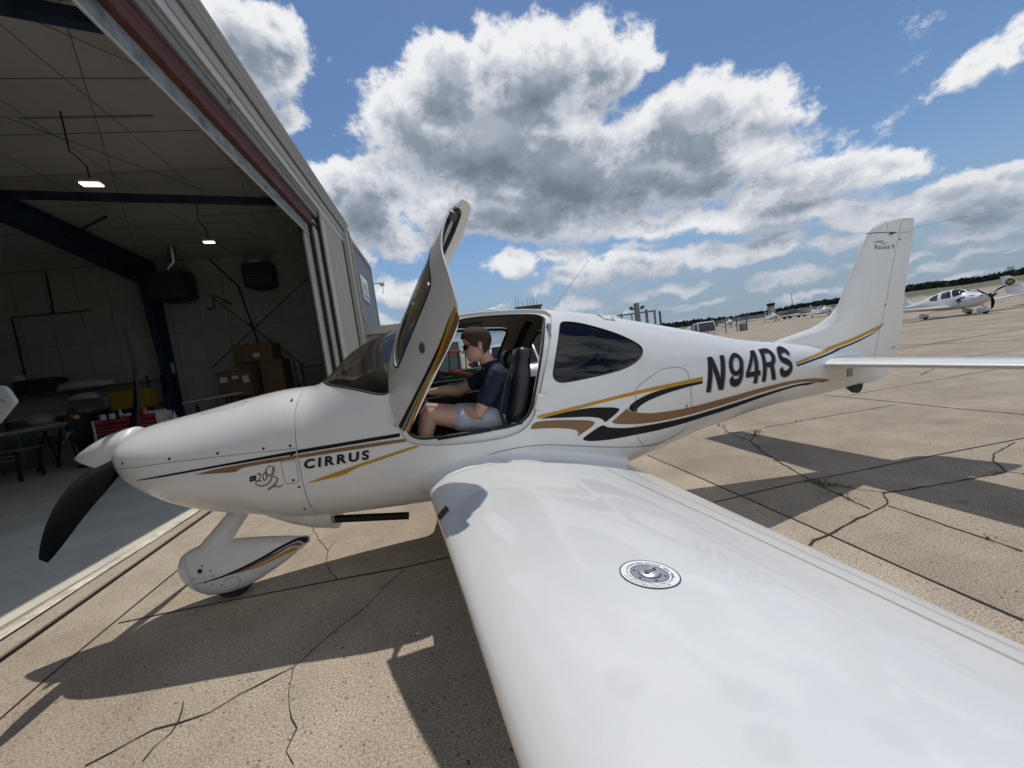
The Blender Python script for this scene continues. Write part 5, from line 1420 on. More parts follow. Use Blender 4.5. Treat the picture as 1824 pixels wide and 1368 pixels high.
ovals(b, [(-3.095, 1.075, .105, .152), (-3.11, 1.12, .125, .17), (-3.13, 1.22, .118, .158), (-3.15, 1.33, .125, .172), (-3.15, 1.42, .124, .186), (-3.14, 1.478, .104, .176), (-3.13, 1.52, .074, .125), (-3.118, 1.548, .066, .075)], Y0)
limb(b, [(-3.14, .41, 1.468), sh, V(sh).lerp(V(el_), .66)], [.07, .072, .066])
limb(b, [(-3.13, .21, 1.468), sh2, V(sh2).lerp(V(el2), .55)], [.07, .072, .064])
b.tube([V((-3.105 + .062 * math.cos(a), Y0 + .066 * math.sin(a), 1.562 - .016 * math.cos(a))) for a in [2 * PI * i / 20 for i in range(20)]], .012, 8, closed=True)
fuse(b, 'polo_shirt', M_NAVY, pilot, .007, 5, .004)
b = MB()
ovals(b, [(-3.09, 1.05, .13, .175), (-3.10, 1.10, .135, .178), (-3.11, 1.16, .125, .168)], Y0)
for y in (Y0 + .115, Y0 - .12): limb(b, [(-3.08, Y0 + (y - Y0) * .75, 1.118), (-2.93, y, 1.145), (-2.80, y, 1.172)], [.108, .104, .098])
fuse(b, 'shorts', M_SHORTS, pilot, .008, 4, .003)
def local(mb, name, m, parent, sm=60):
    me = mb.mesh(name, True, 0); me.transform(parent.matrix_world.inverted()); return link_mesh(name, me, m, parent, sm)
local(put_hair(HC, RH, 3), 'hair', M_HAIR, pilot)
mb = MB()
g = lambda x, y, z: RH @ (V((x, y, z)) * HSC) + V(HC)
for s in (1, -1):
    mb.tube([g(.084, s * .058, .122), g(.05, s * .077, .124), g(-.01, s * .081, .118), g(-.022, s * .080, .108)], .0035, 6)
    mb.loft([[g(.098 - .012 * k * k * 9 * .1, s * (.006 + .052 * k), .128 + .0), g(.104 - .02 * k * k, s * (.006 + .052 * k), .128), g(.101 - .022 * k * k, s * (.008 + .048 * k), .096), g(.096 - .022 * k * k, s * (.008 + .048 * k), .096)] for k in (0, .25, .5, .75, 1)])
local(mb, 'sunglasses', M_LENS, pilot)

# ---- a second person working at the bench inside the hangar
def worker(pos, rz):
    w = thing('person', 'person in dark work clothes and blue gloves standing at the bench inside the hangar', 'person', pos, rz)
    bpy.context.view_layer.update(); T = w.matrix_world
    def tr(mb): mb.v = [tuple(T @ V(v)) for v in mb.v]; return mb
    b = MB()
    ovals(b, [(0, .86, .11, .16), (0, .95, .12, .17), (.01, 1.1, .105, .15), (.03, 1.25, .12, .17), (.05, 1.38, .115, .185), (.06, 1.45, .08, .15), (.07, 1.5, .055, .07)], 0)
    limb(b, [(.07, 0, 1.47), (.10, 0, 1.55), (.12, 0, 1.60)], [.06, .055, .055]); hc = V((.12, 0, 1.535)); Rm = put_head(b, hc, math.radians(22), 0)
    arms = []
    for s in (1, -1):
        a0, a1, a2 = V((.05, s * .21, 1.40)), V((.12, s * .25, 1.13)), V((.32, s * .20, .95)); arms.append((a0, a1, a2))
        limb(b, [a0, a1, a2], [.058, .043, .028]); hand(b, a2, (.7, 0, -.6), (.6, 0, .7), s, .5)
        limb(b, [(0, s * .09, .88), (.02, s * .10, .48), (-.01, s * .11, .09)], [.09, .062, .04]); limb(b, [(-.03, s * .11, .06), (.1, s * .12, .045), (.19, s * .12, .04)], [.05, .045, .035])
    fuse(tr(b), 'body', M_SKIN, w, .008, 3)
    b = MB(); ovals(b, [(0, .84, .13, .185), (.0, .95, .135, .185), (.01, 1.1, .118, .165), (.03, 1.25, .132, .184), (.05, 1.38, .127, .198), (.06, 1.455, .09, .16), (.07, 1.49, .07, .08)], 0)
    for a0, a1, a2 in arms: limb(b, [a0, a0.lerp(a1, .8)], [.072, .062])
    fuse(tr(b), 'work_shirt', M_DARKSHIRT, w, .01, 4)
    b = MB()
    for s in (1, -1): limb(b, [(0, s * .09, .88), (.02, s * .10, .48), (-.01, s * .11, .10)], [.11, .085, .068])
    ovals(b, [(0, .80, .13, .18), (0, .93, .128, .178)], 0)
    fuse(tr(b), 'trousers', M_DARKPANTS, w, .012, 4)
    for a0, a1, a2 in arms:
        b = MB(); limb(b, [a2.lerp(a1, .15), a2], [.034, .032]); s = 1 if a2.y > 0 else -1; hand(b, a2, (.7, 0, -.6), (.6, 0, .7), s, .5, 1.1); fuse(tr(b), 'glove', M_GLOVE, w, .006, 2)
    for s in (1, -1):
        b = MB(); limb(b, [(-.05, s * .11, .05), (.08, s * .12, .05), (.20, s * .12, .04)], [.055, .052, .042]); fuse(tr(b), 'shoe', M_SHOE, w, .008, 3)
    h = put_hair(hc, Rm, 5); local(tr(h), 'hair', M_HAIR, w)
worker((8.15, -10.3, .004), math.radians(-10))
# ================================================================== the hangar the airplane is nosed up to
# x runs into the hangar, -y along its door; the far end wall stands at y = -14.6
M_WALLIN = mat('dusty_insulated_panel', (.34, .345, .33), .85, var=.12, vscale=.6)
M_CEIL = mat('dusty_ceiling_panel', (.46, .455, .435), .85, var=.10, vscale=.5)
M_DARKSEAM = mat('seam_tape', (.24, .235, .225), .8)
M_BLUESTEEL = mat('blue_steel_frame', (.012, .028, .06), .6, var=.5, vscale=2)
M_GALV = mat('flaking_galvanised_steel', (.14, .16, .155), .6, metal=.0, var=.35, vscale=5, stretch=(1, .6, 1), col2=(.20, .225, .215))
M_REDSTEEL = mat('red_oxide_steel', (.085, .024, .020), .7, var=.3, vscale=4)
M_GREYSTEEL = mat('grey_corrugated_steel', (.19, .19, .18), .6, var=.08)
M_FASCIA = mat('white_fascia_steel', (.52, .52, .49), .5, var=.06)
M_CREAM = mat('cream_fascia_steel', (.36, .34, .295), .5, var=.06)
M_GUTTER = mat('tan_gutter_steel', (.30, .285, .25), .5, var=.08)
M_DOORSTEEL = mat('cream_ribbed_door_steel', (.40, .385, .34), .6, var=.12, vscale=2, stretch=(1, 1, .15))
M_BLUEGREY = mat('blue_grey_siding', (.25, .28, .31), .55, var=.08, vscale=2)
M_DARKGAP = mat('dark_gap', (.012, .012, .012), .9)
def stain_galv():
    m = MATS['flaking_galvanised_steel']; nt = m.node_tree; L = nt.links.new; b = nt.nodes['Principled BSDF']
    tc = N(nt, 'ShaderNodeTexCoord'); nz = N(nt, 'ShaderNodeTexNoise', i_Scale=3.2, i_Detail=6, i_Roughness=.7); L(tc.outputs['Object'], nz.inputs['Vector'])
    rp = N(nt, 'ShaderNodeValToRGB'); rp.color_ramp.elements[0].position = .60; rp.color_ramp.elements[1].position = .64; L(nz.outputs[0], rp.inputs[0])
    mx = N(nt, 'ShaderNodeMix', data_type='RGBA'); old = b.inputs['Base Color'].links[0].from_socket
    L(rp.outputs[0], mx.inputs[0]); L(old, mx.inputs[6]); mx.inputs[7].default_value = (.035, .045, .042, 1); L(mx.outputs[2], b.inputs['Base Color'])
stain_galv()
# floor, painted edge line, door track
mb = MB()
mb.add([(.99, 14, .006), (1.02, -14.6, .006), (23, -14.6, .006), (23, 14, .006)], [(0, 1, 2, 3)])
tag(mb.build('hangar_floor', M_HFLOOR, smooth=0), kind='structure')
def slant(mb, x0, w, z, mi=0, k=-.052, y0=9, y1=-14.6, n=60, rag=.0):
    vs = []
    for i in range(n + 1):
        y = y0 + (y1 - y0) * i / n; x = x0 + k * (y if y > -4 else -4); r = random.uniform(-rag, rag)
        vs += [(x + r, y, z), (x + w + random.uniform(-rag, rag), y, z)]
    mb.add(vs, [(2 * i, 2 * i + 1, 2 * i + 3, 2 * i + 2) for i in range(n)], mi)
mb = MB(); slant(mb, .80, .115, .0105, 0, rag=.010); tag(mb.build('threshold_line', M_WHITEPAINT, smooth=0, fix=False), kind='structure')
mb = MB(); slant(mb, .505, .026, .014, 0, -.074); slant(mb, .531, .020, .008, 1, -.074); slant(mb, .551, .010, .012, 0, -.074); slant(mb, .785, .014, .008, 1, -.055, rag=.010)
tag(mb.build('door_track', [M_RUST, M_SEAM], smooth=0, fix=False), kind='structure')

hangar = thing('hangar', 'large steel hangar with its sliding doors open, dark inside, red beam over the opening', 'hangar', (6, -3, 0))
HO = V((6, -3, 0))
def hb(mb, name, m, sm=30, parent=None):
    me = mb.mesh(name); me.transform(Matrix.Translation(-HO)); return link_mesh(name, me, m, parent or hangar, sm)
def wall_ribs(mb, a, b, z0, z1, pitch, depth, out, mi=0):
    """vertical ribbed sheet from a to b (x, y); out = unit normal (x, y)"""
    a, b = V(a), V(b); L_ = (b - a).length; t = (b - a) / L_; o = V(out); n = int(L_ / pitch); P = []
    for i in range(n):
        s = i * pitch
        for f, d in ((0, 0), (.30, 0), (.42, 1), (.62, 1), (.74, 0)): q = a + t * (s + f * pitch) + o * depth * d; P.append(q)
    P.append(b); k = len(mb.v); m = len(P)
    mb.add([(p.x, p.y, z0) for p in P] + [(p.x, p.y, z1) for p in P], [(i, i + 1, m + i + 1, m + i) for i in range(m - 1)], mi)
def roofz(y): return 7.35 + .077 * (y + 14.6) if y < 0 else 8.474 - .077 * y
# ceiling with seams
mb = MB()
for (ya, yb) in ((-14.6, 0), (0, 14)):
    mb.add([(.75, ya, roofz(ya)), (23, ya, roofz(ya)), (23, yb, roofz(yb)), (.75, yb, roofz(yb))], [(0, 1, 2, 3)])
hb(mb, 'ceiling', M_CEIL, 0)
mb = MB()
for y in [-13.2, -11.7, -10.2, -8.7, -7.2, -5.7, -4.2, -2.7, -1.2, .3]:
    mb.bar((.8, y, roofz(y) - .008), (23, y, roofz(y) - .008), .022, .01)
    if random.random() < .6: x0 = random.uniform(1.5, 6); mb.bar((x0, y + .5, roofz(y + .5) - .015), (x0 + random.uniform(1.2, 3), y + .5, roofz(y + .5) - .015), .045, .02)
for x in [2.0, 3.5, 5.0, 6.5, 9.5, 11, 12.5]:
    mb.bar((x, -14.6, roofz(-14.6) - .011), (x, 0, roofz(0) - .011), .02, .008)
hb(mb, 'ceiling_seam', M_DARKSEAM, 0)
mb = MB()
for a, b in [((1.0, -2.0), (7.8, -13.5)), ((7.8, -2.5), (1.0, -13.0)), ((1.2, -6), (7.8, .5)), ((8.2, -3), (14, -13))]:
    mb.rod((a[0], a[1], roofz(a[1]) - .14), (b[0], b[1], roofz(b[1]) - .14), .006, None, 6)
hb(mb, 'roof_bracing', M_DARKGAP)
# walls
mb = MB()
mb.box((11.9, -14.68, 3.72), (22.2, .12, 7.44)); hb(mb, 'end_wall', M_WALLIN, 0)
mb = MB()
for x in [1.6 + 1.02 * i for i in range(21)]: mb.box((x, -14.612, 3.7), (.022, .02, 7.3))
mb.box((11.9, -14.61, 4.38), (22.2, .03, .03)); mb.box((11.9, -14.61, 7.32), (22.2, .05, .06))
hb(mb, 'wall_seam', M_DARKSEAM, 0)
mb = MB()
for a, b in [((6.17, 5.76), (3.0, 2.35)), ((2.3, 6.1), (6.6, 2.8))]: mb.rod((a[0], -14.52, a[1]), (b[0], -14.52, b[1]), .016, None, 6)
hb(mb, 'wall_bracing', M_DARKGAP)
mb = MB(); mb.box((23.06, -.3, 4.4), (.12, 28.6, 8.8)); hb(mb, 'back_wall', M_WALLIN, 0)
mb = MB(); mb.box((11.9, 14.06, 3.7), (22.2, .12, 7.4)); hb(mb, 'end_wall', M_WALLIN, 0)
mb = MB(); mb.add([(.68, -14.75, 7.5), (23.2, -14.75, 7.5), (23.2, 0, 8.6), (.68, 0, 8.53), (.68, 14.2, 7.5), (23.2, 14.2, 7.5)], [(0, 1, 2, 3), (3, 2, 5, 4)]); hb(mb, 'roof', M_GREYSTEEL, 0)
mb = MB(); wall_ribs(mb, (23.2, -14.78), (.5, -14.78), 0, 7.5, .3, .03, (0, -1)); wall_ribs(mb, (23.22, 14.2), (23.22, -14.78), 0, 7.7, .3, .03, (1, 0)); hb(mb, 'siding', M_BLUEGREY, 0)
# rigid frames
def frame_x(x):
    mb = MB(); w = .26
    def web(P, Q):  # tapered I-section between two (y, z) rails
        for i in range(len(P) - 1):
            a, b, c, d = P[i], P[i + 1], Q[i + 1], Q[i]
            mb.add([(x, *a), (x, *b), (x, *c), (x, *d)], [(0, 1, 2, 3)])
            for p, q in ((a, b), (d, c)):
                mb.add([(x - w / 2, *p), (x + w / 2, *p), (x + w / 2, *q), (x - w / 2, *q)], [(0, 1, 2, 3)])
    top = [(-14.5, 0), (-14.5, 7.25), (-7, roofz(-7) - .1), (0, roofz(0) - .1), (7, roofz(7) - .1), (14, 7.25)]
    bot = [(-14.25, 0), (-13.75, 6.3), (-7, roofz(-7) - .62), (0, roofz(0) - .55), (7, roofz(7) - .62), (13.5, 6.3)]
    web(top, bot); me = mb.mesh('f'); return mb
hb(frame_x(8.0), 'steel_frame', M_BLUESTEEL, 0); hb(frame_x(15.5), 'steel_frame', M_BLUESTEEL, 0)
for a, b in (((.85, -2.62, 6.5), (7.9, -2.62, 7.85)), ((1.15, -8.7, 6.82), (7.9, -8.7, 7.42))):
    mb = MB(); mb.bar(a, b, .16, .17); hb(mb, 'tie_beam', M_BLUESTEEL, 0)
for y in (-6.5, -10.8):
    mb = MB(); mb.bar((7.9, y, roofz(y) - .60), (6.7, y, roofz(y) - .06), .05, .05); hb(mb, 'flange_brace', M_BLUESTEEL, 0)
# header over the opening, built up of its separate runs
Y0H, Y1H = 13.8, -14.0
def run(name, m, prof, y0=Y0H, y1=Y1H, sm=0):
    mb = MB(); mb.prism(prof, y0, y1, 'y'); return hb(mb, name, m, sm)
run('header_beam', M_GALV, [(.60, 6.10), (.612, 6.10), (.70, 6.40), (.60, 6.40)], y1=-9.4)
run('header_lip', M_FASCIA, [(.588, 6.076), (.622, 6.076), (.622, 6.096), (.588, 6.096)], y1=-9.4)
run('header_recess', M_DARKGAP, [(.70, 6.36), (.80, 6.36), (.80, 7.3), (.70, 7.3)])
run('red_beam', M_REDSTEEL, [(.50, 6.44), (.68, 6.40), (.68, 6.82), (.50, 6.80), (.50, 6.66), (.515, 6.63), (.515, 6.60), (.50, 6.57)], y1=-10.3)
run('header_panel', M_GREYSTEEL, [(.44, 6.80), (.69, 6.83), (.69, 7.18), (.42, 7.15), (.42, 6.99), (.45, 6.97), (.45, 6.95), (.42, 6.93)])
run('white_fascia', M_FASCIA, [(.38, 7.12), (.69, 7.19), (.69, 7.31), (.38, 7.31)])
run('cream_fascia', M_CREAM, [(.355, 7.315), (.69, 7.315), (.69, 7.565), (.355, 7.565)])
run('fascia_gap', M_DARKGAP, [(.45, 7.57), (.69, 7.57), (.69, 7.66), (.45, 7.66)])
run('gutter', M_GUTTER, [(.315, 7.62), (.69, 7.665), (.69, 8.05), (.235, 8.05), (.235, 7.97), (.25, 7.95), (.265, 7.83), (.28, 7.81), (.28, 7.72)])
mb = MB(); mb.box((.47, -4.9, 6.97), (.10, .05, .26)); mb.box((.47, -5.0, 6.86), (.10, .22, .03)); hb(mb, 'header_bracket', M_GREYSTEEL, 0)
# stacked sliding door leaves at the far jamb
def leaf(x, y0, y1, z1, edge):
    lf = MB(); wall_ribs(lf, (x, y0 - edge), (x, y1), .06, z1, .155, .028, (-1, 0)); wall_ribs(lf, (x + .09, y0), (x + .09, y1), .06, z1, .155, .02, (1, 0))
    lf.box((x + .035, y0 - edge / 2, z1 / 2 + .03), (.13, edge, z1)); lf.box((x + .04, (y0 + y1) / 2, z1 + .045), (.12, abs(y1 - y0), .09)); lf.box((x + .045, y1, z1 / 2), (.11, .05, z1))
    o = hb(lf, 'door_leaf', M_DOORSTEEL, 0)
    br = MB(); br.box((x + .04, y0 + .075, z1 / 2), (.06, .14, z1 - .05)); hb(br, 'brush_seal', M_DARKGAP, 0, o)
leaf(.66, -9.02, -13.6, 6.36, .14); leaf(.53, -9.62, -13.7, 6.75, .16); leaf(.40, -10.12, -13.0, 7.02, .42)
mb = MB(); mb.box((.44, -13.14, 3.6), (.10, .22, 7.2)); hb(mb, 'jamb_post', M_DARKGAP, 0)
mb = MB(); mb.box((.34, -13.62, 3.9), (.16, .34, 7.4)); mb.box((.36, -14.0, 3.9), (.14, .3, 7.3)); hb(mb, 'corner_trim', M_DOORSTEEL, 0)
mb = MB(); mb.tube([(.26, -13.95, 7.75), (.22, -13.95, 7.4), (.22, -13.95, 4.25), (.22, -14.05, 4.08), (.22, -14.5, 4.02)], .05, 8); hb(mb, 'downspout', M_DOORSTEEL, 60)
# wing of the building past the corner: blue grey siding, sign, lamp
wingb = MB(); wall_ribs(wingb, (.34, -14.15), (.34, -18.95), 0, 7.48, .24, .03, (-1, 0)); hb(wingb, 'side_bay_wall', M_BLUEGREY, 0)
mb = MB(); mb.box((.36, -16.5, 7.54), (.22, 4.95, .16)); mb.box((.30, -18.98, 3.75), (.12, .10, 7.5)); hb(mb, 'side_bay_trim', M_DOORSTEEL, 0)
mb = MB(); mb.prism([(.36, 0), (6, 0), (6, 7.4), (.36, 7.4)], -18.98, -18.90, 'y'); hb(mb, 'side_bay_end', M_BLUEGREY, 0)
sg = thing('sign', 'white sign board with a yellow emblem on the blue grey hangar siding', 'sign', (.28, -16.1, 5.7))
mb = MB(); mb.bbox((0, 0, 0), (.04, 1.6, 1.15), .01); o = mb.build('sign_board', mat('sign_white', (.62, .64, .68), .5, var=.05), sg, 30)
mb = MB(); mb.lathe([(.001, -.024), (.2, -.024), (.2, -.022)], (0, .2, .12), 'x', 20); mb.box((-.024, -.25, .1), (.004, .35, .5)); mb.build('emblem', mat('sign_yellow', (.5, .36, .05), .5), sg, 0)
mb = MB(); mb.box((-.0235, -.1, -.34), (.003, 1.1, .1)); mb.build('caption_band', mat('sign_grey', (.2, .2, .22), .5), sg, 0)
lt = thing('wall_lamp', 'small white flood lamp on a bracket at the end of the blue grey siding', 'lamp', (.1, -19.0, 6.6))
mb = MB(); mb.bar((.15, 0, 0), (-.2, -.3, .05), .05, .05); mb.build('bracket', M_DOORSTEEL, lt); mb = MB(); mb.bbox((-.25, -.4, .02), (.25, .35, .16), .04); mb.tube([(-.25, -.5, -.05), (-.25, -.55, -.35), (-.22, -.5, -.5)], .02, 6); mb.build('lamp_head', M_FASCIA, lt, 50)
# low annex in front of the corner
ax = thing('annex', 'low grey ribbed lean-to annex with a pale fascia beside the hangar corner', 'building', (-.6, -15.5, 0))
mb = MB(); wall_ribs(mb, (1.2, .95), (-1.3, .95), 0, 3.35, .42, .045, (0, 1)); wall_ribs(mb, (-1.3, 1.0), (-1.3, -6), 0, 3.35, .42, .045, (-1, 0)); mb.build('wall', mat('grey_ribbed_siding', (.25, .25, .24), .6, var=.08), ax, 0)
mb = MB(); mb.box((-.05, 1.01, 3.55), (2.7, .10, .34)); mb.box((-1.36, -2.5, 3.5), (.1, 7, .34)); mb.build('fascia', M_DOORSTEEL, ax, 0)
mb = MB(); mb.add([(1.25, 1.0, 3.70), (-1.4, 1.0, 3.66), (-1.4, -6, 3.5), (1.25, -6, 3.55)], [(0, 1, 2, 3)]); mb.build('roof', M_GREYSTEEL, ax, 0)

# ---- things inside the hangar
M_LAMP = mat('lit_lamp_tube', (1, 1, 1), .4, emit=(1, .93, .78), estr=3)
M_FIXT = mat('lamp_housing', (.30, .27, .22), .5)
def hang_lamp(p, hook, label, s=1.0):
    t = thing('hanging_lamp', label, 'lamp', p, math.radians(8), 'lit lamps hanging in the hangar')
    mb = MB(); mb.bbox((0, 0, .05), (.38 * s, .21 * s, .07), .02); mb.build('housing', M_FIXT, t, 40)
    mb = MB()
    for k in (-.06, 0, .06): mb.bbox((0, k * s, -.005), (.34 * s, .045 * s, .03), .008)
    mb.build('lamp_tube', M_LAMP, t, 40)
    h = V(hook) - V(p); h = Matrix.Rotation(-math.radians(8), 3, 'Z') @ h; mb = MB(); mb.tube([(0, 0, .08), (.02, .01, .4), h * .5 + V((.12, 0, -.06)), h], .014, 6); mb.build('hanger_cord', M_DARKGAP, t, 60)
hang_lamp((3.98, -6.5, 6.44), (4.26, -6.5, 7.95), 'lit hanging lamp on a long cord, the nearer and larger of two')
hang_lamp((3.64, -10, 6.30), (3.75, -10, 7.75), 'lit hanging lamp deep in the hangar above the unit heaters', .8)
M_HEAT = mat('dark_heater_enamel', (.035, .038, .045), .5, var=.2); M_DUCT = mat('bright_flue_pipe', (.42, .42, .42), .3, metal=.9)
def heater(p, w, h, d, label, flue):
    t = thing('unit_heater', label, 'heater', p, 0, 'unit heaters hung on the end wall')
    mb = MB(); mb.bbox((0, 0, 0), (w, d, h), .03); mb.add([(-w * .4, -d / 2, -h / 2), (w * .4, -d / 2, -h / 2), (w * .4, d / 2, -h / 2), (-w * .4, d / 2, -h / 2), (-w * .2, -d * .2, -h / 2 - .14), (w * .2, -d * .2, -h / 2 - .14), (w * .2, d * .2, -h / 2 - .14), (-w * .2, d * .2, -h / 2 - .14)], [(0, 1, 5, 4), (1, 2, 6, 5), (2, 3, 7, 6), (3, 0, 4, 7), (4, 5, 6, 7)]); mb.build('heater_case', M_HEAT, t, 40)
    mb = MB()
    for i in range(6): mb.box((0, d / 2 + .015, -h * .32 + i * h * .13), (w * .84, .05, .022), 0, Euler((.6, 0, 0)).to_matrix())
    mb.build('louver', mat('louver_grey', (.10, .105, .12), .4, metal=.4) if 'louver_grey' not in MATS else MATS['louver_grey'], t, 0)
    for sx in (-1, 1):
        mb = MB(); mb.rod((sx * w * .4, 0, h / 2), (sx * w * .4, 0, h / 2 + .5), .012, None, 6); mb.build('hanger_rod', M_DARKGAP, t)
    if flue:
        mb = MB(); mb.tube([(-w * .1, d * .3, h / 2 - .1), (-w * .12, d * .4, h / 2 + .12), (-w * .3, d * .4, h / 2 + .3), (-w * .32, d * .4, h / 2 + 1.2)], [.09, .09, .10, .15], 12); mb.build('flue_pipe', M_DUCT, t, 60)
    else:
        mb = MB(); mb.box((0, d / 2 + .01, h / 2 + .06), (.36, .02, .09)); mb.build('warning_plate', M_FASCIA, t, 0)
heater((3.95, -14.05, 6.25), 1.05, .9, .7, 'dark louvred unit heater hung above the stacked cardboard boxes', False)
heater((6.95, -13.7, 6.05), 1.25, 1.0, .8, 'dark unit heater with a shiny flue pipe beside the steel column', True)
for P in ([(5.9, -14.5, 7.2), (5.0, -14.45, 6.0), (4.7, -14.45, 3.9), (4.62, -14.45, 2.9)], [(12.95, -14.5, 2.9), (12.95, -14.5, 5.62), (10.36, -14.5, 5.62)], [(11.6, -14.5, 5.62), (11.55, -14.5, 7.2)], [(5.35, -14.4, 5.3), (6.0, -14.4, 5.75), (6.0, -14.4, 5.2), (6.3, -14.4, 5.2)]):
    mb = MB(); mb.tube(P, .028, 6); hb(mb, 'conduit', M_DARKGAP, 60)
M_HOSE = mat('pale_air_hose', (.22, .22, .20), .6)
def hanging(name, P, label, r=.012):
    mb = MB(); pts = smooth_poly([(i, 0) for i in range(len(P))], 1) and P
    out = []
    for i in range(len(P) - 1):
        for k in range(6):
            f = k / 6; a, b, c, d = V(P[max(i - 1, 0)]), V(P[i]), V(P[i + 1]), V(P[min(i + 2, len(P) - 1)])
            out.append(.5 * ((2 * b) + (c - a) * f + (2 * a - 5 * b + 4 * c - d) * f * f + (3 * b - a - 3 * c + d) * f**3))
    out.append(V(P[-1])); mb.tube(out, r, 6); o = mb.build(name, M_HOSE, None, 60); tag(o, label, 'hose', 'hoses hanging by the far jamb')
hanging('air_hose', [(2.25, -9.5, 7.9), (2.2, -9.5, 7.4), (1.95, -9.5, 6.6), (1.80, -9.5, 6.45), (1.70, -9.5, 6.6), (1.66, -9.5, 7.3), (1.7, -9.5, 7.8)], 'pale air hose looped beneath the ceiling, the left loop by the jamb')
hanging('air_hose', [(1.75, -9.9, 7.85), (1.62, -9.9, 7.0), (1.45, -9.9, 6.25), (1.30, -9.9, 6.1), (1.18, -9.9, 6.3), (1.15, -9.9, 6.8), (1.2, -9.9, 7.2)], 'pale air hose looped beneath the ceiling, the loop nearest the jamb')
hanging('air_hose', [(1.85, -9.7, 6.45), (1.75, -9.9, 6.0), (1.70, -10.3, 5.5), (1.45, -10.9, 5.0), (1.2, -11.5, 4.9), (1.0, -11.8, 5.2)], 'pale air hose trailing down and across toward the door leaves')
# cardboard boxes on pallets
M_CARD = mat('cardboard', (.14, .085, .05), .85, var=.12, vscale=4); M_TAPE = mat('packing_label', (.50, .49, .46), .6); M_REDLBL = mat('red_label', (.4, .03, .02), .5); M_WOOD = mat('pallet_wood', (.16, .11, .065), .85, var=.25, vscale=5, stretch=(1, 6, 6))
def carton(c, d, label, labels=()):
    t = thing('cardboard_box', label, 'box', (c[0], c[1], c[2] - d[2] / 2), math.radians(random.uniform(-2, 2)), 'cardboard boxes by the end wall')
    mb = MB(); mb.bbox((0, 0, d[2] / 2), d, .012); mb.box((0, 0, d[2] + .001), (d[0] * .98, .07, .004)); mb.build('carton', M_CARD, t, 30)
    mb = MB(); mb.bbox((0, 0, d[2] + .012), (d[0] + .03, d[1] + .03, .05), .008); mb.build('lid', M_CARD, t, 30)
    for x, z, w, h, m in labels: mb = MB(); mb.box((x, d[1] / 2 + .003, z), (w, .004, h)); mb.build('label', m, t, 0)
carton((4.25, -13.3, 3.05), (1.35, .9, .66), 'wide brown cardboard box topmost of its stack with a red label', [(-.1, .42, .16, .10, M_REDLBL), (-.1, .24, .22, .16, M_TAPE)])
carton((3.75, -13.4, 1.85), (.8, .9, 1.7), 'tall plain brown cardboard box standing beneath the red labelled one', ())
carton((4.85, -12.9, 1.95), (1.15, .9, .95), 'brown cardboard box with three white labels in front of the tall one', [(.35, .68, .26, .2, M_TAPE), (-.05, .72, .22, .12, M_TAPE), (-.40, .62, .2, .26, M_TAPE)])
def rack(pos, w, d, hs, label, group='storage racks along the end wall'):
    t = thing('storage_rack', label, 'rack', pos, 0, group)
    for h in hs: mb = MB(); mb.box((0, 0, h), (w, d, .05)); mb.build('shelf', M_WOOD, t, 0)
    for sx in (-1, 1):
        for sy in (-1, 1): mb = MB(); mb.box((sx * (w / 2 - .03), sy * (d / 2 - .03), max(hs) / 2 + .1), (.05, .05, max(hs) + .2)); mb.build('upright', M_BLUESTEEL, t, 0)
rack((4.3, -13.4, .004), 2.4, 1.0, (.12, 1.0, 1.45), 'low storage rack carrying the cardboard boxes')
rack((11.0, -13.9, .004), 5.4, .8, (.9, 1.7, 2.55), 'long cluttered storage rack along the end wall left of the column')
rack((2.4, -13.7, .004), 1.3, .8, (.5, 1.1, 1.7, 2.3), 'dark storage rack between the boxes and the far jamb')
def lump(name, c, d, m, label, cat, shape='box', group=None, rz=0):
    mb = MB()
    if shape == 'box': mb.bbox((0, 0, d[2] / 2), d, min(d) * .12, seg=3)
    elif shape == 'can': mb.lathe([(d[0] / 2, 0), (d[0] / 2, d[2] * .82), (d[0] * .42, d[2] * .9), (d[0] * .42, d[2])], (0, 0, 0), 'z', 18)
    elif shape == 'ball': mb.sphere((0, 0, d[2] / 2), .5, 10, 0, d)
    elif shape == 'bottle': mb.lathe([(d[0] / 2, 0), (d[0] / 2, d[2] * .6), (d[0] * .16, d[2] * .8), (d[0] * .16, d[2]), (0, d[2])], (0, 0, 0), 'z', 14)
    o = mb.build(name, m, None, 50); o.location = c; o.rotation_euler = (0, 0, rz); tag(o, label, cat, group); return o
M_BOXW = mat('dull_white_plastic', (.42, .43, .44), .5, var=.1); M_YEL = mat('yellow_case_plastic', (.30, .20, .02), .6, var=.1); M_DK = mat('dark_clutter', (.02, .02, .022), .8, var=.4, vscale=6)
# odd white fairings on the top shelf: shaped shells
def shell_part(name, c, L_, w, h, label, rz=0):
    mb = MB(); rings = []
    for i in range(13):
        f = i / 12; k = math.sin(PI * (f * .86 + .07)) ** .6
        rings.append([V((L_ * (f - .5), w * k * math.cos(a), max(0, h * k * math.sin(a)) + .05 * math.sin(a))) for a in [2 * PI * j / 16 for j in range(16)]])
    mb.loft(rings); o = mb.build(name, M_BOXW, None, 60); o.location = c; o.rotation_euler = (0, 0, rz); tag(o, label, 'aircraft part', 'loose white aircraft fairings on the rack')
shell_part('cowling_half', (10.6, -13.8, 2.62), 1.9, .35, .26, 'long white fairing shell on the top shelf of the rack')
shell_part('wheel_fairing_shell', (10.5, -13.6, 2.18), .95, .22, .20, 'rounded white fairing hanging below the top shelf')
lump('spinner_cone', (8.75, -13.7, 2.60), (.30, .30, .22), M_BOXW, 'small white spinner dome on the rack near the column', 'aircraft part', 'ball')
lump('storage_case', (8.75, -13.3, 1.55), (1.3, .5, .72), M_YEL, 'yellow storage case standing behind the red tool chest', 'case')
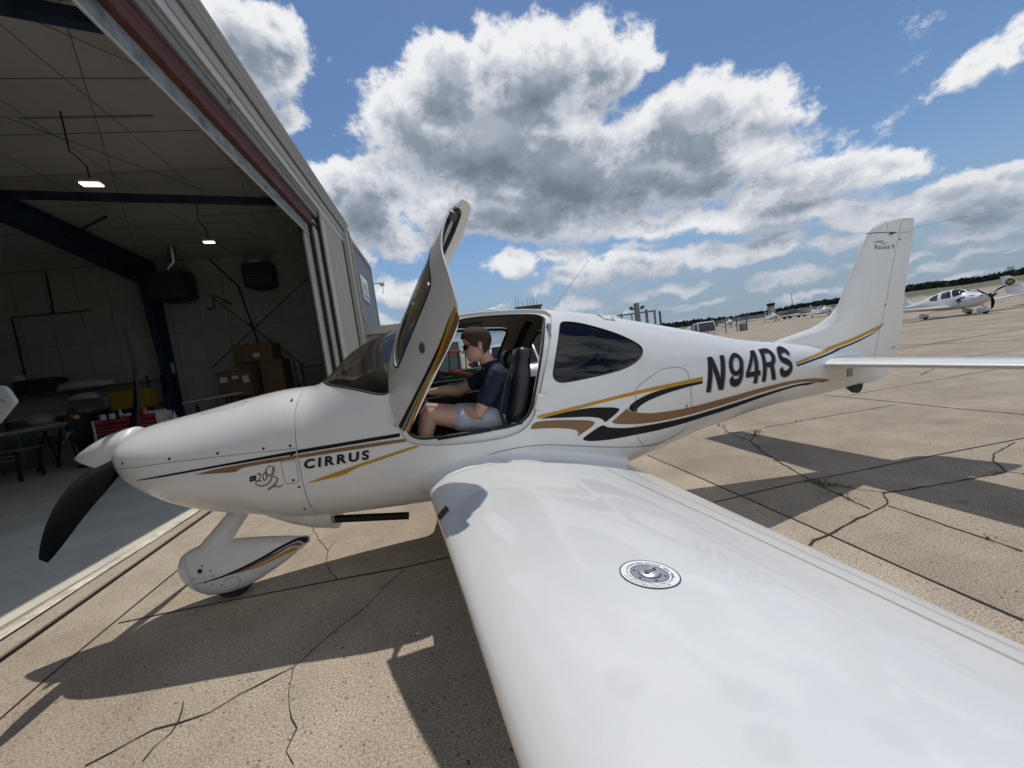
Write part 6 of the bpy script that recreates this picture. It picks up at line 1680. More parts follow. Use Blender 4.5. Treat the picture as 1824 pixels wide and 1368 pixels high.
lump('plastic_tub', (9.7, -13.8, 1.75), (.5, .45, .4), M_BOXW, 'white patterned tub on the middle shelf of the rack', 'tub')
lump('cloth_bundle', (11.4, -12.9, 1.35), (.75, .6, .5), M_BOXW, 'white cloth bundle on the bench behind the worker', 'bundle', 'ball')
lump('white_tank', (12.6, -13.9, 2.60), (.34, .34, .75), M_BOXW, 'upright white tank on the rack at the left edge', 'tank', 'can')
lump('storage_bin', (11.9, -13.8, 2.58), (1.3, .6, .55), M_DK, 'black bin on top of the rack behind the wing tip', 'bin')
lump('equipment_case', (9.9, -13.85, .93), (1.4, .55, .6), M_DK, 'black equipment case low on the long rack', 'case')
lump('paper_board', (8.15, -14.45, 2.75), (.5, .04, .45), M_BOXW, 'pale notice board on the end wall by the column', 'board')
lump('office_cabinet', (12.3, -12.5, .004), (1.6, .6, 1.3), mat('grey_green_cabinet', (.12, .14, .14), .5), 'grey green cabinet at the left edge behind the wing panel', 'cabinet')
# red roller tool chest
ch = thing('tool_chest', 'wide red roller tool chest with many drawers behind the spinner', 'tool chest', (6.56, -10.0, .004))
M_RED = mat('tool_chest_red', (.20, .006, .014), .3, coat=.3); M_CHR = mat('drawer_pull_alloy', (.30, .30, .31), .45, metal=.5)
mb = MB(); mb.bbox((0, 0, .73), (1.60, .62, 1.22), .012); mb.build('chest_body', M_RED, ch, 30)
def drawer(x, z, w, h):
    mb = MB(); mb.bbox((x, .318, z), (w, .02, h - .012), .004); d_ = mb.build('drawer', M_RED, ch, 30); mb = MB(); mb.box((x, .335, z + h * .36), (w * .98, .018, .018)); mb.build('drawer_pull', M_CHR, d_, 0)
z = 1.30
for h in (.15, .10): drawer(0, z - h / 2, 1.5, h); z -= h
for x in (-.375, .375):
    zz_ = z
    for h in (.10, .10, .14, .18, .22): drawer(x, zz_ - h / 2, .73, h); zz_ -= h
for sx in (-1, 1): mb = MB(); mb.box((sx * .81, .02, .74), (.03, .66, 1.24)); mb.build('side_rail', M_FASCIA, ch, 0)
for sx in (-1, 1):
    for sy in (-1, 1): mb = MB(); mb.lathe([(.06, -.02), (.06, .02)], (sx * .7, sy * .25, .06), 'y', 14); mb.build('caster', M_TYRE, ch)

ytop = 1.344
lump('paint_can', (7.26, -9.9, ytop), (.15, .15, .17), M_BOXW, 'white paint can at the left end of the red tool chest top', 'can', 'can')
lump('paint_can', (7.06, -9.95, ytop), (.15, .15, .17), M_BOXW, 'white paint can, second from the left end of the red tool chest', 'can', 'can')
lump('spray_bottle', (6.98, -10.15, ytop), (.09, .09, .27), M_BOXW, 'white spray bottle behind the two cans on the tool chest', 'bottle', 'bottle')
lump('rag_pile', (6.66, -9.95, ytop), (.35, .25, .12), M_BOXW, 'crumpled pale rags on top of the red tool chest', 'rags', 'ball')
lump('red_drink_can', (6.18, -9.9, ytop), (.14, .14, .22), mat('red_white_tin', (.35, .05, .05), .4), 'red tin on the tool chest just past the propeller blade', 'can', 'can')
lump('grey_tray', (5.95, -10.0, ytop), (.4, .3, .09), M_BOXW, 'pale tray at the right end of the red tool chest', 'tray')
lump('cleaner_bottle', (5.55, -10.1, .93), (.12, .12, .40), M_BOXW, 'white cleaner bottle beside the red tool chest', 'bottle', 'bottle')
lump('parts_table', (5.3, -10.4, .004), (.7, .6, .92), M_DK, 'dark side table right of the red tool chest', 'table')
# detached wing panels on stands
def panel_wing(name, a, b, ch0, ch1, th, label, stand=True):
    t = thing(name, label, 'aircraft part', (0, 0, 0), 0, 'detached white wing panels on stands'); a, b = V(a), V(b); mb = MB(); rings = []
    for i in range(12):
        f = i / 11; p = a.lerp(b, f); c = ch0 + (ch1 - ch0) * f; k = 1 if f < .95 else .6
        rings.append([p + V((0, (.5 - tt) * c, 0)) + V((0, 0, th * (airf(tt, 1.0, 0)[0]) * k)) for tt in reversed(TS[::2])] + [p + V((0, (.5 - tt) * c, 0)) - V((0, 0, th * (airf(tt, 1.0, 0)[0]) * k)) for tt in TS[::2][1:-1]])
    mb.loft(rings); mb.build('wing_skin', M_BOXW, t, 60)
    if stand:
        for f in (.15, .8):
            p = a.lerp(b, f)
            for s in (-1, 1): mb = MB(); mb.bar(p + V((0, 0, -.08)), (p.x + .1, p.y + s * .35, .01), .04, .04); mb.build('stand_leg', M_DARKGAP, t, 0)
    return t
panel_wing('detached_wing', (13.5, -11.0, 1.16), (8.75, -11.0, 1.40), .9, .8, .18, 'thick white wing panel lying on a stand beside the worker')
panel_wing('detached_aileron', (12.8, -11.6, 1.68), (8.9, -11.6, 1.72), .3, .3, .05, 'thin white control surface lying above the thick wing panel')
panel_wing('detached_wing', (6.1, -11.8, 1.50), (4.4, -11.8, 1.60), .7, .6, .10, 'slim white wing panel behind the red tool chest')
bt = thing('workbench', 'black workbench with two silver rails in front of the worker', 'workbench', (10.2, -9.6, .004))
mb = MB(); mb.bbox((0, 0, .86), (2.6, .75, .06), .01); mb.build('bench_top', M_WOOD, bt, 30)
for z in (.72, .62): mb = MB(); mb.rod((-1.25, .39, z), (1.2, .39, z), .02); mb.build('rail', M_CHR, bt)
for sx in (-1, 1):
    for sy in (-1, 1): mb = MB(); mb.box((sx * 1.2, sy * .3, .42), (.06, .06, .84)); mb.build('leg', M_DARKGAP, bt, 0)
lump('bucket', (10.0, -9.5, .03), (.45, .45, .45), M_BOXW, 'white bucket on the floor under the workbench', 'bucket', 'can')
# another airplane's wing tip just inside the opening
t = thing('wing_tip', 'white wing tip of another airplane at the left edge inside the opening', 'aircraft part', (4.8, -5, 0))
mb = MB(); poly = smooth_poly([(.02, 2.06), (.01, 1.98), (.08, 1.90), (.38, 1.60), (.9, 1.2), (3.2, 1.25), (3.2, 2.5), (.9, 2.45), (.2, 2.31), (.10, 2.26)], 4, 100)
mb.prism(poly, -.04, .04, 'y'); mb.build('tip_skin', M_PAINT, t, 30)
mb = MB(); mb.bar((.12, .043, 2.0), (.20, .043, 2.09), .022, .004, 0, (0, 1, 0)); mb.build('slot', M_LINE2, t, 0)
mb = MB(); mb.lathe([(.05, .040), (.045, .046), (0, .046)], (.26, 0, 2.17), 'y', 16); mb.build('access_port', M_SCREW, t, 40)
mb = MB(); mb.bar((2.2, 0, 1.3), (2.2, 0, .01), .12, .12); mb.bar((1.7, 0, .05), (2.7, 0, .05), .1, .08); mb.build('stand', M_DARKGAP, t, 0)
# ================================================================== the far side of the apron
M_FWHITE = mat('far_white_paint', (.66, .66, .65), .35, coat=.4)
M_FGLASS = mat('far_dark_glass', (.015, .018, .022), .08)
M_EMBL = mat('emblem_yellow', (.50, .36, .02), .5); M_HORSE = mat('emblem_dark', (.03, .025, .025), .5)
M_DARKPAINT = mat('dark_paint', (.02, .021, .024), .3, coat=.4)
M_FSTEEL = mat('weathered_pole_steel', (.16, .155, .15), .6, var=.15)
M_FENCE = mat('dark_fence_steel', (.05, .05, .052), .6)
def light_plane(loc, heading, label, emblem=True, horse=False, black_prop=True, group='parked white training airplanes'):
    """same class of low wing airplane as the near one, with its own body, wing, tail, glazing, propeller and gear"""
    t = thing('airplane', label, 'airplane', (loc[0], loc[1], loc[2]), heading, group)
    O = Matrix.Translation((3.2, 0, 0))
    def pb(mb, name, m, sm=50, parent=None):
        me = mb.mesh(name) if isinstance(mb, MB) else mb
        me.transform(O); return link_mesh(name, me, m, parent or t, sm)
    mb = MB(); xs = [-.415, -.46, -.6] + [-.9 - .26 * i for i in range(26)]
    mb.loft([ring_full(x, 20) for x in xs]); pb(mb, 'fuselage', M_FWHITE)
    for sg in (1, -1):
        for poly, nm in ((REARW, 'rear_window'), (STBDW, 'side_window'), ):
            pb(side([poly[::2]], .006, sg, gx=.12, gz=.08), nm, M_FGLASS)
    # windshield wraps over the nose of the cabin
    bm = flat_bm([[p for p in WSHIELD if p[1] < 2.2][::2]], .1, .06); 
    for sg in (1, -1):
        P = [(-1.78, 1.598), (-1.917, 1.565), (-2.161, 1.491), (-2.32, 1.46), (-2.44, 1.59), (-2.60, 1.79), (-2.70, 1.90), (-2.74, 1.985), (-2.4, 1.94), (-2.1, 1.83), (-1.95, 1.715)]
        pb(side([smooth_poly(P, 3, 60)], .006, sg, gx=.1, gz=.05), 'windshield', M_FGLASS)
    bm.free()
    for sg in (1, -1):
        mb = MB(); rings = [[V((p.x, p.y * sg, p.z)) for p in wing_ring(y)[::2]] for y in (.35, 1, 2, 3, 4, 5, 5.3)] + [[V((p.x, p.y * sg, p.z)) for p in wing_ring(5.44, .4)[::2]]]
        mb.loft(rings); pb(mb, 'wing', M_FWHITE, 60)
        mb = MB(); mb.loft([[V((p.x, p.y * sg, p.z)) for p in hs_ring(y, k)[::3]] for y, k in ((.04, 1), (1, 1), (1.9, 1), (1.96, .4))]); pb(mb, 'horizontal_stabilizer', M_FWHITE, 60)
    mb = fin_loft([1.05, 1.2, 1.3, 1.36, 1.42, 1.5, 1.6, 1.8, 2.1, 2.35, 2.44, 2.475], FLE, FTE); fin_ = pb(mb, 'fin', M_FWHITE, 60)
    if emblem:
        for sg in (1, -1):
            dc = []
            circ_ = [(-7.42 + .27 * math.cos(a), 1.96 + .27 * math.sin(a)) for a in [i * PI / 12 for i in range(24)]]
            def fs(polys, off, tris=None):
                return to_me(flat_bm(polys, .2, .2, tris), lambda x, z: V((x, (fin_half(x, z) + off) * sg, z)), V((0, sg, 0)))
            dc.append((fs([circ_], .008), M_HORSE))
            vs, f_ = fit_text('W', [(-7.23, 1.83), (-7.61, 1.83), (-7.23, 2.09)] if sg > 0 else [(-7.61, 1.83), (-7.23, 1.83), (-7.61, 2.09)], .05)
            dc.append((fs(None, .014, (vs, f_)), M_EMBL))
            dc.append((fs([[(-6.95, 1.62), (-7.2, 1.60), (-7.70, 1.66), (-7.70, 1.70), (-7.2, 1.64), (-6.97, 1.66)]], .01), M_HORSE))
            for me, _ in dc: me.transform(O)
            join_into(fin_, *dc)
    mb = MB(); mb.lathe([(0, 0), (.05, -.06), (.11, -.2), (.155, -.36), (.16, -.42), (0, -.42)], (0, 0, 1.277), 'x', 16); pb(mb, 'spinner', M_DARKPAINT if black_prop else M_FWHITE)
    for th in (-90, 30, 150): pb(blade(math.radians(th), .97), 'propeller_blade', M_PROP)
    if horse:
        # the dark leaping horse painted on the side and a dark script line on the nose
        H = [(-2.18, 1.18), (-2.02, 1.24), (-1.90, 1.33), (-1.74, 1.36), (-1.52, 1.30), (-1.60, 1.26), (-1.72, 1.27), (-1.80, 1.20), (-1.76, 1.10), (-1.66, 1.02), (-1.70, 1.0), (-1.84, 1.08), (-1.90, 1.0), (-1.86, .88), (-1.92, .88), (-1.98, 1.02), (-2.06, 1.12)]
        me = side([smooth_poly(H, 3, 70)], .008, -1, gx=.2, gz=.2); pb(me, 'horse_emblem', M_HORSE, 0)
        me = side([[(-1.02, 1.37), (-1.35, 1.36), (-1.36, 1.42), (-1.02, 1.42)]], .008, -1, gx=.2, gz=.2); pb(me, 'script_emblem', M_HORSE, 0)
        for x, z, r in ((-1.62, 1.36, .04), (-.62, 1.33, .08), (-1.05, 1.20, .035)):
            pb(side([[(x + r * math.cos(a), z + r * math.sin(a)) for a in [i * PI / 5 for i in range(10)]]], .008, -1), 'cowl_port', M_HORSE, 0)
        mb = MB(); mb.rod((-3.75, .0, 1.94), (-4.25, 0, 2.42), .012, .005, 6); pb(mb, 'whip_antenna', M_FWHITE)
    for c, p0, p1 in (((-.80, 0), (-1.06, 0, .70), (-.74, 0, .40)), ((-3.55, 1.42), (-3.40, .45, .62), (-3.52, 1.38, .36)), ((-3.55, -1.42), (-3.40, -.45, .62), (-3.52, -1.38, .36))):
        mb = MB(); pant(mb, (c[0], c[1], 0), .34, .62, .10, .45, .13, .05); q = pb(mb, 'wheel_fairing', M_FWHITE, 50)
        mb = MB(); mb.lathe([(.10, -.06), (.17, -.06), (.18, 0), (.17, .06), (.10, .06)], (c[0], c[1], .18), 'y', 16); pb(mb, 'tyre', M_TYRE, 50, q)
        pb(strut_mb(p0, p1, .07, .06, .035, .03), 'gear_leg', M_FWHITE, 60)
    return t
R69 = math.radians(69.6)
def place_by(mid, heading):   # main gear midpoint -> root location (root sits at x = -3.2 in the aircraft frame)
    c, s = math.cos(heading), math.sin(heading); return (mid[0] + .35 * c, mid[1] + .35 * s)
x, y = place_by((-40.9, -19.0), R69)
big = light_plane((x, y, gh(x, y)), R69, 'white airplane parked behind the near tail fin, dark horse emblem on its side', False, True)
def parked(px, py, hd, label, src=[None], dz=0):
    x, y = px, py; z = gh(x, y) + dz
    if src[0] is None: src[0] = light_plane((x, y, z), hd, label, True, False, False); return src[0]
    o = copy_tree(src[0]); o.location = (x, y, z); o.rotation_euler.z = hd; o['label'] = label; return o
parked(-49.2, -15.4, math.radians(96), 'white airplane cut off by the right edge, round W emblem on its fin')
parked(-73.3, -55.4, math.radians(62), 'parked white airplane nearest the curve of the fin, right of the dark pickup')
parked(-76.3, -69.2, math.radians(60), 'parked white airplane in front of the control tower, left of the dark pickup')
parked(-73.2, -78.3, math.radians(57), 'parked white airplane behind the chain link fence posts, leftmost of the row')
parked(-83.5, -52.0, math.radians(62), 'parked white airplane half hidden behind the curve of the near fin')

# ---- fuel truck
def ground_thing(name, label, cat, x, y, rz, group=None): return thing(name, label, cat, (x, y, gh(x, y)), rz, group)
M_TRK = mat('truck_white_paint', (.55, .55, .53), .35, coat=.3, var=.06); M_TANK = mat('polished_tank', (.52, .53, .56), .28, metal=.7); M_GREYBOX = mat('grey_pump_box', (.22, .22, .21), .6)
tx, ty = -34.4, -38.2
tk = ground_thing('fuel_truck', 'white cab-over fuel truck with a polished tank parked behind the fuselage', 'truck', tx, ty, math.radians(155 + 90 + 12))
tk.rotation_euler.z = math.radians(74)
# truck frame: x forward
mb = MB(); P = [(2.05, .55), (2.12, .62), (2.14, 1.15), (2.02, 1.75), (1.86, 2.25), (1.70, 2.33), (.62, 2.33), (.50, 2.25), (.48, .70), (.95, .62), (1.0, .95), (1.75, .95), (1.80, .55)]
mb.prism(P, -.98, .98, 'y'); me = mb.mesh('cab')
mb2 = MB(); o = link_mesh('cab', me, M_TRK, tk, 30)
mb = MB(); mb.add([(2.15, -.90, 1.18), (2.15, .90, 1.18), (1.90, .86, 2.22), (1.90, -.86, 2.22)], [(0, 1, 2, 3)]); mb.add([(2.16, -.90, 1.18), (2.16, .90, 1.18), (1.91, .86, 2.22), (1.91, -.86, 2.22)], [(0, 1, 2, 3)]); mb.build('windscreen', M_FGLASS, tk, 0)
for s in (-1, 1):
    mb = MB(); mb.prism([(1.05, 1.30), (1.85, 1.30), (1.72, 2.12), (1.05, 2.12)], s * .985, s * .992, 'y'); mb.build('side_window', M_FGLASS, tk, 0)
    mb = MB(); mb.bbox((2.13, s * .72, .88), (.05, .34, .16), .02); mb.build('headlight', mat('headlight_glass', (.6, .6, .62), .1) if 'headlight_glass' not in MATS else MATS['headlight_glass'], tk)
    mb = MB(); mb.bbox((1.9, s * 1.18, 1.75), (.08, .2, .36), .03); mb.rod((1.85, s * .98, 1.9), (1.9, s * 1.15, 1.9), .02); mb.build('mirror', M_DARKPAINT, tk)
    for xw in (1.38, -1.9):
        mb = MB(); mb.lathe([(.15, -.12), (.34, -.12), (.38, -.06), (.38, .06), (.34, .12), (.15, .12)], (xw, s * .84, .38), 'y', 20); w_ = mb.build('wheel', M_TYRE, tk); mb = MB(); mb.lathe([(.17, -.10), (.17, .10)], (xw, s * .86, .38), 'y', 14); mb.build('rim', M_FSTEEL, w_)
mb = MB(); mb.bbox((2.12, 0, .50), (.14, 1.9, .24), .04); mb.box((2.19, 0, .55), (.02, .5, .12), 1); mb.build('bumper', [M_FWHITE, M_DARKPAINT], tk)
mb = MB(); mb.box((2.145, 0, 1.05), (.02, .34, .08)); mb.build('badge', mat('badge_red', (.45, .05, .03), .5), tk, 0)
mb = MB(); mb.box((-1.0, 0, .62), (3.6, .8, .16)); mb.build('chassis', M_DARKPAINT, tk, 0)
mb = MB(); rings = []
for xx, k in ((-2.9, .6), (-2.85, .95), (-2.75, 1), (-.5, 1), (-.4, .95), (-.35, .6)): rings.append([V((xx, .92 * k * math.cos(a), 1.42 + .66 * k * math.sin(a))) for a in [2 * PI * j / 28 for j in range(28)]])
mb.loft(rings); mb.build('tank', M_TANK, tk, 50)
mb = MB(); mb.bbox((.05, 0, 1.4), (.66, 1.9, 1.3), .03); mb.build('pump_cabinet', M_GREYBOX, tk)
mb = MB(); mb.lathe([(.22, 0), (.22, .12)], (-1.6, 0, 2.06), 'z', 16); mb.build('tank_hatch', M_GREYBOX, tk)

# ---- gate frame, light pole, fence
g = thing('pipe_gate', 'grey pipe gate frame standing behind the fuselage left of the fuel truck', 'gate', (-23.7, -33.9, 0))
mb = MB(); mb.bar((2.6, -.4, 4.25), (-2.1, .4, 4.25), .16, .16); mb.build('top_rail', M_FSTEEL, g, 0)
for x, y, w in ((.45, -.05, .10), (-1.95, .38, .16), (1.9, -.3, .12)): mb = MB(); mb.bar((x, y, 0), (x, y, 4.2), w, w); mb.build('post', M_FSTEEL, g, 0)
mb = MB(); mb.bar((-.3, .1, 4.1), (-.2, .1, 2.0), .06, .06); mb.bar((-.2, .1, 4.1), (-.35, .1, 2.0), .05, .05); mb.build('brace', M_FSTEEL, g, 0)
def post(x, y, h, w, label, m=M_FENCE, name='fence_post', grp='dark posts of the apron fence'):
    mb = MB(); mb.bbox((0, 0, h / 2), (w, w, h), .02); mb.lathe([(w * .6, 0), (w * .5, .05), (0, .09)], (0, 0, h), 'z', 10)
    o = mb.build(name, m, None, 30); o.location = (x, y, gh(x, y)); tag(o, label, 'post', grp); return o
post(-25.0, -34.0, 4.5, .22, 'dark square post at the left of the gate frame', M_FSTEEL, 'gate_post', 'gate posts')
post(-26.25, -33.5, 4.1, .17, 'slim dark post right of the gate frame', M_FENCE, 'gate_post', 'gate posts')
post(-22.2, -34.2, 4.4, .16, 'dark post beneath the light pole', M_FSTEEL, 'gate_post', 'gate posts')
lp = thing('light_pole', 'thick grey light pole with two flood lamps behind the gate frame', 'light pole', (-26.5, -38.5, 0))
mb = MB(); mb.bbox((0, 0, 2.9), (.50, .50, 5.75), .05); mb.build('pole', M_FSTEEL, lp)
for s in (-1, 1):
    mb = MB(); mb.bar((s * .2, 0, 5.0), (s * .52, 0, 5.05), .08, .08); mb.build('lamp_arm', M_FENCE, lp, 0)
    mb = MB(); mb.bbox((s * .72, .05, 5.22), (.44, .3, .34), .05, rot=Euler((0, s * -.5, 0)).to_matrix()); mb.build('flood_lamp', M_FENCE, lp)
fpos = [(-39.98, -51.31), (-42.11, -50.92), (-44.14, -50.54), (-46.0, -50.2), (-47.93, -49.85), (-49.71, -49.53), (-51.3, -49.24)]
fl_ = thing('chain_link_fence', 'dark chain link fence with tall posts behind the fuel truck', 'fence', (-45.6, -50.3, gh(-45.6, -50.3)))
mb = MB(); z0 = .75
for i, (x, y) in enumerate(fpos):
    mb = MB(); w = .10 if i >= 4 else .07; mb.box((x + 45.6, y + 50.3, 1.3), (w, w, 2.9)); mb.build('post', M_FENCE, fl_, 0)
m, nt, b = nodes_of('chain_link_wire'); L = nt.links.new; b.inputs['Base Color'].default_value = (.06, .06, .062, 1); b.inputs['Roughness'].default_value = .6
mb = MB(); A = V((-36.0 + 45.6, -52.0 + 50.3, 0)); B = V((-51.3 + 45.6, -49.24 + 50.3, 0))
for k in range(8): z = .15 + .34 * k; mb.rod(A + V((0, 0, z)), B + V((0, 0, z)), .006, None, 5)
n = 60
for i in range(n):
    p = A.lerp(B, i / n); q = A.lerp(B, min(1, (i + 5) / n)); mb.rod(p + V((0, 0, .15)), q + V((0, 0, 2.5)), .003, None, 4); mb.rod(p + V((0, 0, 2.5)), q + V((0, 0, .15)), .003, None, 4)
mb.build('wire_mesh', m, fl_, 0, fix=False)
ub = ground_thing('utility_box', 'grey utility cabinet standing at the foot of the fence posts', 'cabinet', -50.5, -49.2, .2)
mb = MB(); mb.bbox((0, 0, .55), (.9, .6, 1.1), .03); mb.box((0, 0, 1.13), (1.0, .7, .06)); mb.box((0, .31, .55), (.03, .02, .9)); mb.build('cabinet_body', M_FSTEEL, ub)

# ---- dark pickup, cars and ground equipment
def car(name, label, cat, x, y, rz, paint_, pickup=False, s=1.0, z=None):
    t = thing(name, label, cat, (x, y, gh(x, y) if z is None else z), rz)
    prof_ = [(2.35, .35), (2.4, .55), (2.35, .80), (1.35, .98), (.75, 1.0)] + ([(.55, 1.05)] if 0 else []) + [(.62, 1.02)]
    body = [(2.40, .35), (2.46, .62), (2.36, .86), (1.35, 1.0), (-2.35, 1.0), (-2.45, .8), (-2.42, .38), (-1.95, .32), (-1.85, .55), (-1.6, .70), (-1.2, .70), (-.95, .55), (-.85, .32), (.9, .32), (1.0, .55), (1.25, .70), (1.65, .70), (1.9, .55), (2.0, .34)]
    mb = MB(); mb.prism(body, -.92, .92, 'y'); mb.build('body', paint_, t, 30)
    x1 = -.95 if pickup else -2.1
    mb = MB(); rings = []
    for zz, ins, a, b_ in ((.99, .0, .98, x1 - .1), (1.45, .10, .52, x1 + .05), (1.78, .17, .10, x1 + .15), (1.84, .30, -.1, x1 + .3)):
        w = .90 - ins; rings.append([V((a, -w, zz)), V((a, w, zz)), V((b_, w, zz)), V((b_, -w, zz))])
    mb.loft(rings); mb.build('cabin', paint_, t, 30)
    mb = MB(); mb.add([(.96, -.80, 1.06), (.96, .80, 1.06), (.20, .70, 1.72), (.20, -.70, 1.72)], [(0, 1, 2, 3)]); mb.v = [(v[0] + .035, v[1], v[2] + .01) for v in mb.v]; mb.build('windscreen', M_FGLASS, t, 0)
    for sy in (-1, 1):
        mb = MB(); mb.add([(.62, sy * .895, 1.10), (x1 + .05, sy * .895, 1.10), (x1 + .2, sy * .765, 1.70), (.12, sy * .765, 1.70)], [(0, 1, 2, 3)]); mb.build('side_window', M_FGLASS, t, 0)
        mb = MB(); mb.bbox((2.40, sy * .66, .74), (.08, .36, .16), .03); mb.build('headlight', MATS['headlight_glass'], t)
        for xw in (1.45, -1.4):
            mb = MB(); mb.lathe([(.16, -.11), (.33, -.11), (.36, -.05), (.36, .05), (.33, .11), (.16, .11)], (xw, sy * .84, .36), 'y', 18); w_ = mb.build('wheel', M_TYRE, t)
    mb = MB(); mb.bbox((2.44, 0, .60), (.06, 1.0, .16), .02); mb.bbox((2.43, 0, .42), (.1, 1.75, .14), .03); mb.build('grille', M_DARKPAINT, t)
    if pickup: mb = MB(); mb.box((-1.75, 0, 1.08), (1.1, 1.6, .3)); mb.rod((-1.2, -.7, 1.35), (-1.2, .7, 1.35), .05); mb.build('bed_load', M_DARKPAINT, t, 0)
    o = t; o.scale = (s, s, s); return t
car('pickup_truck', 'dark pickup truck standing among the distant parked airplanes', 'pickup', -86.6, -73.2, math.radians(165), M_DARKPAINT, True, 1.15)
car('parked_car', 'white car with a dark windscreen seen through the cabin behind the seats', 'car', -5.75, -12.4, math.radians(80), mat('car_white_paint', (.45, .50, .49), .3, coat=.5), False, 1.18)
M_GREEN = mat('tractor_green', (.012, .075, .018), .4); M_TYEL = mat('tractor_yellow', (.50, .34, .02), .5); M_TRED = mat('loader_red', (.34, .03, .03), .45)
def tractor(x, y, rz, body, rim, label, bucket):
    t = thing('tractor', label, 'tractor', (x, y, 0), rz)
    mb = MB(); mb.bbox((.95, 0, .95), (1.3, .62, .62), .08); mb.bbox((-.2, 0, .75), (1.2, .6, .5), .06); mb.build('hood', body, t)
    for sy in (-1, 1):
        for xw, r in ((-.45, .62), (1.25, .40)):
            mb = MB(); mb.lathe([(r * .5, -.14), (r * .9, -.15), (r, -.08), (r, .08), (r * .9, .15), (r * .5, .14)], (xw, sy * .72, r), 'y', 22); w_ = mb.build('wheel', M_TYRE, t)
            mb = MB(); mb.lathe([(.0, -.12), (r * .22, -.13), (r * .52, -.10), (r * .52, .10), (r * .22, .13), (0, .12)], (xw, sy * .73, r), 'y', 16); mb.build('rim', rim, w_)
        for xx in (-.95, .25): mb = MB(); mb.bar((xx, sy * .5, 1.0), (xx + .1, sy * .46, 2.15), .06, .06); mb.build('cab_post', M_DARKPAINT, t, 0)
    mb = MB(); mb.bbox((-.30, 0, 2.2), (1.6, 1.2, .14), .05); mb.build('cab_roof', M_TRED, t)
    mb = MB(); mb.bbox((-.55, 0, 1.2), (.45, .5, .2), .05); mb.bbox((-.78, 0, 1.45), (.14, .5, .5), .05); mb.build('seat', M_LEATHER, t)
    if bucket:
        mb = MB(); mb.prism([(1.9, .95), (2.0, .35), (2.75, .30), (2.2, .95)], -.85, .85, 'y'); mb.build('bucket', M_TRED, t, 0)
        for sy in (-1, 1): mb = MB(); mb.bar((.2, sy * .5, 1.3), (2.0, sy * .5, .75), .1, .14); mb.build('loader_arm', M_TRED, t, 0)
    mb = MB(); mb.sphere((1.2, 0, 1.45), .12, 6); mb.build('beacon', M_TRED, t)
    return t
tractor(-3.15, -16.2, math.radians(150), M_GREEN, M_TYEL, 'green tractor with yellow wheels and a red front bucket seen through the cabin', True)
tractor(-5.0, -19.0, math.radians(110), M_DARKPAINT, M_TYEL, 'dark tractor with yellow wheels behind the green one', False)
sd = thing('shed', 'low grey green shed with a pale corner post seen past the pilot', 'building', (-2.0, -38, 0))
mb = MB(); wall_ribs(mb, (5, 0), (-3.0, 0), 0, 3.9, .4, .05, (0, 1)); wall_ribs(mb, (-3.0, 0), (-3.0, -6), 0, 3.9, .4, .05, (-1, 0)); mb.build('wall', mat('grey_green_siding', (.10, .13, .12), .6), sd, 0)
mb = MB(); mb.add([(5.2, .2, 3.95), (-3.2, .2, 3.95), (-3.2, -6, 4.3), (5.2, -6, 4.3)], [(0, 1, 2, 3)]); mb.build('roof', M_FSTEEL, sd, 0)
mb = MB(); mb.box((-3.05, .08, 1.95), (.25, .25, 3.9)); mb.build('corner_post', M_FWHITE, sd, 0)
ab = thing('antenna_shelter', 'flat roofed dark shelter with a row of whip antennas rising over the cabin roof', 'building', (-10.1, -26.3, 0))
mb = MB(); mb.box((0, 0, 2.6), (1.9, 1.6, 5.2)); mb.box((0, 0, 5.2), (2.1, 1.8, .12)); mb.build('shelter_body', M_FENCE, ab, 0)
for i, (dx, h) in enumerate([(.85, .95), (.62, .8), (.3, .55), (-.1, .75), (-.35, .7), (-.6, 1.25), (-.85, .5)]):
    mb = MB(); mb.rod((dx, 0, 5.24), (dx, 0, 5.24 + h), .022, .010, 6); mb.rod((dx, 0, 5.24), (dx, 0, 5.32), .05, None, 8); mb.build('whip_antenna', M_FENCE, ab)

# ---- control tower, far buildings, hills and woods
tw = thing('control_tower', 'concrete control tower with a dark glazed cab far across the field', 'tower', (-371, -359.5, gh(-371, -359.5)))
M_TWR = mat('tower_concrete', (.42, .37, .31), .8, var=.05)
mb = MB(); mb.bbox((0, 0, 5), (5.2, 5.2, 10.5), .3); mb.build('shaft', M_TWR, tw)
mb = MB(); mb.lathe([(2.6, 10.2), (3.6, 11.2), (4.0, 13.0)], (0, 0, 0), 'z', 8); mb.build('cab', M_FGLASS, tw, 0)
mb = MB(); mb.lathe([(4.2, 13.0), (4.2, 13.5), (1.5, 13.9), (0, 13.9)], (0, 0, 0), 'z', 8); mb.rod((1, 0, 13.9), (1, 0, 16), .12); mb.build('roof', M_FENCE, tw, 0)
mb = MB(); mb.lathe([(3.4, 10.1), (3.7, 10.5)], (0, 0, 0), 'z', 16); mb.build('catwalk', M_TWR, tw)
D0 = V((-.1774, -.9814, 0)).normalized(); RT = V((-.9814, .1774, 0)).normalized()
def at(px, Z): return EYE + D0 * Z + RT * ((px - 912) / 671.1 * Z)
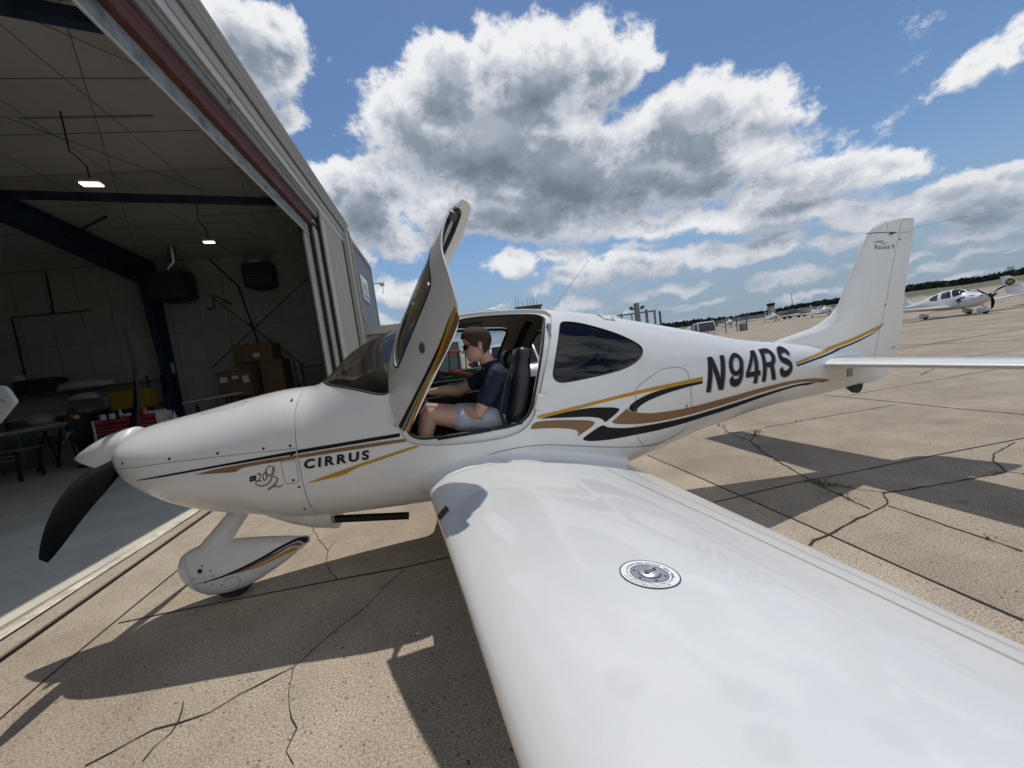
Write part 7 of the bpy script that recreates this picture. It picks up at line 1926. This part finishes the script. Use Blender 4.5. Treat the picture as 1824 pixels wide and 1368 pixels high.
def low_building(px, Z, w, h, d, col, label, pitched=False):
    p = at(px, Z); t = thing('far_building', label, 'building', (p.x, p.y, gh(p.x, p.y)), math.atan2(RT.y, RT.x), 'low buildings across the airfield')
    mb = MB(); mb.box((0, 0, h / 2), (w, d, h)); mb.build('wall', col, t, 0)
    mb = MB()
    if pitched: mb.prism([(-w / 2 - .4, h), (0, h * 1.3), (w / 2 + .4, h)], -d / 2 - .3, d / 2 + .3, 'y')
    else: mb.box((0, 0, h + .2), (w + .6, d + .6, .4))
    mb.build('roof', M_FSTEEL, t, 0)
    for i in range(max(1, int(w / 9))):
        mb = MB(); mb.box((-w / 2 + 4.5 + 9 * i, -d / 2 - .03, h * .4), (5, .06, h * .7)); mb.box((-w / 2 + 4.5 + 9 * i, d / 2 + .03, h * .4), (5, .06, h * .7)); mb.build('hangar_door', M_GREYBOX, t, 0)
wc = mat('far_white_siding', (.40, .41, .42), .7); gc = mat('far_grey_siding', (.20, .21, .22), .7); tc_ = mat('far_tan_siding', (.30, .27, .23), .7)
low_building(1336, 330, 30, 2.6, 14, gc, 'long grey low building left of the control tower')
low_building(1412, 360, 26, 2.2, 14, wc, 'pale low hangar row just right of the control tower', True)
low_building(1445, 330, 22, 2.4, 12, wc, 'white low hangar between the tower and the near fin', True)
low_building(1306, 300, 14, 2.4, 10, tc_, 'small tan building behind the fence posts')
mb = MB(); m_ = thing('radio_mast', 'slender lattice radio mast between the tower and the near fin', 'mast', (-438, -395, gh(-438, -395)))
for s in ((-.6, 0), (.6, 0), (0, .9)): mb = MB(); mb.rod((s[0], s[1], 0), (s[0] * .2, s[1] * .2, 24), .14, .08, 5); mb.build('mast_leg', M_FENCE, m_)
mb = MB()
for k in range(12): z = 2 * k; mb.rod((-.6 * (1 - z / 30), 0, z), (.6 * (1 - z / 30), 0, z + 2), .06, None, 4)
mb.build('lattice', M_FENCE, m_)
p = at(1814, 600); am = thing('antenna_tower', 'steel antenna tower with stacked platforms on the wooded ridge at the right', 'tower', (p.x, p.y, 20))
for sx in (-1, 1):
    for sy in (-1, 1): mb = MB(); mb.rod((sx * 2.2, sy * 2.2, -8), (sx * 1.8, sy * 1.8, 13), .3, .25, 5); mb.build('tower_leg', M_FENCE, am)
for z in (6, 9.5, 12.5): mb = MB(); mb.lathe([(5.0 - z * .1, z), (5.0 - z * .1, z + .8)], (0, 0, 0), 'z', 12); mb.build('platform', M_FENCE, am)

M_GRASSF = mat('dry_airfield_grass', (.10, .095, .05), .95, var=.3, vscale=.03)
def hill_strip():
    mb = MB(); rows = []
    pxs = list(range(980, 2300, 20))
    for Z, f in ((300, 0.0), (420, .25), (560, .62), (640, 1.0), (900, 1.15), (1500, .9)):
        row = []
        for px in pxs:
            p = at(px, Z); top = 10 + 8 * max(0, (px - 1400) / 420) ** 1.1 + (2.5 * math.sin(px * .013) + 1.4 * math.sin(px * .031 + 1))
            g0 = gh(p.x, p.y); row.append(V((p.x, p.y, g0 + .03 + f * max(0, top - 7))))
        rows.append(row)
    n = len(pxs)
    for r in rows: mb.v += [tuple(q) for q in r]
    for i in range(len(rows) - 1):
        for j in range(n - 1): mb.f.append([i * n + j, i * n + j + 1, (i + 1) * n + j + 1, (i + 1) * n + j]); mb.m.append(0)
    return mb
tag(hill_strip().build('hill', M_GRASSF, smooth=60), kind='structure')
M_WOODS = mat('dark_woodland', (.045, .062, .045), .95, var=.5, vscale=.08)
rng = random.Random(11); mb = MB()
def leafy(c, r, h):
    n = 26
    for _ in range(n):
        a, e = rng.uniform(0, 2 * PI), math.asin(rng.uniform(-.5, 1)); q = r * rng.uniform(.55, 1.05)
        p = V(c) + V((q * math.cos(a) * math.cos(e), q * math.sin(a) * math.cos(e), h * (.45 + .55 * math.sin(e) * rng.uniform(.7, 1.1))))
        s = r * rng.uniform(.30, .55); t1 = V((rng.gauss(0, 1), rng.gauss(0, 1), rng.gauss(0, 1))).normalized(); t2 = t1.orthogonal().normalized()
        k = len(mb.v); mb.v += [tuple(p + t1 * s), tuple(p + t2 * s), tuple(p - t1 * s * .8), tuple(p - t2 * s)]; mb.f.append([k, k + 1, k + 2, k + 3]); mb.m.append(0)
for px in range(1000, 2280, 3):
    for Z in (500, 560, 610, 660):
        x_ = px + rng.uniform(-3, 3); p = at(x_, Z * rng.uniform(.97, 1.03))
        top = 10 + 8 * max(0, (x_ - 1400) / 420) ** 1.1 + (2.5 * math.sin(x_ * .013) + 1.4 * math.sin(x_ * .031 + 1))
        f = .45 if Z == 500 else .66 if Z == 560 else .85 if Z == 610 else 1.0
        hgt = rng.uniform(3.0, 8.5); leafy((p.x, p.y, gh(p.x, p.y) + f * max(0, top - 7) - .5), rng.uniform(3, 5.5), hgt)
tag(mb.build('far_woods', M_WOODS, smooth=0, fix=False), 'dark green woods along the ridge beyond the airfield', kind='stuff')
# strip of mown grass and a taxiway between the apron and the woods
mb = MB()
for Za, Zb in ((150, 175), (215, 290)):
    pxs = list(range(1000, 2300, 40)); A = [at(px, Za) for px in pxs]; B = [at(px, Zb) for px in pxs]; n = len(pxs)
    mb.add([(p.x, p.y, gh(p.x, p.y) + .12) for p in A] + [(p.x, p.y, gh(p.x, p.y) + .14) for p in B], [(i, i + 1, n + i + 1, n + i) for i in range(n - 1)])
tag(mb.build('grass_strip', M_GRASSF, smooth=0, fix=False), kind='structure')
